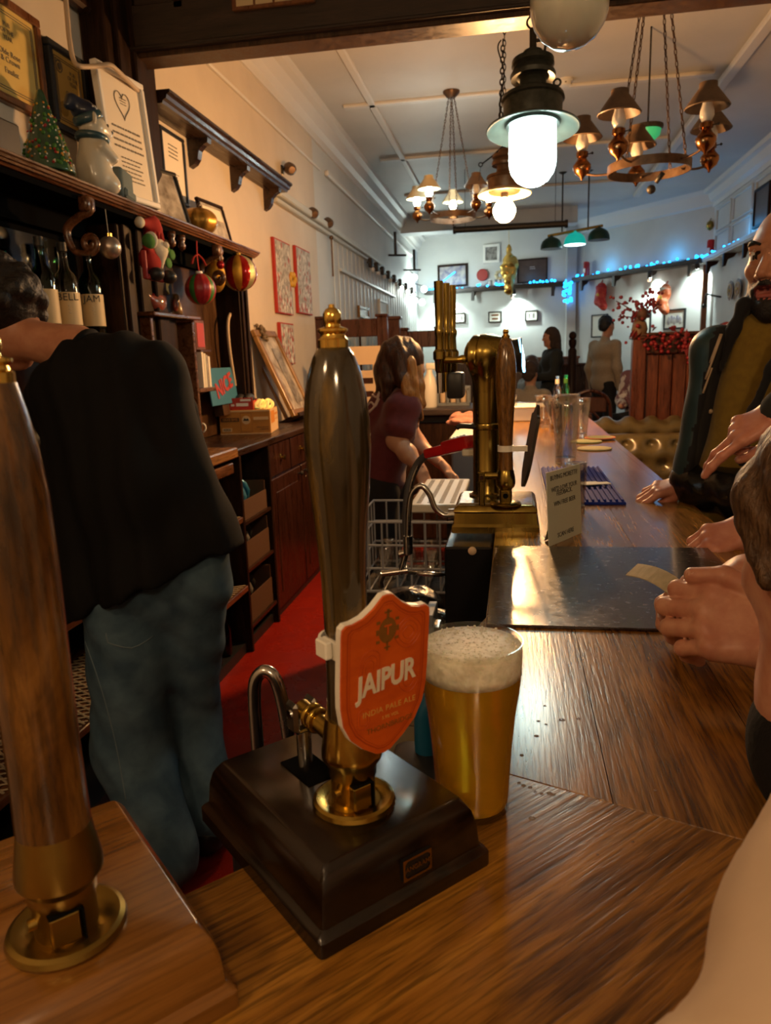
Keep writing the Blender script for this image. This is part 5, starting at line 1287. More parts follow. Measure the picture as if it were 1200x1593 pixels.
# canvases
for i, (px0, py0, px1, py1, lb) in enumerate(((423, 368, 455, 491, 'grey and white abstract canvas with red edges, left of the upper pair'), (457, 381, 485, 491, 'grey and white abstract canvas with red edges, right of the upper pair'), (433, 501, 458, 566, 'grey abstract canvas with a red edge behind the leaning wooden frame'))):
    a, c = wallpic(px0, py0, px1, py1); w_ = c.y - a.y; top = a.z; bot = c.z
    t = thing('canvas_picture', lb, 'picture', (XL + 0.012, (a.y + c.y) / 2, (top + bot) / 2), PI / 2)
    part('stretcher', 'canvas_red', t, lambda b: b.box((0, 0.0, 0), (w_, 0.022, top - bot), 0.002))
    cv = part('canvas_face', 'canvas_art', t, lambda b: b.box((0.01, -0.0115, 0.0), (w_ - 0.03, 0.002, top - bot - 0.02)))
    def blot(b):
        rnd = random.Random(20 + i)
        for k in range(34):
            x = (rnd.random() - 0.5) * (w_ - 0.06); z = -(top - bot) / 2 + 0.03 + (top - bot - 0.06) * rnd.random() ** 1.6
            r_ = 0.006 + 0.012 * rnd.random()
            b.lathe([(0, 0), (r_, 0), (r_ * 0.8, 0.001), (0, 0.001)], n=7, M=Matrix.Translation((x, -0.0125, z)) @ Matrix.Rotation(PI / 2, 4, 'X') @ Matrix.Diagonal((0.7, 1.6, 1, 1)))
    part('red_blots', 'canvas_red', cv, blot, kind='stuff')
    def blotw(b):
        rnd = random.Random(40 + i)
        for k in range(60):
            x = (rnd.random() - 0.5) * (w_ - 0.06); z = -(top - bot) / 2 + 0.02 + (top - bot - 0.05) * rnd.random() ** 1.4
            r_ = 0.004 + 0.010 * rnd.random()
            b.lathe([(0, 0), (r_, 0), (r_ * 0.8, 0.001), (0, 0.001)], n=6, M=Matrix.Translation((x, -0.0130, z)) @ Matrix.Rotation(PI / 2, 4, 'X') @ Matrix.Diagonal((0.7, 1.8, 1, 1)))
    part('white_blots', 'white_paint', cv, blotw, kind='stuff')
q = ONX(455, 435, XL + 0.03)
part('paper_flower', 'yellow_star', None, lambda b: [b.ell((q.x + 0.01 * math.cos(k), q.y + 0.035 * math.cos(k * 1.047), q.z + 0.035 * math.sin(k * 1.047)), (0.02, 0.028, 0.028), n=8, m=5) for k in range(6)], smooth=True, label='small yellow paper flower between the two red edged canvases', cat='decoration')
# cable clipped along the post
cp = [ONX(102, -5, -1.54), ONX(105, 30, -1.54), ONX(108, 60, -1.54), ONX(114, 92, -1.54), ONX(124, 103, -1.52), ONX(150, 103, -1.50), ONX(170, 101, -1.47), ONX(185, 112, -1.47), ONX(215, 142, -1.5)]
P_tube('cable', 'cable_cream', None, spline([tuple(p) for p in cp], 6), 0.009, 8, label='cream cable running down the dark post and along the frame', cat='cable')

# ------------------------------------------------------------------ things standing on the hutch
SZ = 2.055
# black box
q = ONX(15, 250, -1.55)
t = thing('speaker_box', 'plain dark box at the far left end of the hutch', 'box', (-1.56, 2.13, SZ))
part('case', 'black_plastic', t, lambda b: b.box((0, 0, 0.055), (0.14, 0.20, 0.11), 0.006)); part('grille', 'pack_dark', t, lambda b: b.box((0.071, 0, 0.055), (0.004, 0.17, 0.085)))
# painted cone tree
t = thing('christmas_tree_ornament', 'painted green cone Christmas tree ornament on the hutch', 'ornament', (-1.52, 2.405, SZ))
H_ = 0.27; R_ = 0.085
tb = part('cone', 'tree_green', t, lambda b: b.lathe([(R_ * 0.9, 0.012), (R_, 0.014), (R_ * 0.98, 0.02), (0.055, H_ * 0.42), (0.024, H_ * 0.82), (0.010, H_ - 0.006), (0.0, H_)], n=32), smooth=True)
part('foot', 'yellow_star', t, lambda b: b.box((0.02, 0.03, 0.010), (0.05, 0.035, 0.020), 0.006))
rnd = random.Random(11)
for mm, n_, s_ in (('dot_white', 50, 0.003), ('yellow_star', 46, 0.004), ('ball_red_satin', 26, 0.005), ('box_orange_bright', 16, 0.004), ('felt_white', 16, 0.005), ('felt_green', 40, 0.007)):
    def dots(b):
        for k in range(n_):
            z = 0.03 + (H_ * 0.80) * (1 - math.sqrt(rnd.random())); a = rnd.uniform(-2.6, 1.4)
            r_ = np.interp(z, [0.02, H_ * 0.42, H_ * 0.82, H_], [R_ * 0.98, 0.055, 0.024, 0.0])
            b.ell((r_ * math.cos(a), r_ * math.sin(a), z), (s_, s_, s_), n=7, m=5)
    part('painted_dots', mm, tb, dots, smooth=True, kind='stuff')
# polar bear figurine looking right
t = thing('bear_figurine', 'white polar bear figurine with a blue scarf and spotted hat on the hutch', 'figurine', (-1.50, 2.66, SZ), rot=(0, 0, math.radians(62)))
S = 1.02
bp_ = [ell_((0, 0, 0.085), (0.062, 0.062, 0.088)), ell_((0.01, 0, 0.045), (0.060, 0.060, 0.045)), ell_((0.002, 0, 0.165), (0.045, 0.048, 0.040)), ell_((0.012, 0, 0.222), (0.050, 0.048, 0.044)),
       ell_((0.050, 0, 0.212), (0.034, 0.026, 0.022)), cone_((0.01, -0.050, 0.150), (0.050, -0.050, 0.118), 0.022, 0.018), cone_((0.01, 0.050, 0.150), (0.050, 0.050, 0.118), 0.022, 0.018),
       ell_((0.045, -0.035, 0.03), (0.030, 0.026, 0.032)), ell_((0.045, 0.035, 0.03), (0.030, 0.026, 0.032)), ell_((-0.012, -0.042, 0.245), (0.008, 0.020, 0.020), k=0.006), ell_((-0.012, 0.042, 0.245), (0.008, 0.020, 0.020), k=0.006)]
bb_ = body('bear_body', ['bear_white'], t, (bp_, 0.004, 0.02))
part('nose', 'bear_navy', bb_, lambda b: b.ell((0.083, 0, 0.220), (0.008, 0.010, 0.007)), smooth=True)
part('eye', 'ink', bb_, lambda b: b.ell((0.052, -0.030, 0.232), (0.005, 0.004, 0.006)), smooth=True)
part('eye', 'ink', bb_, lambda b: b.ell((0.052, 0.030, 0.232), (0.005, 0.004, 0.006)), smooth=True)
part('hat_band', 'bear_blue', t, lambda b: b.lathe([(0.052, -0.010), (0.055, 0.0), (0.052, 0.014), (0.045, 0.02)], n=24, M=Matrix.Translation((-0.004, 0, 0.250)) @ Matrix.Rotation(-0.45, 4, 'Y')), smooth=True)
hat = body('hat', ['bear_navy'], t, ([ell_((-0.012, 0, 0.268), (0.048, 0.046, 0.030)), cone_((-0.02, 0, 0.282), (-0.062, 0.0, 0.298), 0.030, 0.018), cone_((-0.062, 0, 0.298), (-0.078, 0, 0.278), 0.018, 0.014)], 0.004, 0.02))
def hdots(b):
    rnd = random.Random(4)
    for k in range(26):
        a = rnd.uniform(0, 2 * PI); e = rnd.uniform(0.2, 1.3)
        b.ell((-0.012 + 0.050 * math.cos(a) * math.cos(e), 0.047 * math.sin(a) * math.cos(e), 0.268 + 0.032 * math.sin(e)), (0.0035, 0.0035, 0.0035), n=6, m=4)
part('hat_dots', 'dot_white', hat, hdots, smooth=True, kind='stuff')
part('scarf', ['bear_blue', 'bear_navy'], t, lambda b: (b.torus((0, 0, 0), 0.046, 0.014, n=28, m=8, M=Matrix.Translation((0.004, 0, 0.186)) @ Matrix.Rotation(0.12, 4, 'Y')),), smooth=True)
part('scarf_tail', 'bear_navy', t, lambda b: b.tube(spline([(0.046, 0.018, 0.182), (0.062, 0.022, 0.150), (0.070, 0.030, 0.10), (0.072, 0.03, 0.055)], 5), 0.013, 8, flat=0.5), smooth=True)
t = thing('ornament_stand', 'small blue grey cloth covered block behind the bear', 'ornament', (-1.50, 2.80, SZ), 0.2)
part('cloth', 'dust_blue', t, lambda b: b.box((0, 0, 0.055), (0.10, 0.14, 0.11), 0.015, seg=3), smooth=True); part('fold', 'dust_blue', t, lambda b: b.box((0.05, 0, 0.02), (0.02, 0.12, 0.035), 0.008))
# frames standing on the hutch
t, pic = frame('photo_frame', 'thin dark frame seen edge-on leaning on the hutch', 'picture', (-1.55, 3.02, SZ + 0.105), (math.radians(-16), 0, PI / 2 - 0.75), 0.16, 0.22, 0.012, 'black_plastic', 'paper_white', 0.016)
t, pic = frame('photo_frame', 'black framed photograph leaning back on the hutch left of the gold pumpkin', 'picture', (-1.56, 3.30, SZ + 0.125), (math.radians(-17), 0, PI / 2 - 0.30), 0.30, 0.255, 0.018, 'black_plastic', 'photo_mix', 0.02)
part('white_strip', 'paper_white', pic, lambda b: b.box((-0.07, -0.003, 0), (0.075, 0.002, 0.20)))
t, pic = frame('photo_frame', 'brown framed family photograph at the right end of the hutch', 'picture', (-1.58, 3.98, SZ + 0.115), (math.radians(-14), 0, PI / 2 - 0.1), 0.28, 0.23, 0.018, 'dark_wood', 'photo_mix', 0.02)
part('photo_patch', 'paper_white', pic, lambda b: b.box((0.0, -0.003, 0.05), (0.20, 0.002, 0.06)))
# gold pumpkin
t = thing('pumpkin_ornament', 'gold ribbed pumpkin ornament between the frames on the hutch', 'ornament', (-1.53, 3.64, SZ + 0.065))
def pumpkin(b):
    v = []; f = []; n, m = 48, 14
    for i in range(m + 1):
        th = PI * i / m
        for j in range(n):
            a = 2 * PI * j / n; r_ = 0.088 * math.sin(th) ** 0.9 * (1 + 0.09 * abs(math.cos(4.5 * a))) if 0 < i < m else 0.0
            v.append((r_ * math.cos(a), r_ * math.sin(a), -0.064 * math.cos(th)))
    for i in range(m):
        for j in range(n): f.append((i * n + j, i * n + (j + 1) % n, (i + 1) * n + (j + 1) % n, (i + 1) * n + j))
    b.add(v, f)
part('gourd', 'pumpkin_gold', t, pumpkin, smooth=True); part('stalk', 'panel_wood', t, lambda b: b.tube([(0, 0, 0.055), (0.005, 0, 0.075), (0.014, 0, 0.085)], [0.009, 0.007, 0.008], 8), smooth=True)
# ------------------------------------------------------------------ hanging from the hutch shelf
def hang(name, label, px, py, x, cat='bauble'):
    q = ONX(px, py, x); return thing(name, label, cat, tuple(q)), q
t, q = hang('bauble', 'silver bauble hanging from the scroll bracket', 171, 385, -1.45)
part('ball', 'ball_silver', t, lambda b: b.ell((0, 0, 0), (0.040, 0.040, 0.040), 24, 16), smooth=True)
part('cap', 'gold_bright', t, lambda b: b.lathe([(0.012, 0.036), (0.012, 0.048), (0.0, 0.049)], n=12), angle=40); part('string', 'paper_white', t, lambda b: b.tube([(0, 0, 0.047), (0, -0.005, 1.99 - q.z)], 0.0012, 5))
t, q = hang('bauble', 'red and green striped bauble on a red ribbon under the hutch', 312, 450, -1.44)
def striped(b, r_, n, mis, squash=1.0):
    m = 14
    for j in range(n):
        v = []; f = []; s = 4
        for i in range(m + 1):
            th = PI * i / m
            for k in range(s + 1):
                a = 2 * PI * (j + k / s) / n; bulge = 1 + 0.03 * math.sin(PI * k / s)
                v.append((r_ * bulge * math.sin(th) * math.cos(a), r_ * bulge * math.sin(th) * math.sin(a), -r_ * squash * math.cos(th)))
        for i in range(m):
            for k in range(s): f.append((i * (s + 1) + k, i * (s + 1) + k + 1, (i + 1) * (s + 1) + k + 1, (i + 1) * (s + 1) + k))
        b.add(v, f, mis[j % len(mis)])
part('ball', ['ball_red_satin', 'ball_green'], t, lambda b: striped(b, 0.070, 16, [0, 0, 0, 1], 1.03), smooth=True)
part('cap', 'white_paint', t, lambda b: b.lathe([(0.016, 0.066), (0.015, 0.080), (0.0, 0.082)], n=12), angle=40)
part('ribbon', 'felt_red', t, lambda b: (b.tube([(0, 0, 0.08), (-0.004, 0, 0.14), (0.0, 0, 1.99 - q.z)], 0.006, 6, flat=0.4), b.tube(spline([(0.0, 0, 0.155), (0.0, -0.05, 0.135), (0.0, -0.075, 0.105)], 4), 0.006, 6, flat=0.5), b.tube(spline([(0.0, 0, 0.155), (0.0, 0.05, 0.14), (0.0, 0.085, 0.115)], 4), 0.006, 6, flat=0.5)), smooth=True)
t, q = hang('bauble', 'large red and gold glitter striped bauble at the right end of the hutch', 372, 425, -1.46)
part('ball', ['ball_red', 'ball_gold', 'ball_red', 'ball_silverstripe'], t, lambda b: striped(b, 0.094, 12, [0, 1, 2, 3]), smooth=True)
part('cap', 'gold_bright', t, lambda b: b.lathe([(0.018, 0.09), (0.017, 0.103), (0.0, 0.106)], n=12), angle=40); part('string', 'iron', t, lambda b: b.tube([(0, 0, 0.10), (0, 0, 2.02 - q.z)], 0.0015, 5))
t, q = hang('bauble', 'tall gold bauble hanging behind the red and green one', 336, 430, -1.50)
part('ball', 'ball_gold', t, lambda b: b.ell((0, 0, 0), (0.05, 0.05, 0.08), 20, 14), smooth=True); part('cap', 'gold_bright', t, lambda b: b.lathe([(0.014, 0.076), (0.013, 0.090), (0.0, 0.092)], n=12), angle=40); part('string', 'iron', t, lambda b: b.tube([(0, 0, 0.09), (0, 0, 1.99 - q.z)], 0.0012, 5))
t, q = hang('bauble', 'small red bauble hanging in front of the large glitter bauble', 343, 412, -1.45)
part('ball', 'ball_red', t, lambda b: b.ell((0, 0, 0), (0.020, 0.020, 0.022), 14, 10), smooth=True); part('string', 'white_paint', t, lambda b: b.tube([(0, 0, 0.02), (0, 0, 2.0 - q.z)], 0.0015, 5))
# felt gnome ornament: a plain seated doll with red cap, white beard
t, q = hang('felt_doll', 'felt Christmas doll with a red hat and long white beard hanging from the hutch', 238, 380, -1.47, 'ornament')
body('hat', ['felt_red'], t, ([cone_((0, 0.01, 0.055), (0, 0.0, 0.075), 0.040, 0.036), cone_((0, 0.0, 0.075), (0, -0.075, 0.072), 0.034, 0.014)], 0.005, 0.015))
part('hat_brim', 'felt_red', t, lambda b: [b.tube([(0.034 * math.cos(a), 0.01 + 0.040 * math.sin(a), 0.045), (0.036 * math.cos(a), 0.01 + 0.043 * math.sin(a), 0.018)], 0.006, 6) for a in [PI * (k - 4) / 7 for k in range(9)]], smooth=True)
part('pompom', 'felt_white', t, lambda b: b.ell((0, -0.098, 0.070), (0.020, 0.022, 0.022), 14, 10), smooth=True)
body('beard', ['felt_white'], t, ([ell_((0.018, 0.01, -0.015), (0.028, 0.045, 0.040)), cone_((0.02, 0.012, -0.03), (0.018, 0.018, -0.088), 0.034, 0.010)], 0.005, 0.02))
part('nose', 'felt_white', t, lambda b: b.ell((0.050, 0.012, -0.005), (0.014, 0.016, 0.014), 12, 8), smooth=True)
body('coat', ['felt_red'], t, ([ell_((-0.015, 0.0, -0.06), (0.045, 0.065, 0.055)), cone_((0, -0.04, -0.03), (0.01, -0.075, -0.02), 0.02, 0.018)], 0.006, 0.02))
part('mitten', 'felt_green', t, lambda b: b.ell((0.02, -0.075, 0.0), (0.026, 0.030, 0.030), 14, 10), smooth=True)
part('cuff', 'felt_white', t, lambda b: b.ell((0.022, -0.060, 0.006), (0.030, 0.016, 0.034), 14, 10), smooth=True)
part('holly_leaf', 'felt_green', t, lambda b: [b.ell((0.02, 0.085 + 0.045 * math.cos(a), -0.035 + 0.03 * math.sin(a)), (0.008, 0.030, 0.022), 10, 7) for a in (0.3, 1.7, 3.3, 4.8)], smooth=True)
for y in (-0.055, 0.06): part('boot', 'black_plastic', t, lambda b: b.ell((0.03, y, -0.125), (0.034, 0.030, 0.028), 12, 8), smooth=True)
part('seat_bar', 'sign_red', t, lambda b: (b.box((0.0, 0, -0.135), (0.03, 0.17, 0.02), 0.004), b.box((0, -0.09, -0.09), (0.02, 0.012, 0.11), 0.003)))
part('string', 'iron', t, lambda b: b.tube([(0, 0, 0.10), (0, 0, 1.99 - q.z)], 0.0015, 5))
# small shrine-like wall cabinet with ornaments on its ledge
cx0 = ONX(231, 500, -1.55); cx1 = ONX(299, 500, -1.55)
yc = (cx0.y + cx1.y) / 2; wc = cx1.y - cx0.y; zt_ = ONX(265, 491, -1.53).z
wc_t = thing('wall_cabinet', 'narrow wooden wall cabinet with a picture inside, under the felt doll', 'cabinet', (-1.60, yc, 0))
part('ledge', 'shelf_wood', wc_t, lambda b: b.box((0.015, 0, zt_), (0.15, wc * 1.08, 0.018), 0.004))
for s in (-1, 1): part('side', 'shelf_wood', wc_t, lambda b: b.box((0.0, s * (wc / 2 - 0.012), (zt_ + CZ) / 2), (0.12, 0.022, zt_ - CZ - 0.03), 0.003))
part('inner_back', 'panel_wood', wc_t, lambda b: b.box((-0.05, 0, (zt_ + CZ) / 2), (0.01, wc - 0.04, zt_ - CZ - 0.05)))
pi_ = part('inner_picture', 'photo_dark', wc_t, lambda b: b.box((-0.040, -0.05, zt_ - 0.24), (0.008, wc * 0.42, 0.30)))
part('picture_rail', 'frame_brown', pi_, lambda b: b.box((-0.036, -0.05, zt_ - 0.075), (0.012, wc * 0.45, 0.035), 0.003))
q = (-1.575, yc - 0.08, zt_ + 0.010)
t = thing('bird_ornament', 'dark glazed bird ornament on the ledge of the small wall cabinet', 'ornament', q)
body('bird', ['ornament_mix'], t, ([ell_((0, 0, 0.045), (0.040, 0.055, 0.042)), ell_((0.0, 0.045, 0.07), (0.025, 0.03, 0.026)), cone_((0, -0.04, 0.05), (0, -0.075, 0.075), 0.016, 0.006)], 0.005, 0.02)); part('comb', 'felt_red', t, lambda b: b.ell((0, -0.01, 0.075), (0.02, 0.04, 0.016), 10, 7), smooth=True)
t = thing('figurine', 'little brown and gold figurine beside the bird ornament', 'ornament', (-1.575, yc + 0.115, zt_ + 0.010))
part('figure', 'ornament_gold', t, lambda b: b.lathe([(0.028, 0), (0.032, 0.02), (0.026, 0.05), (0.018, 0.065), (0.022, 0.08), (0.014, 0.097), (0, 0.10)], n=18), smooth=True); part('arm', 'ornament_mix', t, lambda b: b.ell((0.01, -0.03, 0.045), (0.015, 0.015, 0.03)), smooth=True)
t = thing('figurine', 'yellow star figurine leaning above the bird ornament', 'ornament', (-1.60, yc - 0.03, zt_ + 0.010))
part('block', 'frame_brown', t, lambda b: b.box((0, -0.01, 0.075), (0.03, 0.15, 0.15), 0.004)); 
star = []
for k in range(10):
    r_ = 0.05 if k % 2 == 0 else 0.022; a = PI / 2 + k * PI / 5; star.append((r_ * math.cos(a), r_ * math.sin(a)))
part('star', 'yellow_star', t, lambda b: b.prism(star, -0.008, 0.004, M=Matrix.Translation((0.03, 0.03, 0.13)) @ Matrix.Rotation(PI / 2, 4, 'Z')))
# wooden case and books right of the cabinet
a = ONX(302, 497, -1.57); c = ONX(321, 545, -1.57)
t = thing('wooden_case', 'reddish wooden case hung beside the small wall cabinet', 'case', (-1.62, (a.y + c.y) / 2, (a.z + c.z) / 2))
part('box', 'frame_brown', t, lambda b: b.box((0, 0, 0), (0.10, c.y - a.y, a.z - c.z), 0.004)); part('panel', 'sign_red', t, lambda b: b.box((0.051, 0, 0), (0.004, (c.y - a.y) * 0.7, (a.z - c.z) * 0.8), 0.001)); part('base_strip', 'shelf_wood', t, lambda b: b.box((0.01, 0, c.z - a.z + (a.z - c.z) * 0.48), (0.13, (c.y - a.y) * 1.1, 0.012), 0.002))
a = ONX(304, 548, -1.57); c = ONX(322, 602, -1.57)
for i in range(4):
    t = thing('book', ORD[i] + ' slim book from the small wall cabinet in the upright row', 'book', (-1.60, a.y + 0.018 + i * 0.026, c.z), group='slim books in the upright row')
    hh_ = (a.z - c.z) * (1.0 - 0.04 * i); mm = ('paper_white', 'paper', 'photo_mix', 'paper_white')[i]
    part('pages', 'paper', t, lambda b: b.box((0, 0, hh_ / 2), (0.11, 0.016, hh_ - 0.008))); part('cover', mm, t, lambda b: (b.box((0.057, 0, hh_ / 2), (0.003, 0.022, hh_)), b.box((0.0, 0.010, hh_ / 2), (0.115, 0.003, hh_)), b.box((0.0, -0.010, hh_ / 2), (0.115, 0.003, hh_))))
t = thing('book_ledge', 'thin wooden ledge carrying the row of slim books', 'shelf', (-1.61, (a.y + c.y) / 2, c.z - 0.012)); part('board', 'shelf_wood', t, lambda b: b.box((0, 0, 0), (0.14, (c.y - a.y) + 0.10, 0.02), 0.003)); part('bracket', 'shelf_wood', t, lambda b: b.prism([(-0.06, -0.01), (0.05, -0.01), (-0.06, -0.08)], -0.01, 0.01))
pts = [ONX(362, 482, -1.6), ONX(355, 500, -1.6), ONX(357, 540, -1.6), ONX(366, 600, -1.6)]
P_tube('cord', 'cable_cream', None, spline([tuple(p) for p in pts], 6), 0.010, 8, label='pale cord hanging down behind the large glitter bauble', cat='cord')

# ------------------------------------------------------------------ inverted and standing spirit bottles in the mirror bay
def bottle(label, y, m, lab, tx, x=-1.60, h=0.30, z=None):
    t = thing('spirit_bottle', label, 'bottle', (x, y, z))
    part('glass', m, t, lambda b: b.lathe([(0, 0), (0.040, 0), (0.043, 0.006), (0.043, h * 0.60), (0.038, h * 0.70), (0.018, h * 0.80), (0.015, h * 0.95), (0.017, h), (0, h)], n=24), angle=40)
    lb = part('label', 'label_cream', t, lambda b: b.lathe([(0.0434, h * 0.14), (0.0440, h * 0.14), (0.0440, h * 0.52), (0.0434, h * 0.52)], n=32), angle=40)
    if tx: text('lettering', tx, 0.036, 'ink', lb, (0, 0, 0), M=Matrix.Translation((0.0447 * math.cos(-1.0), 0.0447 * math.sin(-1.0), h * 0.46)) @ Matrix.Rotation(PI / 2 - 1.0, 4, 'Z'), depth=0.0005)
    part('stopper', 'iron', t, lambda b: b.lathe([(0.017, h), (0.017, h + 0.03), (0.0, h + 0.032)], n=14), angle=40)
    part('print_lines', 'ink_grey', lb, lambda b: [b.box((0.0447 * math.cos(-0.9 + 0.02 * k), 0.0447 * math.sin(-0.9), h * 0.36 - 0.012 * k), (0.001, 0.02, 0.002)) for k in range(3)])
sb = thing('bottle_shelf', 'dark shelf behind the barman carrying the spirit bottles', 'shelf', (-1.62, 2.0, 1.545))
part('board', 'dark_wood_y', sb, lambda b: b.box((0, 0, -0.012), (0.12, 1.55, 0.022), 0.003)); part('lip', 'dark_wood_y', sb, lambda b: b.box((0.06, 0, 0.002), (0.008, 1.55, 0.03), 0.002))
bottle('clear whisky bottle with a cream label reading BE, behind the barman', 2.555, 'glass_clear_bottle', None, 'BELL', z=1.546)
bottle('green whiskey bottle with a cream label reading JAM, behind the barman', 2.715, 'glass_bottle_green', None, 'JAM', z=1.546, h=0.31)
bottle('dark spirit bottle hidden behind the barman\'s hair', 2.42, 'glass_bottle_green', None, None, z=1.546)

# ------------------------------------------------------------------ on the back counter
# orange carton
B0 = ONZ(422, 674, CZ); th = math.radians(10)
fd = V(math.cos(th), math.sin(th), 0)
ct = thing('snack_carton', 'large orange snack carton on the back counter', 'carton', tuple(B0 - fd * 0.145 + V(-fd.y, fd.x, 0) * 0.15), th)
part('box', ['box_orange'], ct, lambda b: b.box((0, 0, 0.068), (0.29, 0.30, 0.136), 0.002))
bx_ = bpy.data.objects[ct.children[0].name]
part('end_face', 'box_end', bx_, lambda b: b.box((0.1455, 0, 0.068), (0.002, 0.296, 0.132))); part('end_print', 'box_orange_bright', bx_, lambda b: (b.box((0.147, -0.06, 0.09), (0.001, 0.14, 0.07)), b.box((0.147, 0.08, 0.10), (0.001, 0.10, 0.012)), b.box((0.147, 0.08, 0.07), (0.001, 0.10, 0.005))))
part('lid_edge', 'box_end', bx_, lambda b: (b.box((0, -0.1505, 0.131), (0.29, 0.001, 0.008)), b.box((0, -0.1505, 0.003), (0.29, 0.001, 0.005))))
part('title_band', 'box_brown', bx_, lambda b: b.box((-0.085, -0.1508, 0.083), (0.105, 0.001, 0.022)))
text('title', 'GRAB BAG', 0.018, 'box_orange', bx_, (-0.085, -0.1515, 0.083), depth=0.0002, bold=0.0003)
part('number_patch', 'box_end', bx_, lambda b: b.box((-0.105, -0.1508, 0.026), (0.055, 0.001, 0.020)))
text('number', '42826', 0.017, 'ink', bx_, (-0.105, -0.1515, 0.026), depth=0.0002, bold=0.0003)
part('logo_panel', 'frame_brown', bx_, lambda b: (b.box((0.007, -0.1506, 0.066), (0.064, 0.0006, 0.11)),)); part('logo_field', 'box_orange', bx_, lambda b: b.box((0.007, -0.1510, 0.066), (0.060, 0.0006, 0.106)))
part('logo_disc', 'box_end', bx_, lambda b: b.lathe([(0, 0), (0.024, 0), (0.024, 0.0008), (0, 0.0008)], n=24, M=Matrix.Translation((0.007, -0.1512, 0.080)) @ Matrix.Rotation(PI / 2, 4, 'X'))); part('logo_hill', 'pack_dark', bx_, lambda b: b.prism([(-0.018, -0.004), (0.018, -0.004), (0.010, 0.010), (0.0, 0.004), (-0.008, 0.012)], -0.001, 0, M=Matrix.Translation((0.007, -0.1520, 0.080))))
part('ribbon_print', 'box_end', bx_, lambda b: b.box((0.092, -0.1508, 0.088), (0.085, 0.001, 0.016))); part('small_print', 'frame_brown', bx_, lambda b: (b.box((0.10, -0.1508, 0.038), (0.07, 0.001, 0.004)), b.box((0.11, -0.1508, 0.026), (0.05, 0.001, 0.004))))
# red snack pack lying on the carton
M0 = ct.location
rp = thing('snack_pack', 'red open snack pack lying on top of the orange carton', 'snack pack', (M0.x - 0.075, M0.y - 0.03, M0.z + 0.1365), th - 0.03)
part('tray', 'pack_red', rp, lambda b: (b.box((0, -0.11, 0.035), (0.26, 0.006, 0.066)), b.box((0, 0, 0.004), (0.26, 0.22, 0.006)), b.prism([(-0.13, 0.0), (0.13, 0.0), (0.13, 0.04), (0.05, 0.085), (-0.05, 0.085), (-0.13, 0.04)], 0.105, 0.11), b.box((0.13, 0, 0.025), (0.006, 0.22, 0.05))))
part('contents', 'pack_dark', rp, lambda b: [b.ell((-0.09 + 0.045 * k, 0.0, 0.055), (0.03, 0.09, 0.035), 10, 6) for k in range(5)], smooth=True)
part('badge', 'white_paint', rp, lambda b: b.lathe([(0, 0), (0.030, 0), (0.030, 0.001), (0, 0.001)], n=24, M=Matrix.Translation((-0.065, -0.1138, 0.035)) @ Matrix.Rotation(PI / 2, 4, 'X'))); part('badge_ring', 'pack_dark', rp, lambda b: (b.torus((0, 0, 0), 0.023, 0.005, n=24, m=5, M=Matrix.Translation((-0.065, -0.1148, 0.035)) @ Matrix.Rotation(PI / 2, 4, 'X')),))
text('badge_letters', 'JAC', 0.016, 'pack_dark', rp, (-0.065, -0.1155, 0.035), depth=0.0003, bold=0.0004)
part('pack_print', 'white_paint', rp, lambda b: (b.box((0.07, -0.1138, 0.030), (0.07, 0.001, 0.018)), b.box((0.015, -0.1138, 0.028), (0.02, 0.001, 0.012)), b.box((0.09, -0.1138, 0.055), (0.06, 0.001, 0.012))))
# gold light bow
q = M0 + V(0.115, -0.05, 0.137)
t = thing('gift_bow', 'glowing gold bow on the corner of the orange carton', 'decoration', tuple(q))
part('loops', 'bow_light', t, lambda b: [b.torus((0, 0, 0), 0.022, 0.008, n=12, m=6, M=Matrix.Translation((0.030 * math.cos(k * 0.9), 0.03 * math.sin(k * 0.9), 0.022 + 0.008 * (k % 2))) @ Matrix.Rotation(k * 0.9, 4, 'Z') @ Matrix.Rotation(1.2, 4, 'X')) for k in range(7)], smooth=True); part('tail', 'felt_green', t, lambda b: b.tube([(-0.02, -0.02, 0.004), (-0.08, -0.05, 0.003)], 0.008, 6, flat=0.3))
# blue sign
a = ONX(323, 576, -1.60); c = ONX(369, 612, -1.60)
t = thing('tin_sign', 'small blue sign with red lettering leaning behind the snack pack', 'sign', (-1.60, (a.y + c.y) / 2, (a.z + c.z) / 2 - 0.02), rot=(math.radians(-6), 0, PI / 2))
part('plate', 'sign_blue', t, lambda b: b.box((0, 0, 0), (c.y - a.y, 0.008, a.z - c.z + 0.06), 0.002)); text('lettering', 'NICE', 0.115, 'sign_red', t, (0.0, -0.006, 0.0), rotz=-0.25, depth=0.001, bold=0.004)
part('stand', 'panel_wood', t, lambda b: b.box((0, 0.03, -(a.z - c.z) / 2 - 0.06), (0.10, 0.05, 0.06)))
# tub with limes, mug, card reader
q = ONZ(322, 680, CZ)
t = thing('fruit_tub', 'frosted plastic tub with lime wedges left of the orange carton', 'tub', (-1.585, 3.40, CZ))
part('tub', 'frosted_tub', t, lambda b: b.lathe([(0, 0), (0.045, 0), (0.055, 0.12), (0.052, 0.12), (0.042, 0.006), (0, 0.006)], n=24), angle=40)
for i in range(5): part('lime_wedge', 'lime', t, lambda b: b.ell((0.025 * math.cos(i * 1.25), 0.025 * math.sin(i * 1.25), 0.118 + 0.01 * (i % 2)), (0.024, 0.016, 0.016), 10, 7), smooth=True)
part('bag', 'white_plastic', t, lambda b: b.ell((0.0, 0.0, 0.165), (0.05, 0.05, 0.035), 12, 8), smooth=True)
q = ONZ(305, 678, CZ + 0.018)
t = thing('mug', 'white mug with a handle on the oak worktop', 'mug', (q.x, q.y, CZ + 0.018), 0.25)
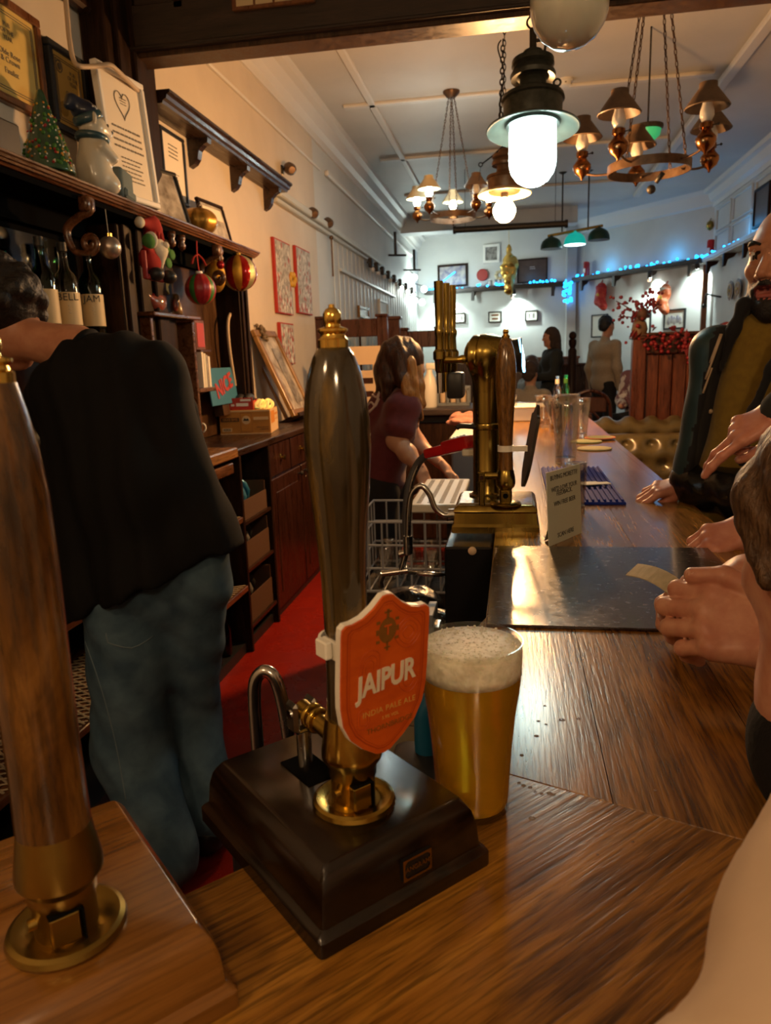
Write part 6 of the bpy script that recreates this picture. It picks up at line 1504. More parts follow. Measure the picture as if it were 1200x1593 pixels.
part('cup', 'white_plastic', t, lambda b: b.lathe([(0, 0), (0.028, 0), (0.030, 0.003), (0.031, 0.078), (0.0285, 0.078), (0.027, 0.006), (0, 0.005)], n=26), angle=40)
part('handle', 'white_plastic', t, lambda b: b.tube(spline([(0.029, 0, 0.064), (0.048, 0, 0.062), (0.056, 0, 0.042), (0.046, 0, 0.022), (0.029, 0, 0.020)], 5), 0.0048, 8), smooth=True)
q = ONZ(287, 692, CZ + 0.018)
t = thing('card_reader', 'black card reader on the oak worktop by the barman\'s elbow', 'card reader', (q.x - 0.03, q.y, CZ + 0.018), 0.2)
part('case', 'black_plastic', t, lambda b: b.box((0, 0, 0.045), (0.10, 0.12, 0.09), 0.012, seg=2), angle=40); part('sticker', 'white_paint', t, lambda b: b.box((0.025, -0.0605, 0.022), (0.030, 0.001, 0.009)))

# ------------------------------------------------------------------ the leaning picture on its easel further along the counter
a = ONX(402, 512, -1.62)
t, pic = frame('framed_picture', 'gold brown framed picture with dried flowers leaning by the left wall', 'picture', (-1.555, 4.95, 1.36), (math.radians(-24), 0, math.radians(88)), 0.42, 0.62, 0.045, 'gold_frame', 'photo_mix', 0.03)
part('light_panel', 'photo_dark', pic, lambda b: b.box((0.05, -0.004, -0.02), (0.12, 0.002, 0.40)))
part('easel_leg', 'gold_frame', t, lambda b: b.box((0.0, 0.12, -0.10), (0.03, 0.02, 0.42), 0.003)); part('foot_board', 'dark_wood', t, lambda b: b.box((0.03, 0.05, -0.31), (0.36, 0.16, 0.03), 0.004))
def posy(b):
    rnd = random.Random(8)
    for k in range(40): b.ell((-0.13 + 0.10 * rnd.random(), -0.03 + 0.05 * rnd.random(), 0.23 + 0.11 * rnd.random()), (0.014, 0.014, 0.012), 6, 4)
part('dried_flowers', 'dried', t, posy, smooth=True, kind='stuff')
# ------------------------------------------------------------------ things on the bar
# feedback card
a = ONZ(854, 851, ZB); c = ONZ(905, 829, ZB)
wv = (c - a); wl = wv.length; ang_ = math.atan2(wv.y, wv.x)
card = thing('table_card', 'pale printed feedback card standing on the bar by the brass font', 'card', tuple((a + c) / 2), rot=(math.radians(-3), 0, ang_))
hc = 0.150
cbk = part('card', 'card_paper', card, lambda b: b.box((0, 0, hc / 2), (wl, 0.0016, hc), 0.0004))
part('strut', 'card_paper', card, lambda b: b.box((0, 0, -hc * 0.30), (wl * 0.5, 0.0012, hc * 0.6), M=Matrix.Translation((0, 0.001, hc * 0.59)) @ Matrix.Rotation(0.32, 4, 'X')))
for z, s, tx in ((0.136, 0.0082, 'BUYING MORETTI?'), (0.112, 0.0080, "WE'D LOVE YOUR"), (0.102, 0.0080, 'FEEDBACK.'), (0.082, 0.0080, 'WIN FREE BEER'), (0.016, 0.0080, 'SCAN HERE')):
    text('lettering', tx, s * wl / 0.085, 'ink', cbk, (0, -0.0012, z), depth=0.0002)
# drinking glasses
def pint_glass(label, px, py, h, rt_, rb_, m='tumbler', glow_h=0.0, lm=None, cat='glass', z=ZB):
    q = ONZ(px, py, z)
    t = thing('pint_glass', label, cat, (q.x, q.y, z))
    part('wall', m, t, lambda b: b.lathe([(rb_, 0.0), (rb_ * 1.02, h * 0.1), (rb_ + (rt_ - rb_) * 0.45, h * 0.45), (rt_ * 0.98, h * 0.8), (rt_, h), (rt_ - 0.003, h), (rt_ * 0.98 - 0.003, h * 0.8), (rb_ + (rt_ - rb_) * 0.45 - 0.003, h * 0.45), (rb_ - 0.002, h * 0.10), (0.0, h * 0.10)], n=32, cap=False), smooth=True)
    part('base', 'glass', t, lambda b: b.lathe([(0, 0.0005), (rb_ * 0.97, 0.0005), (rb_ * 0.99, h * 0.085), (0, h * 0.09)], n=28), angle=50)
    part('rim', 'glass', t, lambda b: b.torus((0, 0, h), rt_ - 0.0015, 0.0017, n=32, m=6), smooth=True)
    if glow_h: part('lamp_glow', lm, t, lambda b: b.lathe([(0, h * 0.1), (rb_ * 0.94, h * 0.1), (rb_ * 0.98, h * (0.1 + glow_h)), (0, h * (0.1 + glow_h))], n=24), smooth=True)  # amber tinted fill standing in for the lamp's orange reflection in the glass
    return t
pint_glass('tall empty beer glass standing upright on the bar behind the card', 880, 720, 0.238, 0.046, 0.036)
pint_glass('empty pint glass at the right behind the tall beer glass', 903, 679, 0.175, 0.044, 0.030)
pint_glass('empty pint glass furthest left beside the white tray', 846, 664, 0.165, 0.044, 0.032, 'tumbler', 0.12, 'glass_pink')
pint_glass('empty pint glass tinted amber for the lamp reflection, behind the tall beer glass', 866, 672, 0.170, 0.042, 0.030, 'tumbler', 0.10, 'glass_pink')
pint_glass('small glass half hidden behind the feedback card', 896, 792, 0.115, 0.026, 0.022)
pint_glass('stemless glass near the brass font, far side', 796, 655, 0.15, 0.035, 0.028)
for px, py, m, lb, h in ((880, 637, 'glass_green', 'green glass beer bottle among the empties', 0.235), (867, 637, 'glass_clear_bottle', 'clear bottle with a pale neck label left of the green bottle', 0.23)):
    q = ONZ(px, py, ZB)
    t = thing('beer_bottle', lb, 'bottle', (q.x, q.y, ZB))
    part('glass', m, t, lambda b: b.lathe([(0, 0), (0.029, 0), (0.030, 0.004), (0.030, h * 0.52), (0.024, h * 0.64), (0.015, h * 0.74), (0.0135, h * 0.95), (0.015, h * 0.96), (0.015, h), (0, h)], n=22), angle=40)
    part('neck_label', 'felt_green' if 'green glass' in lb else 'paper_white', t, lambda b: b.lathe([(0.0150, h * 0.76), (0.0146, h * 0.90), (0.0, h * 0.90)], n=18, cap=False), angle=40)
# coasters
for px, py, m, lb, dz in ((912, 688, 'cork_green', 'greenish beer mat lying under the stacked pair', 0.0), (934, 684, 'cork_red', 'beer mat with a reddish edge on top of the green one', 0.006), (925, 699, 'cork', 'pale beer mat lying alone nearest the camera', 0.0)):
    q = ONZ(px, py, ZB)
    t = thing('beer_mat', lb, 'coaster', (q.x, q.y, ZB + dz), 0.2)
    part('board', m, t, lambda b: b.lathe([(0, 0.0005), (0.066, 0.0005), (0.068, 0.003), (0.066, 0.006), (0, 0.006)], n=30), angle=40)
    part('print', 'cork_green' if m != 'cork' else 'cork', t, lambda b: b.lathe([(0.035, 0.0062), (0.055, 0.0062), (0.055, 0.0066), (0.035, 0.0066)], n=26), angle=40)
# blue ribbed bar mat
t = thing('bar_mat', 'blue ribbed rubber bar mat on the bar beside the card', 'bar mat', (0.185, 2.20, ZB))
part('base', 'blue_rubber', t, lambda b: b.box((0, 0, 0.004), (0.190, 0.60, 0.008), 0.002))
for i in range(13): part('rib', 'blue_rubber', t, lambda b: b.box((-0.087 + 0.0145 * i, 0, 0.0105), (0.006, 0.585, 0.006), 0.001))
t = thing('paper_slips', 'folded white paper slips lying on the blue mat', 'paper', tuple(ONZ(914, 752, ZB + 0.014)), 0.5)
part('slip', 'slip_paper', t, lambda b: b.box((0, 0, 0.002), (0.075, 0.030, 0.002), M=Matrix.Rotation(0.05, 4, 'Y'))); part('slip', 'slip_paper', t, lambda b: b.box((0.01, -0.03, 0.004), (0.085, 0.032, 0.002), M=Matrix.Rotation(-0.25, 4, 'Z')))
# white tray
q0 = ONZ(822, 655, ZB)
t = thing('white_tray', 'white plastic tray on the far part of the bar', 'tray', (q0.x, q0.y + 0.1, ZB))
part('shell', 'white_plastic', t, lambda b: b.box((0, 0, 0.04), (0.17, 0.28, 0.08), 0.008)); part('rim', 'white_plastic', t, lambda b: b.box((0, 0, 0.083), (0.185, 0.295, 0.010), 0.003))
# on the return counter: crate of cups, glass blocks, spray bottle, slotted board
q = (ONZ(670, 626, ZB + 0.005) + ONZ(739, 624, ZB + 0.005)) / 2
t = thing('cup_holder', 'grey holder with four square windows of cups on the return counter', 'holder', (q.x, 5.98, ZB))
W_ = 0.345
def crate(b):
    b.box((0, 0, 0.012), (W_, 0.16, 0.024), 0.003); b.box((0, -0.08, 0.135), (W_, 0.012, 0.024), 0.003); b.box((0, 0.08, 0.08), (W_, 0.012, 0.14), 0.003)
    for i in range(5): b.box((-W_ / 2 + 0.012 + i * (W_ - 0.024) / 4, -0.08, 0.075), (0.022, 0.012, 0.12), 0.003)
part('rack', 'grey_plastic', t, crate)
for i in range(4): part('cup', 'cream_board', t, lambda b: b.lathe([(0.0, 0.026), (0.024, 0.026), (0.032, 0.115), (0.028, 0.115), (0.022, 0.03)], c=(-W_ / 2 + 0.012 + (i + 0.5) * (W_ - 0.024) / 4, -0.02, 0), n=18), angle=40)
t = thing('glass_blocks', 'clear glass ice tub standing on the cup holder', 'tub', (q.x + 0.045, 5.99, ZB + 0.148))
part('tub', 'glass_thin', t, lambda b: b.box((0, 0, 0.06), (0.15, 0.12, 0.12), 0.01, seg=2), angle=40)
for i in range(8): part('ice_cube', 'glass', t, lambda b: b.box((-0.05 + 0.034 * (i % 4), -0.02 + 0.04 * (i // 4), 0.03 + 0.025 * (i % 3)), (0.028, 0.028, 0.028), 0.003, M=Matrix.Rotation(0.3 * i, 4, 'Z') if i in (0, 5) else None))
q = ONZ(668, 632, ZB)
t = thing('spray_bottle', 'white spray bottle behind the barmaid on the return counter', 'bottle', (ONY(669, 620, 5.75).x, 5.75, ZB))
part('bottle', 'white_plastic', t, lambda b: b.lathe([(0, 0), (0.050, 0), (0.056, 0.01), (0.056, 0.16), (0.045, 0.22), (0.024, 0.265), (0.022, 0.29), (0, 0.29)], n=22), angle=50)
part('trigger_head', 'white_plastic', t, lambda b: (b.box((0.015, 0, 0.315), (0.085, 0.04, 0.05), 0.010, seg=2), b.tube([(0.03, 0, 0.30), (0.062, 0, 0.27), (0.058, 0, 0.24)], 0.008, 6)), angle=50); part('nozzle', 'white_paint', t, lambda b: b.cyl((0.055, 0, 0.322), (0.078, 0, 0.322), 0.012), angle=40)
a = ONY(528, 540, 5.62); c = ONY(594, 613, 5.62)
t = thing('slotted_board', 'cream board with three slots standing on the return counter', 'board', ((a.x + c.x) / 2 - 0.03, 5.62, ZB))
def board(b):
    w_ = c.x - a.x + 0.06; h_ = a.z - ZB; zs = [0.0, 0.10, 0.145, 0.20, 0.245, 0.30, 0.345, h_]
    for k in range(0, 8, 2): b.box((0, 0, (zs[k] + zs[k + 1]) / 2), (w_, 0.02, zs[k + 1] - zs[k]))
    for k in (1, 3, 5):
        z = (zs[k] + zs[k + 1]) / 2
        b.box((-w_ * 0.30, 0, z), (w_ * 0.4, 0.02, zs[k + 1] - zs[k])); b.box((w_ * 0.42, 0, z), (w_ * 0.16, 0.02, zs[k + 1] - zs[k]))
part('panel', 'cream_board', t, board); part('foot', 'cream_board', t, lambda b: b.box((0, 0.06, 0.012), (0.30, 0.14, 0.024), 0.004))
# small white-topped unit with a cloth, between the barmaid and the bar
t = thing('ice_well', 'pale steel ice well set against the bar past the brass font', 'ice well', (-0.19, 4.25, 0))
part('body', 'grey_plastic', t, lambda b: b.box((0, 0, 0.48), (0.28, 0.60, 0.96), 0.01)); part('lid', 'white_tray', t, lambda b: b.box((0, 0, 0.985), (0.30, 0.62, 0.05), 0.008))
cl = ONZ(722, 645, 1.03)
cloth = thing('bar_cloth', 'crumpled pink bar cloth on the pale ice well', 'cloth', (cl.x * 0.93, cl.y * 0.9, 1.011))
body('fabric', ['cloth_pink'], cloth, ([ell_((0, 0, 0.022), (0.085, 0.10, 0.022)), ell_((-0.03, 0.03, 0.045), (0.05, 0.06, 0.024)), cone_((-0.08, -0.04, 0.012), (0.05, -0.08, 0.02), 0.014, 0.018), ell_((0.04, 0.02, 0.04), (0.04, 0.05, 0.026))], 0.006, 0.02, lumps(0.006, 60)))
body('fold', ['cloth_pink'], cloth, ([cone_((-0.06, 0.05, 0.03), (0.05, 0.03, 0.062), 0.014, 0.016)], 0.006, 0.02, lumps(0.004, 70)))

# ------------------------------------------------------------------ staff side fittings around the font
t = thing('cooler_cabinet', 'black cooler cabinet with a pale round knob under the brass font', 'cooler', (-0.095, 1.66, 0))
part('case', 'black_gloss', t, lambda b: b.box((0, 0, 0.52), (0.10, 0.28, 1.03), 0.004)); q = ONY(735, 857, 1.515)
part('knob', 'cream_board', t, lambda b: b.lathe([(0, 0), (0.008, 0), (0.009, 0.006), (0.006, 0.009), (0, 0.010)], n=16, M=Matrix.Translation((q.x + 0.095, -0.140, q.z)) @ Matrix.Rotation(PI / 2, 4, 'X')), angle=40)
dA = ONZ(640, 786, 0.95); dB = ONZ(716, 744, 0.95)
t = thing('drip_tray', 'white slotted drip tray behind the bar', 'drip tray', (-0.262, 2.70, 0.945))
W_, D_ = 0.155, 0.52
part('tray', 'white_tray', t, lambda b: b.box((0, 0, -0.014), (W_ + 0.02, D_ + 0.02, 0.028), 0.004))
for r_ in range(4):
    part('slot_row', 'ink', t, lambda b: [b.box((-W_ * 0.37 + W_ * 0.245 * r_, -D_ * 0.45 + k * D_ * 0.0475, 0.0006), (0.016, 0.009, 0.001)) for k in range(20)], kind='stuff')
part('support', 'iron', t, lambda b: (b.box((0.05, 0.1, -0.49), (0.06, 0.30, 0.92)),))
# drinks gun with hose and holder
gA = ONY(666, 706, 1.90); gB = ONY(735, 688, 1.80)
t = thing('drinks_gun', 'red drinks gun on its curved black hose', 'drinks gun', tuple(gA))
gd = (gB - gA)
part('handle', 'red_gun', t, lambda b: b.box((0, 0, 0), (gd.length * 0.48, 0.030, 0.026), 0.006, M=Matrix.Translation(gd * 0.22) @ gd.to_track_quat('X', 'Z').to_matrix().to_4x4(), seg=2), angle=40)
part('button_head', 'red_gun', t, lambda b: b.box((0, 0, 0.003), (gd.length * 0.56, 0.036, 0.034), 0.006, M=Matrix.Translation(gd * 0.70) @ gd.to_track_quat('X', 'Z').to_matrix().to_4x4(), seg=2), angle=40)
for k in range(5): part('button', 'chrome', t, lambda b: b.ell(tuple(gd * (0.55 + 0.07 * k) + V(0, -0.004, 0.021)), (0.005, 0.005, 0.004), 10, 6), smooth=True)
hp_ = [gA - gA, ONY(650, 722, 1.92) - gA, ONY(637, 755, 1.92) - gA, ONY(632, 800, 1.92) - gA, ONY(633, 845, 1.92) - gA]
part('hose', 'grey_rubber', t, lambda b: b.tube(spline([tuple(p) for p in hp_], 8), 0.0105, 12), smooth=True); part('hose_sleeve', 'steel', t, lambda b: b.tube(spline([tuple(p + V(0.006, -0.007, 0.004)) for p in hp_[:4]], 8), 0.0042, 8), smooth=True)
part('holster', 'white_tray', t, lambda b: b.box(tuple(gd * 0.98 + V(0.004, -0.01, -0.022)), (0.05, 0.04, 0.016), 0.003))
# steel tube from the font
tp_ = [ONY(635, 848, 1.66), ONY(636, 800, 1.66), ONY(641, 768, 1.66), ONY(655, 756, 1.66), ONY(668, 768, 1.66), ONY(677, 790, 1.66), ONY(690, 801, 1.66), ONY(702, 801, 1.66)]
t = thing('steel_pipe', 'bent steel pipe curling down beside the brass font', 'pipe', tuple(tp_[0]))
part('tube', 'steel', t, lambda b: b.tube(spline([tuple(p - tp_[0]) for p in tp_], 7), 0.0068, 10), smooth=True); part('coupling', 'steel', t, lambda b: b.cyl((0, 0, -0.02), (0, 0, 0.022), 0.011, n=12), angle=40); part('flange', 'steel', t, lambda b: b.cyl(tuple(tp_[-1] - tp_[0] - V(0.006, 0, 0)), tuple(tp_[-1] - tp_[0] + V(0.01, 0, 0)), 0.014, n=14), angle=40)
# white wire glass basket
t = thing('wire_basket', 'white wire glass washer basket below the drip tray', 'basket', (-0.36, 2.55, 0.66))
def basket(b):
    w_, d_, h_ = 0.34, 0.38, 0.24
    for z in (0.0, 0.08, 0.16, h_):
        b.tube([(-w_ / 2, -d_ / 2, z), (w_ / 2, -d_ / 2, z), (w_ / 2, d_ / 2, z), (-w_ / 2, d_ / 2, z)], 0.0045, 6, closed=True)
    for k in range(8):
        x = -w_ / 2 + w_ * k / 7
        b.tube([(x, -d_ / 2, 0), (x, -d_ / 2, h_)], 0.0035, 5); b.tube([(x, d_ / 2, 0), (x, d_ / 2, h_)], 0.0035, 5); b.tube([(x, -d_ / 2, 0), (x, d_ / 2, 0)], 0.0035, 5)
        y = -d_ / 2 + d_ * k / 7
        b.tube([(-w_ / 2, y, 0), (-w_ / 2, y, h_)], 0.0035, 5); b.tube([(w_ / 2, y, 0), (w_ / 2, y, h_)], 0.0035, 5)
part('wires', 'white_wire', t, basket); part('stand', 'iron', t, lambda b: b.box((0, 0, -0.33), (0.32, 0.36, 0.64)))
for i in range(6):
    part('washed_glass', 'tumbler', None, lambda b: b.lathe([(0.036, 0.0), (0.030, 0.115), (0.0, 0.118)], c=(-0.45 + 0.085 * (i % 3), 2.47 + 0.13 * (i // 3), 0.668), n=18, cap=False), smooth=True, label='upturned washed glass, %s of the %s row in the wire basket' % (('left', 'middle', 'right')[i % 3], ('front', 'back')[i // 3]), cat='glass', group='glasses in the wire basket')
# black bin bag, tap fittings, pale bin
bgp = ONY(645, 890, 1.80)
t = thing('bin_bag', 'shiny black bin bag bulging behind the bar', 'bin bag', (bgp.x, 1.86, 0.545))
body('bag', ['black_bag'], t, ([ell_((0, 0, 0.10), (0.13, 0.12, 0.13)), ell_((-0.03, 0.02, 0.22), (0.09, 0.10, 0.06)), cone_((-0.09, -0.02, 0.16), (0.07, -0.05, 0.20), 0.05, 0.05)], 0.008, 0.03, lumps(0.009, 38))); part('tie', 'black_bag', t, lambda b: b.tube([(-0.10, -0.09, 0.20), (0.0, -0.12, 0.195), (0.09, -0.10, 0.19)], 0.008, 6), smooth=True)
t = thing('waste_bin', 'pale beige bin under the black bag', 'bin', (bgp.x + 0.01, 1.84, 0.008))
part('shell', 'beige_panel', t, lambda b: b.box((0, 0, 0.25), (0.17, 0.20, 0.50), 0.012, seg=2), angle=40); part('rim', 'beige_panel', t, lambda b: b.box((0, 0, 0.505), (0.18, 0.21, 0.03), 0.006))
q = ONY(604, 893, 1.72)
t = thing('brass_tap', 'small metal tap fitting beside the black bin bag', 'tap', tuple(q))
part('body', 'steel', t, lambda b: (b.cyl((-0.015, 0, 0), (0.05, 0, 0.01), 0.008), b.cyl((0.03, 0, 0.0), (0.045, 0, 0.05), 0.007), b.cyl((0.03, 0, 0.05), (0.055, 0, 0.058), 0.009), b.tube([(-0.012, 0, 0.0), (-0.02, 0, -0.02), (-0.018, 0, -0.035)], 0.007, 8)), angle=40); part('lever', 'steel', t, lambda b: b.tube([(0.05, 0, 0.005), (0.10, -0.005, 0.003), (0.15, 0, 0.0)], [0.005, 0.007, 0.004], 8), smooth=True)
t = thing('perforated_bracket', 'grey perforated steel bracket standing beside the black cooler', 'bracket', (-0.185, 1.60, 0.50))
part('upright', 'grey_plastic', t, lambda b: b.box((0, 0, 0.15), (0.020, 0.10, 0.44), 0.002)); part('teeth', 'steel', t, lambda b: [b.box((0.014, -0.02, 0.02 + 0.035 * k), (0.014, 0.05, 0.012)) for k in range(10)], kind='stuff')
# cane tap near the dark pump and the blue handled bucket behind the pint
q0 = ONZ(402, 1170, 1.0)
cane = [V(q0.x, q0.y, 0.90), ONY(400, 1150, q0.y), ONY(396, 1090, q0.y), ONY(398, 1058, q0.y), ONY(412, 1044, q0.y), ONY(428, 1056, q0.y), ONY(440, 1095, q0.y), ONY(449, 1148, q0.y)]
t = thing('rinse_tap', 'hooked steel tap tube standing left of the dark hand pump', 'tap', tuple(cane[0]))
part('tube', 'steel', t, lambda b: b.tube(spline([tuple(p - cane[0]) for p in cane], 8), 0.0073, 14), smooth=True); part('mount', 'black_plastic', t, lambda b: b.box((0, 0, -0.45), (0.06, 0.06, 0.90), 0.004)); part('collar', 'steel', t, lambda b: b.cyl((0, 0, 0), (0, 0, 0.02), 0.014, n=14), angle=40)
t = thing('bucket', 'black tub with a bright blue grip tucked behind the pint glass', 'bucket', (-0.115, 0.93, 0.60))
part('tub', 'black_plastic', t, lambda b: b.box((0.02, 0, 0.14), (0.16, 0.14, 0.28), 0.02, seg=2), angle=40); part('grip', 'cyan_plastic', t, lambda b: b.tube(spline([(-0.006, 0.03, 0.25), (-0.006, 0.032, 0.335), (0.012, 0.034, 0.36), (0.045, 0.034, 0.362), (0.06, 0.034, 0.33)], 6), 0.017, 12), smooth=True); part('tag', 'cyan_plastic', t, lambda b: b.box((-0.005, -0.071, 0.22), (0.012, 0.002, 0.035), 0.001)); part('stand', 'black_plastic', t, lambda b: b.box((0.02, 0, -0.295), (0.14, 0.12, 0.59)))
# ------------------------------------------------------------------ dividers at the end of the aisle
def screen(label, px0, px1, py, y, wid=0.09, deep=0.5):
    a = ONY(px0, py, y); c = ONY(px1, py, y); z = (a.z + c.z) / 2; w_ = c.x - a.x
    t = thing('screen_divider', label, 'screen', ((a.x + c.x) / 2, y, 0))
    for s in (-1, 1): part('post', 'red_wood', t, lambda b: (b.box((s * (w_ / 2 - wid / 2), 0, z / 2), (wid, 0.07, z), 0.006), b.box((s * (w_ / 2 - wid / 2), 0, z + 0.012), (wid + 0.02, 0.09, 0.024), 0.006)))
    part('top_rail', 'red_wood', t, lambda b: b.box((0, 0, z - 0.085), (w_ - 2 * wid, 0.05, 0.15), 0.006)); part('lower_panel', 'red_wood', t, lambda b: b.box((0, 0, (z - deep) / 2), (w_ - 2 * wid, 0.04, z - deep), 0.004))
    part('pane', 'window_pane', t, lambda b: b.box((0, 0, z - 0.16 - (deep - 0.16) / 2), (w_ - 2 * wid, 0.004, deep - 0.16)))
    n = max(1, int(w_ / 0.25))
    for k in range(1, n + 1): part('glazing_bar', 'dark_wood', t, lambda b: b.box((-(w_ - 2 * wid) / 2 + (w_ - 2 * wid) * k / (n + 1), 0, z - 0.16 - (deep - 0.16) / 2), (0.016, 0.02, deep - 0.16)))
screen('dark red wooden glazed divider screen against the left wall', 489, 603, 495, 6.45)
screen('smaller dark red glazed screen further back in the aisle', 622, 691, 513, 7.1, 0.08)
q = ONY(613, 495, 6.9)
t = thing('newel_post', 'dark red square post standing between the two glazed screens', 'post', (q.x, 6.9, 0)); part('shaft', 'red_wood', t, lambda b: b.box((0, 0, q.z / 2), (0.11, 0.09, q.z), 0.006)); part('cap', 'red_wood', t, lambda b: b.box((0, 0, q.z), (0.14, 0.12, 0.03), 0.006))

# ------------------------------------------------------------------ far wall
def plane_hit(px, py, p, n):
    d = _ray(px, py); return EYE + d * ((p - EYE).dot(n) / d.dot(n))
dF = (FB - FA).normalized(); nF = V(dF.y, -dF.x, 0); angF = math.atan2(dF.y, dF.x)
dA_ = (AB - AA).normalized(); nA = V(dA_.y, -dA_.x, 0); angA = math.atan2(dA_.y, dA_.x)
def FW(px, py, off=0.02): return plane_hit(px, py, FA + nF * off, nF)
def AW(px, py, off=0.02): return plane_hit(px, py, AA + nA * off, nA)
# shelf rail with brackets along the far walls
def wallshelf(label, p, q, hit, n, ang):
    L = (q - p).length
    t = thing('picture_shelf', label, 'shelf', tuple((p + q) / 2), ang)
    part('board', 'dark_wood_x', t, lambda b: b.box((0, 0, 0), (L, 0.16, 0.05), 0.006)); part('lip', 'dark_wood_x', t, lambda b: b.box((0, -0.08, 0.02), (L, 0.02, 0.05), 0.004))
    for k in range(4): part('bracket', 'dark_wood_x', t, lambda b: b.prism([(0.08, -0.025), (-0.07, -0.025), (-0.04, -0.07), (0.03, -0.10), (0.05, -0.17), (0.08, -0.18)], -0.025, 0.025, M=Matrix.Translation((-L * 0.42 + L * 0.28 * k, 0, 0)) @ Matrix.Rotation(-PI / 2, 4, 'Z')))
    return t
pA_ = FW(662, 458, 0.09); pB_ = FW(880, 441, 0.09); zS = (pA_.z + pB_.z) / 2; pA_.z = pB_.z = zS
wallshelf('dark high shelf along the far white wall', pA_, pB_, None, nF, angF)
qA_ = AW(896, 438, 0.09); qB_ = AW(1098, 405, 0.09); zQ = (qA_.z + qB_.z) / 2; qA_.z = qB_.z = zQ
wallshelf('dark high shelf along the angled alcove wall', qA_, qB_, None, nA, angA)
t = thing('picture_shelf', 'pale high shelf with dark brackets along the right wall', 'shelf', (XR - 0.09, 9.1, zQ - 0.02), -PI / 2)
part('board', 'panel_paint', t, lambda b: b.box((0, 0, 0), (3.6, 0.16, 0.05), 0.006)); part('lip', 'panel_paint', t, lambda b: b.box((0, -0.08, 0.02), (3.6, 0.02, 0.05), 0.004))
for k in range(5): part('bracket', 'dark_wood', t, lambda b: b.prism([(0.08, -0.025), (-0.07, -0.025), (-0.04, -0.07), (0.03, -0.10), (0.05, -0.17), (0.08, -0.18)], -0.025, 0.025, M=Matrix.Translation((-1.6 + 0.8 * k, 0, 0)) @ Matrix.Rotation(-PI / 2, 4, 'Z')))
# blue fairy lights: a wire with each bulb a part of its own
def fairy(label, path, n, seed, m='bulb_blue', r=0.022, jit=0.03):
    rnd = random.Random(seed); path = [Vector(p) for p in path]
    t = thing('fairy_lights', label, 'fairy lights', tuple(path[0]))
    pts = spline([tuple(p - path[0]) for p in path], 10)
    part('wire', 'leaf_dark', t, lambda b: b.tube([p + V(0, 0, 0.01 * math.sin(i * 1.7)) for i, p in enumerate(pts)], 0.004, 5), smooth=True)
    me = MB().ell((0, 0, 0), (r, r, r), 8, 6).mesh('bulb', m, True)
    for k in range(n):
        f_ = rnd.random() * (len(pts) - 1); i = int(f_); p = pts[i].lerp(pts[min(i + 1, len(pts) - 1)], f_ - i)
        o = link('bulb', me, t, p + V(rnd.uniform(-jit, jit), rnd.uniform(-jit, jit) * 0.5 - 0.02, rnd.uniform(-0.5 * jit, jit)))
    return t
up = V(0, 0, 0.055)
fairy('blue fairy lights along the shelf on the far wall', [pA_ + up - V(0, 0.05, 0), pA_.lerp(pB_, 0.35) + up - V(0, 0.05, 0), pA_.lerp(pB_, 0.7) + up - V(0, 0.05, 0), pB_ + up - V(0, 0.05, 0)], 30, 1)
fairy('blue fairy lights along the shelf on the alcove wall', [qA_ + up - V(0, 0.05, 0), qA_.lerp(qB_, 0.5) + up - V(0, 0.05, 0), qB_ + up - V(0, 0.05, 0)], 46, 2, r=0.018)
pp_ = [ONY(886, 436, 12.95), ONY(884, 448, 12.95), ONY(882, 460, 12.95), ONY(884, 470, 12.95)]
fairy('bunch of blue fairy lights hanging down the white pillar', pp_, 20, 3, r=0.026, jit=0.06)
fairy('blue fairy lights along the pale shelf on the right wall', [V(XR - 0.12, 11.0, zQ + 0.035), V(XR - 0.12, 9.5, zQ + 0.035), V(XR - 0.12, 8.2, zQ + 0.035)], 22, 4, r=0.016)
for nm, pts in (('a', (pA_, pB_)), ('b', (qA_, qB_))):
    for f_ in (0.25, 0.75):
        p = pts[0].lerp(pts[1], f_); lamp('fairy_glow', 'POINT', (p.x, p.y - 0.06, p.z + 0.12), 1.0 if nm == 'a' else 2.2, (0.05, 0.45, 1.0), 0.15)
lamp('fairy_glow', 'POINT', (XR - 0.15, 9.4, zQ + 0.12), 2.0, (0.05, 0.45, 1.0), 0.15)
# down-lights under the shelves
def downlight(label, p, tgt, e=26):
    t = thing('spot_lamp', label, 'lamp', tuple(p))
    d = (Vector(tgt) - p).normalized()
    part('can', 'iron', t, lambda b: b.lathe([(0.0, -0.05), (0.03, -0.05), (0.035, 0.02), (0.03, 0.03)], n=14, M=orient(d)), angle=40); part('lens', 'bulb_cool', t, lambda b: b.lathe([(0, 0.022), (0.028, 0.022), (0.028, 0.032), (0, 0.032)], n=14, M=orient(d)), angle=40); part('stem', 'iron', t, lambda b: b.cyl((0, 0, 0), (0, 0, 0.10), 0.008))
    lamp('spot_light', 'SPOT', tuple(p + d * 0.05), e, (0.82, 1.0, 0.95), 0.03, tuple(tgt), math.radians(125), 0.7)
for px, py, lb in ((692, 458, 'small down-light under the far shelf, left one'), (800, 455, 'small down-light under the far shelf, by the gold balloon')):
    p = FW(px, py, 0.22); downlight(lb, p, FW(px + 4, py + 60, 0.0), 48)
for px, py, lb in ((1012, 428, 'small down-light under the alcove shelf above the orange stocking'), (1085, 414, 'small down-light under the alcove shelf at its right end')):
    p = AW(px, py, 0.22); downlight(lb, p, AW(px + 2, py + 50, 0.0), 48)
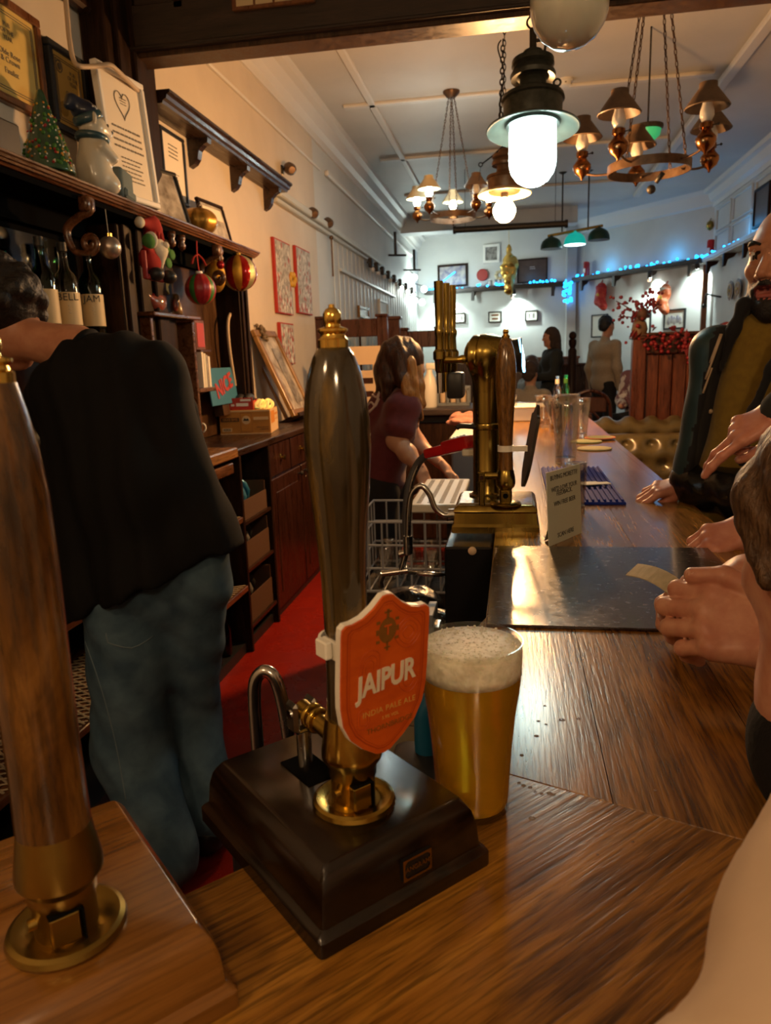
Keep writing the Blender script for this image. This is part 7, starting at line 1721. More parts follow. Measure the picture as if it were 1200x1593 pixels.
# pictures on the far wall
def farpic(label, px0, py0, px1, py1, fw, fm, pm, hit, ang, mount=0.0, name='framed_picture', cat='picture'):
    a = hit(px0, py0); c = hit(px1, py1); w_ = (V(c.x, c.y, 0) - V(a.x, a.y, 0)).length; h_ = abs(a.z - c.z)
    return frame(name, label, cat, tuple((a + c) / 2), (0, 0, ang), w_, h_, fw, fm, pm, 0.03, mount)
t, p = farpic('small grey framed print on the far wall, behind the tap levers', 706, 487, 724, 502, 0.018, 'iron', 'mat_cream', FW, angF); part('motif', 'photo_dark', p, lambda b: (b.box((-0.04, -0.004, 0), (0.04, 0.002, 0.07)), b.box((0.04, -0.004, 0), (0.04, 0.002, 0.07))))
t, p = farpic('small grey framed print on the far wall, middle one of three', 760, 485, 781, 501, 0.018, 'iron', 'mat_cream', FW, angF); part('motif', 'frame_brown', p, lambda b: (b.box((0, -0.004, 0.03), (0.13, 0.002, 0.03)), b.box((0, -0.004, -0.03), (0.11, 0.002, 0.03))))
t, p = farpic('small grey framed print on the far wall, by the hooded figure', 817, 483, 837, 499, 0.018, 'iron', 'mat_cream', FW, angF); part('motif', 'photo_dark', p, lambda b: (b.box((-0.035, -0.004, 0), (0.035, 0.002, 0.08)), b.box((0.035, -0.004, 0), (0.035, 0.002, 0.08))))
t, p = farpic('dark framed picture with a blue neon streak above the far shelf', 681, 413, 728, 445, 0.035, 'dark_wood', 'photo_blue', FW, angF)
part('neon_streak', 'bulb_blue', p, lambda b: b.tube([(-0.20, -0.006, -0.10), (0.05, -0.006, 0.06)], [0.03, 0.035], 8, flat=0.3), smooth=True)
t, p = farpic('white framed dark square print high on the far wall', 752, 381, 778, 408, 0.045, 'white_paint', 'photo_dark', FW, angF)
t, p = farpic('large dark board with chalk marks above the far shelf', 805, 404, 852, 438, 0.02, 'dark_wood', 'chalk_board', FW, angF); part('chalk', 'print_pale', p, lambda b: scribble(b, 0.06, 2, 0.08, 0.03, 5))
q = FW(751, 428)
t = thing('wall_plaque', 'round red plaque on the far wall', 'plaque', tuple(q), angF); part('disc', 'plaque_red', t, lambda b: b.lathe([(0, 0), (0.095, 0), (0.10, 0.01), (0.095, 0.02), (0, 0.022)], n=28, M=Matrix.Rotation(PI / 2, 4, 'X')), angle=40); part('rim', 'can_red', t, lambda b: b.torus((0, 0, 0), 0.092, 0.008, n=28, m=6, M=Matrix.Translation((0, -0.02, 0)) @ Matrix.Rotation(PI / 2, 4, 'X')), smooth=True)
# gold bottle balloon hanging
q = FW(792, 412, 0.6); s_ = MPP(q)
t = thing('foil_balloon', 'gold foil bottle shaped balloon standing on the far shelf', 'balloon', tuple(q))
body('foil', ['foil_gold'], t, ([ell_((0, 0, -0.05), (0.13, 0.07, 0.20)), cone_((0, 0, 0.10), (0, 0, 0.30), 0.06, 0.030), cone_((0.0, 0, -0.2), (0, 0, -0.40), 0.09, 0.07), ell_((0.06, 0, -0.02), (0.09, 0.06, 0.14))], 0.016, 0.05, lumps(0.012, 26))); part('string', 'gold_bright', t, lambda b: b.tube([(0, 0, 0.32), (0, 0.02, ZC - q.z)], 0.004, 5))
q = FW(778, 428, 0.2); t = thing('paper_rosette', 'cream paper rosette left of the gold balloon', 'decoration', tuple(q), angF)
for k in range(8): part('petal', 'shade_pale', t, lambda b: b.ell((0.06 * math.cos(k * PI / 4), 0, 0.06 * math.sin(k * PI / 4)), (0.035, 0.012, 0.03), 8, 6), smooth=True)
# glass ornaments on the shelf
for k in range(5):
    q = FW(763 + 7 * k, 447, 0.10); part('glass_ornament', 'candle_glass', None, lambda b: b.lathe([(0, 0), (0.035, 0), (0.045, 0.06), (0.03, 0.10), (0.035, 0.12), (0, 0.12)], c=(q.x, q.y, zS + 0.03), n=12), smooth=True, label=('leftmost', 'second', 'middle', 'fourth', 'rightmost')[k] + ' small clear glass ornament in the row left of the gold balloon', cat='ornament', group='glass ornaments on the far shelf')
# alcove: stockings, pictures, red canisters
def stocking(label, px, py, m, tilt, L=0.30):
    q = AW(px, py, 0.10); t = thing('christmas_stocking', label, 'stocking', tuple(q), rot=(0, tilt, angA))
    body('sock', [m], t, ([cone_((0, 0, L * 0.5), (0.0, 0, -L * 0.15), 0.075, 0.08), cone_((0, 0, -L * 0.15), (0.085, 0, -L * 0.42), 0.08, 0.065), ell_((0.02, 0, 0.1), (0.085, 0.05, 0.10))], 0.014, 0.05, lumps(0.006, 30)))
    part('cuff', 'felt_white' if 'orange' in m else 'stocking_red', t, lambda b: b.lathe([(0.078, L * 0.42), (0.085, L * 0.44), (0.085, L * 0.58), (0.07, L * 0.60)], n=18), smooth=True); part('loop', 'felt_red', t, lambda b: b.tube(spline([(-0.03, 0, L * 0.6), (0.0, 0.02, L * 0.9), (0.02, 0, L * 0.6)], 5), 0.006, 6), smooth=True)
    part('patch', 'yellow_star', t, lambda b: b.ell((0.01, -0.075, 0.02), (0.04, 0.012, 0.05), 10, 7), smooth=True)
stocking('red Christmas stocking hanging on the alcove wall', 934, 463, 'stocking_red', 0.1)
stocking('orange printed Christmas stocking under the alcove down-light', 1031, 467, 'stocking_orange', 0.25)
t, p = farpic('black framed print half hidden behind the man in the beige jumper', 921, 490, 945, 524, 0.02, 'black_plastic', 'mat_cream', AW, angA); part('motif', 'yellow_star', p, lambda b: b.box((0.05, -0.004, 0.04), (0.06, 0.002, 0.14)))
t, p = farpic('black framed portrait print behind the red berry twigs', 990, 486, 1012, 521, 0.02, 'black_plastic', 'mat_cream', AW, angA); part('motif', 'photo_dark', p, lambda b: b.box((0, -0.004, 0.0), (0.12, 0.002, 0.20)))
t, p = farpic('black framed landscape print on the alcove wall', 1034, 482, 1066, 511, 0.022, 'black_plastic', 'mat_cream', AW, angA); part('motif', 'photo_blue', p, lambda b: [b.ell((-0.10 + 0.05 * k, -0.002, -0.02 + 0.02 * (k % 2)), (0.03, 0.003, 0.06), 8, 6) for k in range(5)], smooth=True)
for px, py, hit, an, lb in ((913, 414, AW, angA, 'small red canister on the alcove shelf'), (1106, 390, AW, angA, 'small red canister at the corner of the right wall shelf')):
    q = hit(px, py, 0.10); q2 = (q.x, q.y, zQ + 0.026)
    t = thing('red_canister', lb, 'canister', q2, an); part('tin', 'can_red', t, lambda b: b.lathe([(0, 0), (0.048, 0), (0.05, 0.01), (0.05, 0.22), (0.04, 0.24), (0, 0.245)], n=18), angle=40); part('label', 'white_paint', t, lambda b: b.box((0, -0.05, 0.10), (0.045, 0.006, 0.07), 0.002))
# posts of the alcove: timber upright, wall lamp, plates and bits on the right wall
q = AW(1100, 470, 0.05)
t = thing('alcove_upright', 'slim brown timber upright at the corner of the alcove', 'post', (q.x - 0.05, q.y - 0.07, 0.15)); part('timber', 'frame_brown', t, lambda b: b.box((0, 0, (zQ - 0.2) / 2), (0.07, 0.06, zQ - 0.2), 0.006)); part('foot', 'frame_brown', t, lambda b: b.box((0, 0, 0.05), (0.10, 0.09, 0.10), 0.006))
def RW(px, py): return ONX(px, py, XR - 0.03)
for px, py, lb in ((1138, 452, 'small round brass plate on the right wall, left of two'), (1150, 449, 'small round brass plate on the right wall, right of two')):
    q = RW(px, py); t = thing('wall_plate', lb, 'plate', tuple(q), -PI / 2); part('disc', 'iron_brown', t, lambda b: b.lathe([(0, 0), (0.11, 0), (0.12, 0.012), (0.05, 0.02), (0, 0.02)], n=24, M=Matrix.Rotation(PI / 2, 4, 'X')), angle=40); part('rim', 'shade_pale', t, lambda b: b.torus((0, 0, 0), 0.075, 0.008, n=24, m=6, M=Matrix.Translation((0, -0.02, 0)) @ Matrix.Rotation(PI / 2, 4, 'X')), smooth=True); part('boss', 'brass_dull', t, lambda b: b.ell((0, -0.02, 0), (0.025, 0.012, 0.025), 12, 8), smooth=True)
q = RW(1122, 462); t = thing('wall_lamp', 'small curled iron wall lamp arm beside the alcove upright', 'lamp', tuple(q)); part('arm', 'iron', t, lambda b: b.tube(spline([(0, 0, 0), (-0.08, 0.1, 0.03), (-0.12, 0.25, 0.06), (-0.10, 0.38, 0.0), (-0.10, 0.42, -0.06)], 6), 0.012, 8), smooth=True); part('lamp_head', 'iron', t, lambda b: b.ell((-0.10, 0.43, -0.08), (0.035, 0.035, 0.03), 12, 8), smooth=True)
# dark pictures high on the right wall
for px0, py0, px1, py1, lb in ((1176, 296, 1196, 345, 'dark framed picture high on the right wall above the bald man'),):
    a = RW(px0, py0); c = RW(px1, py1); t, p = frame('framed_picture', lb, 'picture', tuple((a + c) / 2), (0, 0, -PI / 2), abs(a.y - c.y), abs(a.z - c.z), 0.03, 'dark_wood', 'chalk_board', 0.03)
q = AW(1105, 352); t = thing('wall_ornament', 'little brass ornament on the alcove wall near the ceiling', 'ornament', tuple(q)); part('body', 'brass_dull', t, lambda b: b.lathe([(0, -0.06), (0.03, -0.04), (0.05, 0.0), (0.04, 0.05), (0.015, 0.07), (0, 0.08)], n=16), smooth=True); part('hook', 'iron', t, lambda b: b.tube([(0, 0, 0.08), (0.03, 0.03, 0.12)], 0.006, 6))
# white bulbs strung along the far left wall with their dark clips
rt_ = thing('festoon_rail', 'row of dark clips with small bulbs along the far left wall rail', 'lights', (XL + 0.06, 8.5, 2.63))
for k in range(8):
    q = ONX(577 + 9.2 * k - 0.25 * k * 0, 412 + 6.0 * k, XL + 0.09)
    cl_ = part('clip', 'iron', rt_, lambda b: b.box(tuple(q - rt_.location + V(0, 0, 0.02)), (0.05, 0.10, 0.10), 0.01)); part('bulb', 'bulb_fairy' if k > 4 else 'candle_glass', cl_, lambda b: b.ell(tuple(q - rt_.location + V(0.02, 0.02, -0.05)), (0.022, 0.022, 0.028), 10, 7), smooth=True)
part('rail', 'iron', rt_, lambda b: b.tube([ONX(572, 408, XL + 0.08) - rt_.location, ONX(648, 456, XL + 0.08) - rt_.location], 0.012, 6))
for i, (px, py, y) in enumerate(((638, 432, 12.6), (660, 450, 13.2), (657, 470, 13.2), (645, 468, 12.4))):
    q = ONY(px, py, y); q.x = max(q.x, XL + 0.08)
    t = thing('globe_bulb', ('white globe bulb highest in the far left corner', 'white globe bulb right of the far left cluster', 'white globe bulb lowest right in the far left cluster', 'bright white globe bulb close to the far left wall')[i], 'lamp', tuple(q)); part('bulb', 'bulb_cool', t, lambda b: b.ell((0, 0, 0), (0.05, 0.05, 0.05), 14, 10), smooth=True); part('bracket', 'iron', t, lambda b: b.tube([(0, 0, 0.05), (-(q.x - XL) + 0.01, 0, 0.10)], 0.008, 6))
lamp('corner_bulb_light', 'POINT', (XL + 0.35, 12.6, 2.55), 22, (0.85, 1.0, 0.93), 0.08)
for px0, py0, px1, py1, m, lb in ((558, 475, 574, 497, 'gold_frame', 'small gold framed picture on the left wall above the screen'), (590, 465, 603, 492, 'white_paint', 'pale rounded board hung on the far left wall')):
    a = ONX(px0, py0, XL + 0.02); c = ONX(px1, py1, XL + 0.02); t, p = frame('framed_picture', lb, 'picture', tuple((a + c) / 2), (0, 0, PI / 2), c.y - a.y, a.z - c.z, 0.03, m, 'photo_mix' if m == 'gold_frame' else 'mat_cream', 0.03)
t = thing('tall_hook', 'thin brown hook hanging from the grey wall rail', 'hook', tuple(ONX(517, 400, XL + 0.05))); part('rod', 'iron_brown', t, lambda b: b.cyl((0, 0, -0.17), (0, 0, 0.17), 0.008)); part('hook', 'iron_brown', t, lambda b: b.ell((0, 0, 0.17), (0.02, 0.02, 0.02), 10, 7), smooth=True)
for k, (px, py, w_) in enumerate(((610, 397, 45), (640, 420, 30))):
    a = ONY(px - w_ / 2, py, 10.5 + k * 1.4); c = ONY(px + w_ / 2, py, 10.5 + k * 1.4)
    t = thing('hanging_bar', 'thin dark bar sticking out over the far aisle, %s one' % ('nearer' if k == 0 else 'further'), 'bar', tuple((a + c) / 2)); part('bar', 'iron', t, lambda b: b.cyl(tuple((a - c) / 2), tuple((c - a) / 2), 0.014)); part('drop', 'iron', t, lambda b: b.cyl((0.05, 0, 0), (0.05, 0, 0.30), 0.02))

# ------------------------------------------------------------------ booth, sofa, chairs
a = ONY(984, 527, 6.0)
bt = thing('booth_partition', 'tall reddish boarded booth partition on the right', 'partition', (a.x, 6.0, 0))
zt_b = a.z
part('post', 'booth_wood', bt, lambda b: (b.box((0.05, 0, zt_b / 2), (0.10, 0.10, zt_b), 0.008), b.box((0.05, 0, zt_b + 0.01), (0.13, 0.13, 0.03), 0.006)))
part('top_rail', 'red_wood', bt, lambda b: b.box((0.90, 0, zt_b - 0.05), (1.62, 0.07, 0.14), 0.01)); part('cap', 'red_wood', bt, lambda b: b.box((0.90, 0, zt_b + 0.025), (1.66, 0.12, 0.03), 0.008)); part('bottom_rail', 'red_wood', bt, lambda b: b.box((0.90, 0, 0.12), (1.62, 0.07, 0.24), 0.008))
part('backing', 'red_wood', bt, lambda b: b.box((0.90, 0.03, zt_b / 2), (1.6, 0.012, zt_b - 0.1)))
for k in range(16): part('plank', 'booth_wood', bt, lambda b: b.box((0.15 + 0.1 * k, 0.005 * (k % 2), (zt_b - 0.12 + 0.24) / 2), (0.094, 0.024, zt_b - 0.36), 0.006))
# red berry garland over the partition
gt_ = thing('berry_garland', 'red berry and leaf garland draped over the booth partition', 'garland', (a.x, 5.93, zt_b))
path = spline([(0.05, 0, 0.02), (0.25, -0.02, 0.03), (0.45, -0.03, -0.05), (0.7, -0.03, 0.02), (0.95, -0.03, -0.10), (1.3, -0.03, 0.0), (1.6, -0.03, -0.05)], 8)
part('stem', 'leaf_dark', gt_, lambda b: b.tube(path, 0.008, 6), smooth=True)
def berries(b, n, seed, mi=0, rr=(0.010, 0.018), spr=0.06, drop=0.12):
    rnd = random.Random(seed)
    for k in range(n):
        p = path[int(rnd.random() ** 1.2 * len(path))]; r_ = rnd.uniform(*rr)
        b.ell((p.x + rnd.gauss(0, spr), p.y - 0.03 + rnd.uniform(-0.03, 0.03), p.z + rnd.gauss(-0.01, spr) - drop * rnd.random() ** 2), (r_, r_, r_), 6, 4)
part('berries', 'berry_red', gt_, lambda b: berries(b, 170, 1, spr=0.045, drop=0.10), smooth=True, kind='stuff')
def leaves(b, n, seed):
    rnd = random.Random(seed)
    for k in range(n):
        p = path[int(rnd.random() * len(path))]
        M = Matrix.Translation(p + V(rnd.gauss(0, 0.07), -0.03 + rnd.uniform(-0.03, 0.03), rnd.gauss(0, 0.05))) @ Euler((rnd.uniform(0, 6), rnd.uniform(0, 6), rnd.uniform(0, 6))).to_matrix().to_4x4()
        b.add([(0, -0.04, 0), (0.016, 0, 0.006), (0, 0.04, 0), (-0.016, 0, 0.006)], [(0, 1, 2, 3)], 0, M)
part('leaves', 'leaf_red', gt_, lambda b: leaves(b, 70, 2), kind='stuff')
tw = thing('berry_twigs', 'vase of red berry twigs standing on the end of the booth partition', 'plant', (a.x + 0.05, 6.0, zt_b + 0.025))
P_lathe('vase', 'shade_brown', tw, [(0, 0), (0.05, 0), (0.06, 0.04), (0.05, 0.09), (0.03, 0.11), (0.03, 0.12), (0, 0.12)])
rnd = random.Random(9)
tips = []
for k in range(9):
    e = V(rnd.uniform(-0.22, 0.16), rnd.uniform(-0.08, 0.08), rnd.uniform(0.12, 0.32)); tips.append(e)
    part('twig', 'leaf_dark', tw, lambda b: b.tube(spline([(0, 0, 0.1), tuple(e * 0.5 + V(0.02, 0, 0.06)), tuple(e)], 4), 0.004, 5), smooth=True)
def tb_(b):
    r2 = random.Random(10)
    for k in range(110):
        e = tips[k % 9] * r2.uniform(0.55, 1.05); r_ = r2.uniform(0.008, 0.016); b.ell((e.x + r2.gauss(0, 0.025), e.y + r2.gauss(0, 0.02), e.z + r2.gauss(0, 0.025) + 0.03), (r_, r_, r_), 6, 4)
part('berries', 'leaf_red', tw, tb_, smooth=True, kind='stuff')
part('pine_cone', 'leaf_dark', tw, lambda b: b.ell((0.01, -0.05, 0.15), (0.04, 0.04, 0.05), 12, 8), smooth=True)
# chesterfield sofa
so = thing('chesterfield_sofa', 'olive brown buttoned leather sofa below the booth partition', 'sofa', (1.32, 5.52, 0))
def tuft(P):
    u = P[:, 0] * 6.2 + np.floor(P[:, 2] * 8.0) * 0.5; v = P[:, 2] * 8.0
    d = np.sqrt((u - np.round(u)) ** 2 + (v - np.floor(v) - 0.5) ** 2)
    return np.where((P[:, 2] > 0.52), 0.045 * np.exp(-(d / 0.25) ** 2), 0)
body('back', ['leather_green'], so, ([box_((0, 0.20, 0.48), (0.72, 0.06, 0.38), 0.07), cone_((-0.72, 0.20, 0.86), (0.72, 0.20, 0.86), 0.10)], 0.017, 0.05, tuft))
for s in (-1, 1): body('arm', ['leather_green'], so, ([box_((s * 0.78, -0.08, 0.40), (0.05, 0.34, 0.34), 0.06), cone_((s * 0.79, -0.40, 0.74), (s * 0.79, 0.20, 0.78), 0.10)], 0.02, 0.05))
part('seat_cushion', 'seat_pattern', so, lambda b: b.box((0, -0.12, 0.50), (1.42, 0.56, 0.16), 0.04, seg=3), smooth=True); part('base', 'leather_green', so, lambda b: b.box((0, -0.05, 0.24), (1.5, 0.66, 0.32), 0.02))
for s in (-1, 1):
    for y in (-0.33, 0.22): part('foot', 'dark_wood', so, lambda b: b.lathe([(0.02, 0), (0.035, 0.03), (0.03, 0.09), (0, 0.09)], c=(s * 0.68, y, 0), n=12), angle=40)
# a second low sofa end nearer the bar
so2 = thing('leather_armchair', 'dark buttoned leather armchair just beyond the bar', 'armchair', (0.90, 5.05, 0))
body('back', ['leather_green'], so2, ([box_((-0.02, 0.16, 0.44), (0.22, 0.05, 0.32), 0.07), cone_((-0.26, 0.16, 0.80), (0.22, 0.16, 0.80), 0.085)], 0.018, 0.05, tuft)); part('seat', 'seat_pattern', so2, lambda b: b.box((0, -0.14, 0.40), (0.46, 0.46, 0.14), 0.04, seg=3), smooth=True); part('base', 'leather_green', so2, lambda b: b.box((0, -0.08, 0.17), (0.5, 0.54, 0.34), 0.02))
body('arm', ['leather_green'], so2, ([cone_((0.25, -0.36, 0.60), (0.25, 0.12, 0.64), 0.07), box_((0.25, -0.1, 0.3), (0.03, 0.24, 0.24), 0.03)], 0.018, 0.04)); body('arm', ['leather_green'], so2, ([cone_((-0.27, -0.36, 0.60), (-0.27, 0.12, 0.64), 0.07), box_((-0.27, -0.1, 0.3), (0.03, 0.24, 0.24), 0.03)], 0.018, 0.04))
# bentwood chair beyond the bar
q = ONY(918, 640, 7.4)
chx = thing('bentwood_chair', 'dark round backed bentwood chair in front of the man in beige', 'chair', (q.x - 0.02, 7.4, 0.15))
part('seat', 'red_wood', chx, lambda b: b.lathe([(0, 0.43), (0.20, 0.43), (0.205, 0.45), (0.19, 0.465), (0, 0.465)], n=24), angle=40)
for sx in (-1, 1):
    for sy in (-1, 1): part('leg', 'red_wood', chx, lambda b: b.tube([(sx * 0.14, sy * 0.14, 0.44), (sx * 0.18, sy * 0.18, 0.0)], [0.017, 0.013], 8), smooth=True)
part('back_hoop', 'red_wood', chx, lambda b: b.tube(spline([(-0.17, -0.15, 0.44), (-0.19, -0.19, 0.68), (-0.15, -0.22, 0.86), (0, -0.23, 0.93), (0.15, -0.22, 0.86), (0.19, -0.19, 0.68), (0.17, -0.15, 0.44)], 6), 0.017, 8), smooth=True); part('back_panel', 'red_wood', chx, lambda b: b.box((0, -0.215, 0.80), (0.30, 0.02, 0.14), 0.008)); part('inner_hoop', 'red_wood', chx, lambda b: b.tube(spline([(-0.10, -0.16, 0.45), (-0.11, -0.2, 0.62), (0, -0.215, 0.74), (0.11, -0.2, 0.62), (0.10, -0.16, 0.45)], 6), 0.011, 8), smooth=True)
# wooden seating rail with newel and round table at the far end
q = ONY(891, 545, 9.2)
nw = thing('newel_post', 'dark turned newel post in front of the white pillar', 'post', (q.x, 9.2, 0.15)); P_lathe('shaft', 'dark_wood', nw, [(0.05, 0), (0.05, q.z - 0.15), (0.03, q.z - 0.12), (0.045, q.z - 0.08), (0.045, q.z - 0.03), (0.0, q.z)], n=16); part('knob', 'dark_wood', nw, lambda b: b.ell((0, 0, q.z + 0.02), (0.045, 0.045, 0.05), 12, 8), smooth=True)
bn = thing('bench_seat', 'dark red bench back running below the far prints', 'bench', (-0.1, 12.6, 0.15)); z0_ = ONY(760, 560, 12.6).z - 0.15
part('back', 'red_wood', bn, lambda b: b.box((0, 0.2, z0_ / 2), (2.3, 0.06, z0_), 0.01)); part('cap', 'booth_wood', bn, lambda b: b.box((0, 0.2, z0_), (2.34, 0.10, 0.04), 0.01)); part('seat', 'seat_pattern', bn, lambda b: b.box((0, -0.05, 0.42), (2.3, 0.45, 0.10), 0.03, seg=2))
bn2 = thing('bench_seat', 'dark plum bench back left of the man in beige', 'bench', (ONY(905, 600, 10.4).x, 10.6, 0.15)); z1_ = ONY(905, 567, 10.6).z - 0.15
part('back', 'red_wood', bn2, lambda b: b.box((0, 0.2, z1_ / 2), (0.75, 0.06, z1_), 0.01)); part('cap', 'booth_wood', bn2, lambda b: b.box((0, 0.2, z1_), (0.8, 0.10, 0.04), 0.01)); part('seat', 'seat_pattern', bn2, lambda b: b.box((0, -0.05, 0.42), (0.75, 0.45, 0.10), 0.03, seg=2))
# ------------------------------------------------------------------ people
def npv(v): return np.array(v, float)
def person(label): return thing('person', label, 'person', (0, 0, 0))
# --- barman in black, seen from behind, leaning to the left over the back counter
t = person('barman in a black T-shirt and blue jeans leaning over the back counter')
neck = npv(ONY(120, 545, 1.86)); hc_ = npv(ONY(6, 494, 1.86)); shR = npv(ONY(238, 580, 1.88)); shL = npv(ONY(100, 610, 1.80))
pel = npv((-0.945, 1.80, 0.86)); che = (shR + shL) / 2 + npv((0, 0.02, -0.14))
elR = npv(ONY(283, 668, 2.06)); haR = npv((-1.24, 2.36, 1.14)); elL = npv((-1.26, 1.95, 1.18)); haL = npv((-1.36, 2.12, 1.10))
Mh = frame_m(hc_, (-0.55, 0.78, -0.42), (-0.35, 0.10, 0.95))
kR = npv(ONY(292, 1110, 1.95)); fR = npv((-0.885, 1.86, 0.09)); kL = npv(ONY(205, 1165, 1.76)); fL = npv((-0.93, 1.66, 0.09)); hR = pel + npv((0.095, 0.03, -0.03)); hL = pel + npv((-0.085, -0.02, -0.03))
bd = xf(head_prims(), Mh) + [cone_(hc_ + npv((0.03, -0.01, -0.05)), neck, 0.052, 0.060), cone_(neck, che, 0.06, 0.09)] + torso_prims(pel + npv((0, 0.03, 0)), che, shL, shR, 0.72)
bd += limb(shR, 0.055, elR, 0.046, (elR + haR) / 2, 0.042, haR, 0.03) + limb(shL, 0.055, elL, 0.046, haL, 0.03) + limb(hR, 0.055, kR, 0.055, fR, 0.045) + limb(hL, 0.06, kL, 0.055, fL, 0.045)
hands = [(xf(hand_prims(1), frame_m(haR, (-0.7, 0.6, -0.1), (0, 0, 1))), 0.004, 0.01), (xf(hand_prims(-1), frame_m(haL, (-0.4, 0.8, -0.1), (0, 0, 1))), 0.004, 0.01)]
body('body', SKINM('skin'), t, (bd, 0.009, 0.03), *hands)
# black hair, curly and short
rnd = random.Random(2); hp = []
for k in range(70):
    a = rnd.uniform(0, 2 * PI); e = rnd.uniform(-0.55, 1.5)
    d = npv((math.cos(a) * math.cos(e), math.sin(a) * math.cos(e), math.sin(e)))
    if d[1] > 0.45 and d[2] < 0.25: continue
    hp.append(ell_(npv((0, -0.024, 0.034)) + d * npv((0.098, 0.112, 0.104)), (0.026,) * 3, k=0.010))
hp.append(ell_((0, -0.026, 0.038), (0.100, 0.112, 0.104)))
body('hair', ['hair_black'], t, (xf(hp, Mh), 0.005, 0.012))
# T-shirt: loose drape from the shoulders to a wide hem
hemL = npv(ONY(150, 925, 1.73)); hemR = npv(ONY(300, 835, 1.80)); hemB = npv(ONY(225, 905, 1.70)); hemF = npv((-1.02, 1.98, 0.92))
yoke = npv(ONY(168, 560, 1.86))
ts = [cone_(neck + npv((0.03, 0, -0.03)), yoke + npv((0, 0.02, -0.08)), 0.060, 0.10), cone_(shL, shR, 0.082, 0.078), cone_(shL + npv((0.02, 0, -0.02)), hemL, 0.088, 0.085, k=0.07), cone_(shR + npv((-0.02, 0, -0.02)), hemR, 0.082, 0.078, k=0.07), cone_(yoke + npv((0, 0, -0.05)), hemB, 0.115, 0.10, k=0.07), cone_(che, hemF, 0.12, 0.10, k=0.07),
      cone_(hemL, hemR, 0.085, 0.078, k=0.06), cone_(hemB, hemR, 0.090, 0.076, k=0.06), cone_((hemL + hemR) / 2 + npv((0, 0, 0.2)), che, 0.13, 0.13, k=0.06)]
_u = (hemR + npv((0.05, 0, -0.045))) - (hemL + npv((-0.05, 0, -0.05))); _u /= np.linalg.norm(_u); _w = np.cross(_u, (0, 1, 0)); _w /= np.linalg.norm(_w)
if _w[2] > 0: _w = -_w
_hm = (hemL + hemR) / 2 + npv((0, 0, -0.055))
ts += [cone_(hemL, hemL + npv((0, -0.01, -0.14)), 0.088, 0.092), cone_(hemR, hemR + npv((0.055, 0, -0.12)), 0.080, 0.080), cone_(hemB, hemB + npv((0, 0, -0.14)), 0.095, 0.095), cone_(hemF, hemF + npv((0, 0, -0.14)), 0.10, 0.10), cone_(shR + npv((0.01, 0, -0.12)), hemR + npv((0.05, 0, -0.1)), 0.075, 0.080, k=0.07),
       box_(_hm + _w * 0.30, (0.6, 0.6, 0.30), 0.002, mi=-1, k=0.006, op='s', R=np.stack([_u, np.cross(_w, _u), _w], 1))]
ts += [cone_(shR, shR * 0.30 + elR * 0.70, 0.078, 0.074, k=0.03), cone_(shR * 0.3 + elR * 0.7, shR * 0.08 + elR * 0.92, 0.074, 0.068, k=0.02), cone_(shL, shL * 0.25 + elL * 0.75, 0.075, 0.068, k=0.03)]
body('t_shirt', ['tee_black'], t, (ts, 0.009, 0.04, folds(0.010, 44, (0.95, 0.1, 0.22), 1.0, 0.8)))
part('collar_band', 'tee_black', t, lambda b: b.torus((0, 0, 0), 0.066, 0.010, n=28, m=8, M=Matrix.Translation(Vector(neck + npv((0.018, 0, -0.014)))) @ orient(Vector(hc_ - neck))), smooth=True)
jn = [cone_(pel + npv((-0.08, -0.01, 0.03)), pel + npv((0.06, 0.02, 0.03)), 0.122, k=0.05), cone_(pel + npv((-0.04, 0.0, 0.09)), pel + npv((0.05, 0.02, 0.09)), 0.115, k=0.05)] + limb(hR + npv((-0.02, 0, 0)), 0.098, kR, 0.088, fR + npv((0, 0, 0.03)), 0.084, k=0.05) + limb(hL + npv((0.0, -0.02, 0)), 0.115, kL, 0.100, fL + npv((0, 0, 0.03)), 0.088, k=0.05)
jo = body('jeans', ['denim'], t, (jn, 0.010, 0.03, folds(0.0050, 46, (0.75, 0.2, 0.6), 2.0, 1.6)))
sm = [npv(ONY(128, 990, 1.64)), npv(ONY(150, 1080, 1.62)), npv(ONY(180, 1160, 1.62)), npv(ONY(196, 1240, 1.60))]
part('seam', 'denim_seam', jo, lambda b: b.tube(snaps(jo, [(128 + 68 * k / 20 + 8 * math.sin(k / 20 * PI), 985 + 260 * k / 20) for k in range(21)], 0.0005), 0.0018, 5), smooth=True)
pk = [ONY(165, 985, 1.655), ONY(168, 1000, 1.65), ONY(205, 1008, 1.645), ONY(238, 990, 1.655)]
part('pocket_stitching', 'denim_seam', jo, lambda b: b.tube(snaps(jo, [(165, 985), (166, 992), (168, 1000), (180, 1004), (192, 1007), (205, 1008), (216, 1004), (228, 997), (238, 990)], 0.0005), 0.0018, 5), smooth=True)
for f_ in (fR, fL): body('shoe', ['shoe_black'], t, ([cone_(f_ + npv((-0.01, -0.04, -0.03)), f_ + npv((-0.05, 0.15, -0.045)), 0.048, 0.038), ell_(f_ + npv((0, 0, -0.01)), (0.05, 0.07, 0.06))], 0.008, 0.03))

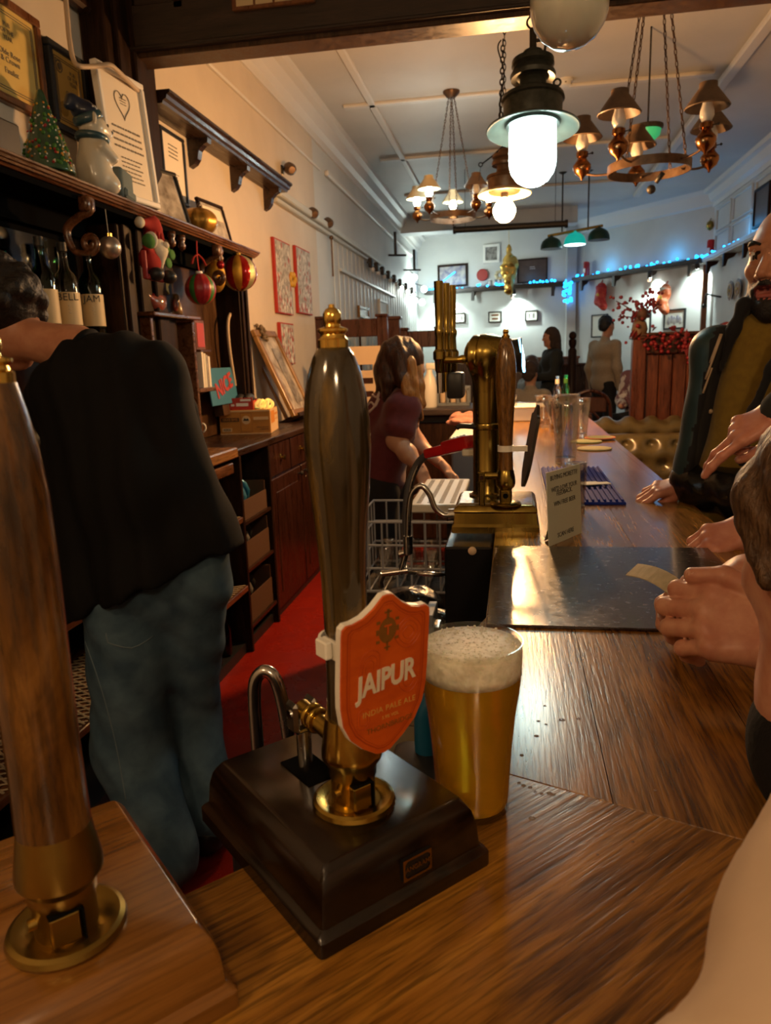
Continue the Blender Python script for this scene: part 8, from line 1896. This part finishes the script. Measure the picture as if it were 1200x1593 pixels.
# --- barmaid bending over, maroon T-shirt
t = person('barmaid with long auburn hair in a maroon printed T-shirt bending over the bar sinks')
Y = 3.25
hc_ = npv(ONY(627, 572, Y)); neck = npv(ONY(615, 612, Y)); shN = npv(ONY(629, 632, Y - 0.10)); shF = npv(ONY(612, 615, Y + 0.26)); pel = npv(ONY(588, 755, Y + 0.08)); che = npv(ONY(608, 655, Y + 0.08))
el = npv(ONY(617, 685, Y - 0.13)); wr = npv(ONY(652, 727, Y - 0.22)); elF = npv(ONY(650, 690, Y + 0.3)); wrF = npv(ONY(690, 725, Y + 0.2))
Mh = frame_m(hc_, (0.80, 0.42, -0.45), (0.38, 0.1, 0.9))
bd = xf(head_prims(), Mh) + [cone_(hc_ - npv((0.02, 0, 0.04)), neck, 0.045, 0.052)] + torso_prims(pel, che, shN, shF, 0.65) + limb(shN, 0.047, el, 0.040, (el + wr) / 2, 0.036, wr, 0.024) + limb(shF, 0.047, elF, 0.038, wrF, 0.024)
ft = npv((pel[0] - 0.02, Y, 0.07))
bd += limb(pel + npv((0, -0.08, -0.05)), 0.085, pel + npv((0.02, -0.10, -0.42)), 0.06, ft + npv((0, -0.1, 0)), 0.045) + limb(pel + npv((0, 0.08, -0.05)), 0.085, pel + npv((0.0, 0.10, -0.42)), 0.06, ft + npv((0, 0.12, 0)), 0.045)
body('body', SKINM('skin_pale'), t, (bd, 0.009, 0.03), (xf(hand_prims(1, ((30, 30, 15), (35, 30, 20), (40, 35, 20), (45, 35, 20)), nails=False, fat=0.92), frame_m(wr, (0.35, -0.25, -0.75), (0.75, -0.5, 0.4))), 0.004, 0.008), (xf(hand_prims(-1, nails=False), frame_m(wrF, (0.6, -0.3, -0.6), (0.6, 0.3, 0.6))), 0.005, 0.01))
ts = [cone_(shN, shF, 0.072), cone_(neck + npv((0, 0, -0.03)), che, 0.06, 0.11)] + [cone_(che, pel + npv((0, 0, 0.03)), 0.118, 0.122), cone_(shN + npv((-0.02, 0.02, -0.03)), pel + npv((0, -0.06, 0.03)), 0.075, 0.100), cone_(shF + npv((-0.02, 0, -0.03)), pel + npv((0, 0.08, 0.03)), 0.075, 0.100)] + [cone_(npv(ONY(601, 632, Y + 0.02)), npv(ONY(592, 715, Y + 0.05)), 0.085, 0.10), cone_(shN, shN * 0.45 + el * 0.55, 0.070, 0.072, k=0.03), cone_(shF, shF * 0.5 + elF * 0.5, 0.068, 0.068)]
tee = body('t_shirt', ['tee_maroon'], t, (ts, 0.010, 0.035, folds(0.006, 30, (0.3, 0.2, 0.9), 3.0, 1.5)))
def backprint(b):
    rows = [[(577, 600), (586, 592), (591, 588)], [(573, 612), (582, 606), (590, 598)], [(572, 622), (580, 614), (586, 618), (591, 608)], [(571, 632), (578, 626), (584, 632), (590, 620)], [(573, 641), (580, 636), (586, 628)], [(591, 588), (591, 606), (588, 620), (581, 634), (574, 642)]]
    for r_ in rows:
        pts = snaps(tee, r_, 0.003)
        if len(pts) > 1: b.tube(spline(pts, 4), 0.005, 6)
part('back_print', 'print_pale', tee, backprint, smooth=True, kind='stuff')
tr = [cone_(pel - npv((0, 0.08, 0)), pel + npv((0, 0.08, 0)), 0.112)] + limb(pel + npv((0, -0.08, -0.05)), 0.105, pel + npv((0.01, -0.10, -0.42)), 0.085, ft + npv((0, -0.1, 0)), 0.07) + limb(pel + npv((0, 0.08, -0.05)), 0.105, pel + npv((0.0, 0.10, -0.42)), 0.085, ft + npv((0, 0.12, 0)), 0.07)
body('trousers', ['trouser_black'], t, (tr, 0.014, 0.04))
# long hair falling on both sides
hr = xf([ell_((0, -0.024, 0.034), (0.086, 0.104, 0.094)), ell_((0.0, -0.06, -0.02), (0.075, 0.06, 0.09))], Mh)
def pxl(*pts): return [npv(ONY(px, py, y)) for px, py, y in pts]
st = []
for ln in ([(605, 560, Y), (598, 590, Y - 0.02), (594, 612, Y), (592, 622, Y + 0.02)], [(615, 560, Y - 0.04), (606, 592, Y - 0.08), (603, 612, Y - 0.08), (600, 622, Y - 0.08)], [(625, 555, Y - 0.08), (628, 590, Y - 0.10), (640, 620, Y - 0.11), (652, 648, Y - 0.10)]):
    P = pxl(*ln)
    for i in range(3): st.append(cone_(P[i], P[i + 1], 0.042 - 0.008 * i, 0.034 - 0.009 * i, k=0.02))
body('hair', ['hair_auburn'], t, (hr + st, 0.007, 0.02, folds(0.004, 110, (0.9, 0.4, 0.15), 0.5, 3.0)))
gs = []
for ln in ([(638, 565, Y - 0.09), (642, 595, Y - 0.11), (650, 625, Y - 0.10), (656, 650, Y - 0.09)], [(646, 570, Y - 0.02), (651, 600, Y - 0.05), (655, 630, Y - 0.06), (648, 655, Y - 0.06)], [(632, 590, Y - 0.11), (636, 612, Y - 0.13), (640, 630, Y - 0.13), (644, 645, Y - 0.12)]):
    P = pxl(*ln)
    for i in range(3): gs.append(cone_(P[i], P[i + 1], 0.030 - 0.006 * i, 0.024 - 0.006 * i, k=0.015))
body('hair_lengths', ['hair_ginger'], t, (gs, 0.006, 0.015, folds(0.004, 120, (0.9, 0.4, 0.15), 1.5, 3.0)))

# --- bald bearded man in a mustard jumper and open dark jacket
t = person('bald bearded man in a mustard jumper and open dark teal jacket at the bar')
hc_ = npv(ONY(1228, 402, 1.95)); Mh = frame_m(hc_, (-0.70, -0.70, -0.04), (0.02, 0.02, 1.0), 1.06)
neck = hc_ + npv((0.02, 0.03, -0.155)); che = npv((0.725, 2.06, 1.27)); pel = npv((0.74, 2.08, 0.88)); shL = npv((0.555, 2.11, 1.395)); shR = npv((0.90, 1.98, 1.395))
eR = npv((0.535, 2.20, 1.10)); wR = npv((0.56, 2.12, 0.86)); eL = npv((0.98, 1.98, 1.10)); wL = npv((0.92, 1.80, 0.98))
bd = xf(head_prims(beard=True, mouth_open=True), Mh) + [cone_(hc_ + npv((0.015, 0.02, -0.06)), neck, 0.060, 0.062), cone_(neck, che, 0.062, 0.09)] + torso_prims(pel, che, shL, shR, 1.0)
bd += limb(shL, 0.055, eR, 0.045, wR, 0.03) + limb(shR, 0.055, eL, 0.045, wL, 0.03) + limb(pel + npv((-0.09, 0, -0.03)), 0.085, (0.64, 2.06, 0.48), 0.06, (0.64, 2.10, 0.08), 0.045) + limb(pel + npv((0.09, 0, -0.03)), 0.085, (0.86, 2.04, 0.48), 0.06, (0.86, 2.08, 0.08), 0.045)
hd_ = [p for p in bd[:len(head_prims(beard=True, mouth_open=True)) + 1]]
body('body', SKINM('skin'), t, (bd, 0.010, 0.03), (hd_, 0.0027, 0.018), (xf(hand_prims(-1, nails=False), frame_m(wR, (0, 0, -1), (-1, 0, 0))), 0.005, 0.01), (xf(hand_prims(1, nails=False), frame_m(wL, (0, -1, 0), (0, 0, 1))), 0.005, 0.01))
for s_ in (-1, 1): part('eyebrow', 'beard', t, lambda b: b.tube([Mh @ Vector(p) for p in spline([(s_ * 0.050, 0.076, 0.028), (s_ * 0.040, 0.086, 0.035), (s_ * 0.026, 0.0945, 0.035), (s_ * 0.013, 0.0975, 0.030)], 4)], [0.003 + 0.0025 * math.sin(PI * min(1, k / 9)) for k in range(13)], 7), smooth=True)
sw = torso_prims(pel + npv((0, -0.01, 0.04)), che + npv((0, -0.025, 0)), shL, shR, 1.10, 0.02) + [cone_(neck + npv((-0.01, -0.01, -0.035)), che, 0.070, 0.11), cone_(npv(ONY(1178, 525, 1.965)), npv(ONY(1132, 780, 1.95)), 0.062, 0.088, k=0.06)]
body('jumper', ['sweater_mustard'], t, (sw, 0.009, 0.05, folds(0.006, 18, (0.3, 0.1, 0.95), 5.0, 1.0)))
part('collar', 'sweater_mustard', t, lambda b: b.torus((0, 0, 0), 0.070, 0.012, n=30, m=8, M=Matrix.Translation(Vector(neck + npv((-0.012, -0.016, -0.010)))) @ Matrix.Rotation(0.30, 4, 'X') @ Matrix.Rotation(-0.2, 4, 'Y')), smooth=True)
part('undershirt', 'white_paint', t, lambda b: b.torus((0, 0, 0), 0.062, 0.010, n=30, m=8, M=Matrix.Translation(Vector(neck + npv((-0.010, -0.014, 0.004)))) @ Matrix.Rotation(0.30, 4, 'X') @ Matrix.Rotation(-0.2, 4, 'Y')), smooth=True)
jk = torso_prims(pel + npv((0, 0.03, -0.02)), che + npv((0, 0.015, 0)), shL + npv((-0.01, 0.0, 0)), shR, 1.24, 0.02)
jk += limb(shL, 0.085, eR, 0.072, wR, 0.060, k=0.03) + limb(shR, 0.085, eL, 0.072, wL, 0.058, k=0.03)
jk += [cone_(npv(ONY(1118, 545, 1.97)), npv(ONY(1088, 735, 1.97)), 0.062, 0.060, k=0.05), cone_(npv(ONY(1260, 560, 1.87)), npv(ONY(1225, 745, 1.83)), 0.075, 0.080, k=0.05)]
opA = npv(ONY(1170, 470, 1.885)); opB = npv(ONY(1124, 770, 1.885))
cut = [cone_(opA + npv((0.03, 0, 0.05)), opB + npv((0.0, 0, -0.1)), 0.075, 0.098, op='s', mi=1, k=0.01), cone_(opA + npv((0.03, -0.07, 0.05)), opB + npv((0.0, -0.07, -0.1)), 0.085, 0.105, op='s', mi=1, k=0.01), cone_(neck + npv((0, 0, 0.12)), neck + npv((0, 0, -0.05)), 0.085, op='s', mi=-1, k=0.02)]
jko = body('jacket', ['jacket_teal', 'jacket_lining'], t, (jk + cut, 0.009, 0.04, folds(0.006, 22, (0.2, 0.2, 0.95), 7.0, 1.2)))
ln1 = [npv(ONY(px, py, 1.93)) for px, py in ((1158, 474), (1142, 512), (1122, 575))]
body('lining', ['jacket_lining'], t, ([cone_(ln1[0], ln1[1], 0.012, 0.014, k=0.02), cone_(ln1[1], ln1[2], 0.014, 0.006, k=0.02), cone_(neck + npv((-0.06, 0.06, 0.0)), neck + npv((0.07, 0.06, 0.0)), 0.030, k=0.02), cone_(neck + npv((-0.06, 0.06, 0.0)), ln1[0], 0.026, 0.016, k=0.02)], 0.007, 0.02))
ln2 = [npv(ONY(px, py, 1.80)) for px, py in ((1222, 520), (1200, 575), (1172, 640), (1155, 720))]
body('lining', ['jacket_lining'], t, ([cone_(ln2[i], ln2[i + 1], 0.010, 0.010, k=0.02) for i in range(3)], 0.007, 0.02))
for (x0, y0_), (x1, y1_) in (((1122, 520), (1106, 565)), ((1116, 540), (1098, 590)), ((1108, 572), (1094, 612))):
    part('reflective_strip', 'reflective', jko, lambda b: b.tube(snaps(jko, [(x0 + (x1 - x0) * k / 6, y0_ + (y1_ - y0_) * k / 6) for k in range(7)], 0.002), 0.005, 6, flat=0.5), smooth=True)
part('popper', 'reflective', jko, lambda b: b.ell(snap(jko, 1106, 640), (0.006, 0.005, 0.006), 10, 7), smooth=True)
tr = [cone_(pel - npv((0.09, 0, 0.03)), pel + npv((0.09, 0, -0.03)), 0.125)] + limb(pel + npv((-0.09, 0, -0.03)), 0.11, (0.64, 2.06, 0.48), 0.085, (0.64, 2.10, 0.06), 0.075) + limb(pel + npv((0.09, 0, -0.03)), 0.11, (0.86, 2.04, 0.48), 0.085, (0.86, 2.08, 0.06), 0.075)
body('trousers', ['trouser_black'], t, (tr, 0.016, 0.04))

# --- customers standing past the right edge whose arms and hands reach into view
def customer(label, skin, coat_m, pel, che, shN, shF, head, look, arms, vox=0.010, warp=None, hair='hair_brown', cuff=0.0, legs=True, coat_r=1.15, extra=None):
    t = person(label); pel, che, shN, shF, head = map(npv, (pel, che, shN, shF, head))
    Mh = frame_m(head, look, (0, 0, 1)); neck = head + npv((0, 0, -0.14))
    bd = xf(head_prims(), Mh) + [cone_(head - npv((0, 0, 0.05)), neck, 0.055, 0.060), cone_(neck, che, 0.06, 0.09)] + torso_prims(pel, che, shN, shF, 0.95)
    ct = torso_prims(pel, che, shN, shF, coat_r) + [cone_(neck + npv((0, 0, -0.04)), che, 0.075, 0.11)]
    hs = []
    for sh, elb, wr_, hand, rc in arms:
        sh, elb, wr_ = map(npv, (sh, elb, wr_)); d = (wr_ - elb) / np.linalg.norm(wr_ - elb)
        bd += limb(sh, 0.05, elb, 0.042, wr_, 0.027)
        ct += limb(sh, rc * 1.15, elb, rc, wr_ - d * cuff, rc * 0.82, k=0.03)
        hs.append((hand + [cone_(wr_ - d * 0.10, wr_ + d * 0.01, 0.030, 0.025, k=0.02)], 0.0026, 0.008))
    if legs:
        for s in (-0.09, 0.09):
            ax = (shF - shN) / np.linalg.norm(shF - shN)
            bd += limb(pel + ax * s, 0.085, (pel[0] + ax[0] * s, pel[1] + ax[1] * s, 0.48), 0.06, (pel[0] + ax[0] * s, pel[1] + ax[1] * s, 0.07), 0.045)
    b_ = body('body', SKINM(skin), t, (bd, 0.011, 0.03), *hs)
    body('coat', [coat_m], t, (ct, vox, 0.035, warp))
    if legs:
        tr = [cone_(pel - npv((0, 0.06, 0.02)), pel + npv((0, 0.06, -0.02)), 0.125)]
        for s in (-0.09, 0.09):
            ax = (shF - shN) / np.linalg.norm(shF - shN); tr += limb(pel + ax * s, 0.11, (pel[0] + ax[0] * s, pel[1] + ax[1] * s, 0.48), 0.085, (pel[0] + ax[0] * s, pel[1] + ax[1] * s, 0.05), 0.075)
        body('trousers', ['trouser_black'], t, (tr, 0.018, 0.04))
    if hair: body('hair', [hair], t, (xf([ell_((0, -0.024, 0.036), (0.085, 0.103, 0.093)), ell_((0.0, -0.06, -0.02), (0.078, 0.055, 0.085))], Mh), 0.007, 0.02, lumps(0.003, 90)))
    return t
# leather jacket, hand resting on the bar
w1 = npv(ONY(1072, 752, 1.975)); h1 = xf(hand_prims(1, ((22, 38, 22), (24, 42, 24), (26, 45, 26), (24, 48, 26)), (10, 3, -4, -12), ((-0.014, 0.030, -0.012), (0.000, 0.032, -0.010), (0.004, 0.026, -0.006)), 1.0), frame_m(w1, (-1.0, -0.08, -0.22), (-0.22, -0.25, 0.95), 0.93))
customer('customer in a shiny black leather jacket resting a hand on the bar', 'skin_pink', 'leather_black', (1.05, 1.62, 0.90), (1.02, 1.60, 1.28), (0.90, 1.42, 1.40), (1.08, 1.80, 1.40), (0.98, 1.60, 1.68), (-0.9, 0.3, -0.1),
         [((0.86, 1.72, 1.38), ONY(1215, 786, 1.74), w1, h1, 0.066)], warp=folds(0.007, 55, (0.75, -0.5, 0.2), 4.0, 2.0), cuff=0.0)
# pointing hand and the other hand lying on the bar
w2 = npv(ONY(1222, 640, 1.42)); h2 = xf(hand_prims(1, ((12, 12, 8), (28, 18, 10), (60, 70, 40), (65, 75, 40)), (6, -6, -4, -8), ((-0.02, 0.03, -0.02), (0.004, 0.03, -0.014), (0.012, 0.024, -0.006)), 0.95), frame_m(w2, (-0.80, 0.10, -0.42), (-0.35, -0.45, 0.80), 0.95))
w3 = npv(ONY(1172, 822, 1.50)); h3 = xf(hand_prims(1, ((26, 34, 20), (30, 38, 22), (34, 40, 24), (36, 42, 26)), (4, 1, -2, -6), ((-0.006, 0.030, -0.016), (0.004, 0.030, -0.012), (0.008, 0.024, -0.006)), 1.02), frame_m(w3, (-0.90, -0.18, -0.26), (-0.22, -0.50, 0.82), 1.0))
customer('customer in dark clothes, one hand pointing and the other lying by the flap', 'skin_pink', 'hoodie_dark', (1.00, 1.18, 0.90), (0.96, 1.20, 1.26), (0.84, 1.04, 1.38), (1.02, 1.38, 1.38), (0.94, 1.20, 1.66), (-0.95, 0.2, -0.1),
         [((0.80, 1.36, 1.36), (0.68, 1.50, 1.16), w2, h2, 0.052), ((0.82, 1.10, 1.34), (0.68, 1.30, 1.10), w3, h3, 0.052)], warp=None)
# leaning customer counting a banknote
hcn = npv(ONY(1338, 850, 0.63))
w4 = npv(ONY(1246, 1004, 0.80)); h4 = xf(hand_prims(-1, ((24, 56, 34), (28, 58, 34), (32, 60, 34), (36, 60, 34)), (3, 1, -1, -4), ((-0.030, 0.024, 0.012), (-0.005, 0.038, 0.006), (0.006, 0.032, -0.004)), 1.04), frame_m(w4, (-0.86, 0.44, 0.10), (-0.28, -0.72, 0.62), 1.06))
w5 = npv(ONY(1176, 896, 1.0)); h5 = xf(hand_prims(1, ((26, 48, 28), (30, 50, 30), (34, 52, 30), (38, 52, 30)), (4, 1, -2, -6), ((-0.026, 0.026, -0.004), (-0.004, 0.036, -0.006), (0.006, 0.030, -0.008)), 1.0), frame_m(w5, (-0.95, -0.12, -0.12), (0.10, 0.45, 0.88), 0.92))
tD = customer('customer with brown hair and black sleeves leaning in and holding a banknote', 'skin_red', 'knit_black', (0.66, 0.42, 0.92), (0.52, 0.50, 1.10), (0.48, 0.30, 1.16), (0.60, 0.66, 1.16), hcn, (-0.30, 0.90, -0.32),
         [((0.46, 0.40, 1.12), (0.42, 0.60, 1.105), w4, h4, 0.042), ((0.58, 0.70, 1.14), (0.42, 0.92, 1.12), w5, h5, 0.042)], warp=folds(0.003, 80, (0.8, -0.5, 0.3), 2.0, 2.0), cuff=0.012, hair=None, vox=0.008)
MhD = frame_m(hcn, (-0.30, 0.90, -0.32), (0, 0, 1))
hpD = [ell_((0, -0.030, 0.040), (0.088, 0.104, 0.095)), ell_((0, -0.065, -0.01), (0.080, 0.058, 0.080)), cone_((-0.076, 0.015, 0.05), (-0.080, 0.005, -0.02), 0.018, 0.010), cone_((0.076, 0.015, 0.05), (0.080, 0.005, -0.02), 0.018, 0.010)]
body('hair', ['hair_brown'], tD, (xf(hpD, MhD), 0.005, 0.02, lumps(0.002, 110)))
# banknote held between the two hands
nA = ONZ(983, 892, 1.135); nB = ONZ(1078, 938, 1.135)
t = thing('banknote', 'folded pale banknote held between two hands above the flap', 'banknote', tuple((nA + nB) / 2))
def note(b):
    L = 9; v = []; f = []; dv = nB - nA; n_ = V(-dv.y, dv.x, 0).normalized()
    for th_ in (0.0, -0.0012):
        for i in range(L):
            s = i / (L - 1) - 0.5; z = 0.010 * math.sin(PI * (s + 0.5)) - 0.006 * s
            c = dv * s
            v.append(c + n_ * 0.009 + V(0, 0, z + 0.010 + th_)); v.append(c - n_ * 0.009 + V(0, 0, z - 0.004 + th_))
    for i in range(L - 1):
        f.append((2 * i, 2 * i + 2, 2 * i + 3, 2 * i + 1)); j = 2 * L; f.append((j + 2 * i, j + 2 * i + 1, j + 2 * i + 3, j + 2 * i + 2))
        f.append((2 * i, j + 2 * i, j + 2 * i + 2, 2 * i + 2)); f.append((2 * i + 1, 2 * i + 3, j + 2 * i + 3, j + 2 * i + 1))
    f.append((0, 1, 2 * L + 1, 2 * L)); e = 2 * L - 2; f.append((e, 2 * L + e, 2 * L + e + 1, e + 1))
    b.add(v, f)
part('note', 'note_paper', t, note, smooth=False)
# nearest customer in a cream coat, only the sleeve and side in view
t = person('nearest customer in a cream coat, sleeve resting on the bar at the bottom right')
cp = [npv(ONY(1440, 1130, 0.42)), npv(ONY(1370, 1330, 0.37)), npv(ONY(1312, 1500, 0.33)), npv(ONY(1300, 1660, 0.29))]
shn = npv((0.40, 0.16, 1.32)); pel = npv((0.62, -0.10, 0.92)); che = npv((0.52, 0.02, 1.22))
ct = [cone_(cp[i], cp[i + 1], (0.045, 0.046, 0.050)[i], (0.046, 0.050, 0.055)[i], k=0.03) for i in range(3)] + [cone_(shn, cp[0], 0.07, 0.05, k=0.04), cone_(npv(ONY(1210, 1620, 0.29)), npv(ONY(1045, 1636, 0.285)), 0.020, 0.014, k=0.02)] + torso_prims(pel, che, (0.40, 0.14, 1.34), (0.66, -0.14, 1.34), 1.12)
body('coat', ['coat_cream'], t, (ct, 0.008, 0.03, folds(0.003, 40, (0.5, -0.3, 0.8), 1.0, 2.0)))
hcF = npv((0.58, -0.08, 1.62)); MhF = frame_m(hcF, (-0.6, 0.8, -0.1), (0, 0, 1))
wF = npv((0.10, 0.21, 1.085))
body('body', SKINM('skin_pale'), t, (xf(head_prims(), MhF) + [cone_(hcF - npv((0, 0, 0.05)), hcF - npv((0.02, -0.03, 0.2)), 0.055, 0.06), cone_(hcF - npv((0.02, -0.03, 0.2)), pel, 0.09, 0.11)] + limb(shn, 0.05, cp[1], 0.035, cp[3], 0.028, wF, 0.024) + limb(pel + npv((-0.07, 0.06, 0)), 0.085, (0.55, -0.04, 0.48), 0.06, (0.55, -0.04, 0.07), 0.045) + limb(pel + npv((0.07, -0.06, 0)), 0.085, (0.69, -0.16, 0.48), 0.06, (0.69, -0.16, 0.07), 0.045), 0.010, 0.03), (xf(hand_prims(-1), frame_m(wF, (-0.7, -0.6, -0.1), (0, 0, 1), 0.95)), 0.003, 0.008))
body('hair', ['hair_brown'], t, (xf([ell_((0, -0.024, 0.036), (0.085, 0.103, 0.093))], MhF), 0.008, 0.02))
body('trousers', ['trouser_black'], t, ([cone_(pel, pel, 0.13)] + limb(pel + npv((-0.07, 0.06, 0)), 0.11, (0.55, -0.04, 0.48), 0.085, (0.55, -0.04, 0.05), 0.075) + limb(pel + npv((0.07, -0.06, 0)), 0.11, (0.69, -0.16, 0.48), 0.085, (0.69, -0.16, 0.05), 0.075), 0.018, 0.04))

# --- far figures
def far_person(label, px, pyhead, y, look, top_m, hair_m, legs_m='trouser_black', fl=0.15, height=None, hairlong=False, arm=None, sk='skin', wide=1.0, hood=False):
    hd = npv(ONY(px, pyhead, y)); L = npv(look); L = L / np.linalg.norm(L); side = npv((-L[1], L[0], 0))
    H = hd[2] + 0.11 - fl; s = H / 1.76
    t = person(label); z = lambda h: fl + h * s
    c = lambda h, f=0.0, w_=0.0: npv((hd[0] - L[0] * 0.03, hd[1] - L[1] * 0.03, z(h))) + L * f + side * w_
    Mh = frame_m(hd, (L[0], L[1], -0.1), (0, 0, 1), s)
    bd = xf(head_prims(), Mh) + [cone_(hd - npv((0, 0, 0.05)), c(1.46), 0.05, 0.055)] + torso_prims(c(0.95), c(1.30), c(1.40, 0, 0.19 * wide), c(1.40, 0, -0.19 * wide), 0.95 * s)
    tp = torso_prims(c(0.93), c(1.30), c(1.41, 0, 0.19 * wide), c(1.41, 0, -0.19 * wide), 1.12 * s * wide) + [cone_(c(1.48), c(1.3), 0.062, 0.10)]
    for w_ in (1, -1):
        if arm == 'phone': pts = (c(1.40, 0, 0.19 * w_), c(1.12, 0.06, 0.24 * w_), c(1.10, 0.30, 0.06 * w_))
        else: pts = (c(1.40, 0, 0.19 * w_ * wide), c(1.10, -0.02, 0.25 * w_ * wide), c(0.86, 0.04, 0.25 * w_ * wide))
        bd += limb(pts[0], 0.045, pts[1], 0.038, pts[2], 0.028) + [ell_(pts[2] + (0, 0, -0.06), (0.032, 0.032, 0.06))]
        tp += limb(pts[0], 0.066, pts[1], 0.058, pts[2], 0.046)
    for w_ in (1, -1): bd += limb(c(0.92, 0, 0.09 * w_), 0.08, c(0.48, 0.02, 0.10 * w_), 0.055, c(0.06, 0, 0.10 * w_), 0.04)
    body('body', SKINM(sk), t, (bd, 0.013, 0.03)); body('top', [top_m], t, (tp, 0.014, 0.04, folds(0.006, 22, (0.2, 0.1, 0.9), px * 0.1, 1.2)))
    tr = [cone_(c(0.92, 0, 0.08), c(0.92, 0, -0.08), 0.115)]
    for w_ in (1, -1): tr += limb(c(0.92, 0, 0.09 * w_), 0.10, c(0.48, 0.02, 0.10 * w_), 0.078, c(0.06, 0, 0.10 * w_), 0.068)
    body('trousers', [legs_m], t, (tr, 0.018, 0.04))
    hp = [ell_((0, -0.026, 0.040), (0.088, 0.104, 0.095)), ell_((0, -0.06, 0.0), (0.08, 0.06, 0.08))]
    if hairlong: hp += [cone_((0, -0.06, 0.0), (0, -0.075, -0.16), 0.085, 0.075), cone_((0.07, -0.01, 0.0), (0.06, 0.0, -0.13), 0.04, 0.03), cone_((-0.07, -0.01, 0.0), (-0.06, 0.0, -0.13), 0.04, 0.03)]
    body('hair', [hair_m], t, (xf(hp, Mh), 0.010, 0.02, lumps(0.004, 60)))
    return t
far_person('man in a beige knitted jumper and black trousers standing by the alcove', 945, 507, 9.9, (0.75, 0.55, 0), 'sweater_beige', 'hair_black', sk='skin')
far_person('dark haired person in a long dark coat looking down beside the white pillar', 856, 524, 9.6, (-0.9, -0.25, 0), 'hoodie_dark', 'hoodie_brown', arm='phone', hairlong=True)
def seated(label, px, py, y, look, top_m, hair_m, fl=0.15, head=True):
    hd = npv(ONY(px, py, y)); L = npv(look); L = L / np.linalg.norm(L); side = npv((-L[1], L[0], 0)); t = person(label)
    c = lambda dz, f=0.0, w_=0.0: npv((hd[0], hd[1], hd[2] + dz)) + L * f + side * w_
    Mh = frame_m(hd, (L[0], L[1], -0.2), (0, 0, 1)); hip = c(-0.72); 
    bd = xf(head_prims(), Mh) + [cone_(c(-0.05), c(-0.17), 0.05, 0.055)] + torso_prims(hip, c(-0.36), c(-0.26, 0, 0.18), c(-0.26, 0, -0.18), 0.9)
    tp = torso_prims(hip, c(-0.36), c(-0.25, 0, 0.18), c(-0.25, 0, -0.18), 1.15) + [cone_(c(-0.19), c(-0.36), 0.065, 0.10)]; tr = []
    for w_ in (1, -1):
        bd += limb(c(-0.26, 0, 0.18 * w_), 0.045, c(-0.52, 0.05, 0.22 * w_), 0.038, c(-0.55, 0.28, 0.12 * w_), 0.028); tp += limb(c(-0.26, 0, 0.18 * w_), 0.068, c(-0.52, 0.05, 0.22 * w_), 0.058, c(-0.55, 0.25, 0.12 * w_), 0.046)
        kn = c(-0.70, 0.42, 0.12 * w_); ft = npv((kn[0], kn[1], fl + 0.06)); bd += limb(hip + side * 0.09 * w_, 0.08, kn, 0.06, ft, 0.045); tr += limb(hip + side * 0.09 * w_, 0.105, kn, 0.08, ft, 0.065)
    body('body', SKINM('skin_pale'), t, (bd, 0.014, 0.03)); body('top', [top_m], t, (tp, 0.014, 0.04, folds(0.008, 26, (0.4, 0.2, 0.8), px * 0.2, 1.5))); body('trousers', ['trouser_black'], t, (tr, 0.02, 0.04))
    body('hair', [hair_m], t, (xf([ell_((0, -0.026, 0.040), (0.088, 0.104, 0.095)), ell_((0, -0.06, -0.02), (0.08, 0.06, 0.09))], Mh), 0.010, 0.02, lumps(0.004, 60)))
seated('seated person in a pale grey coat behind the glowing font badge', 825, 568, 10.6, (-0.8, -0.5, 0), 'coat_grey', 'hair_brown')
seated('seated person in a brown coat, back turned, behind the glowing font badge', 826, 580, 8.9, (0.4, 0.9, 0), 'sweater_beige', 'hoodie_brown')
seated('seated person in a patterned pale top half hidden by the booth partition', 1004, 546, 8.2, (-0.5, -0.8, 0), 'shirt_pattern', 'hair_auburn')
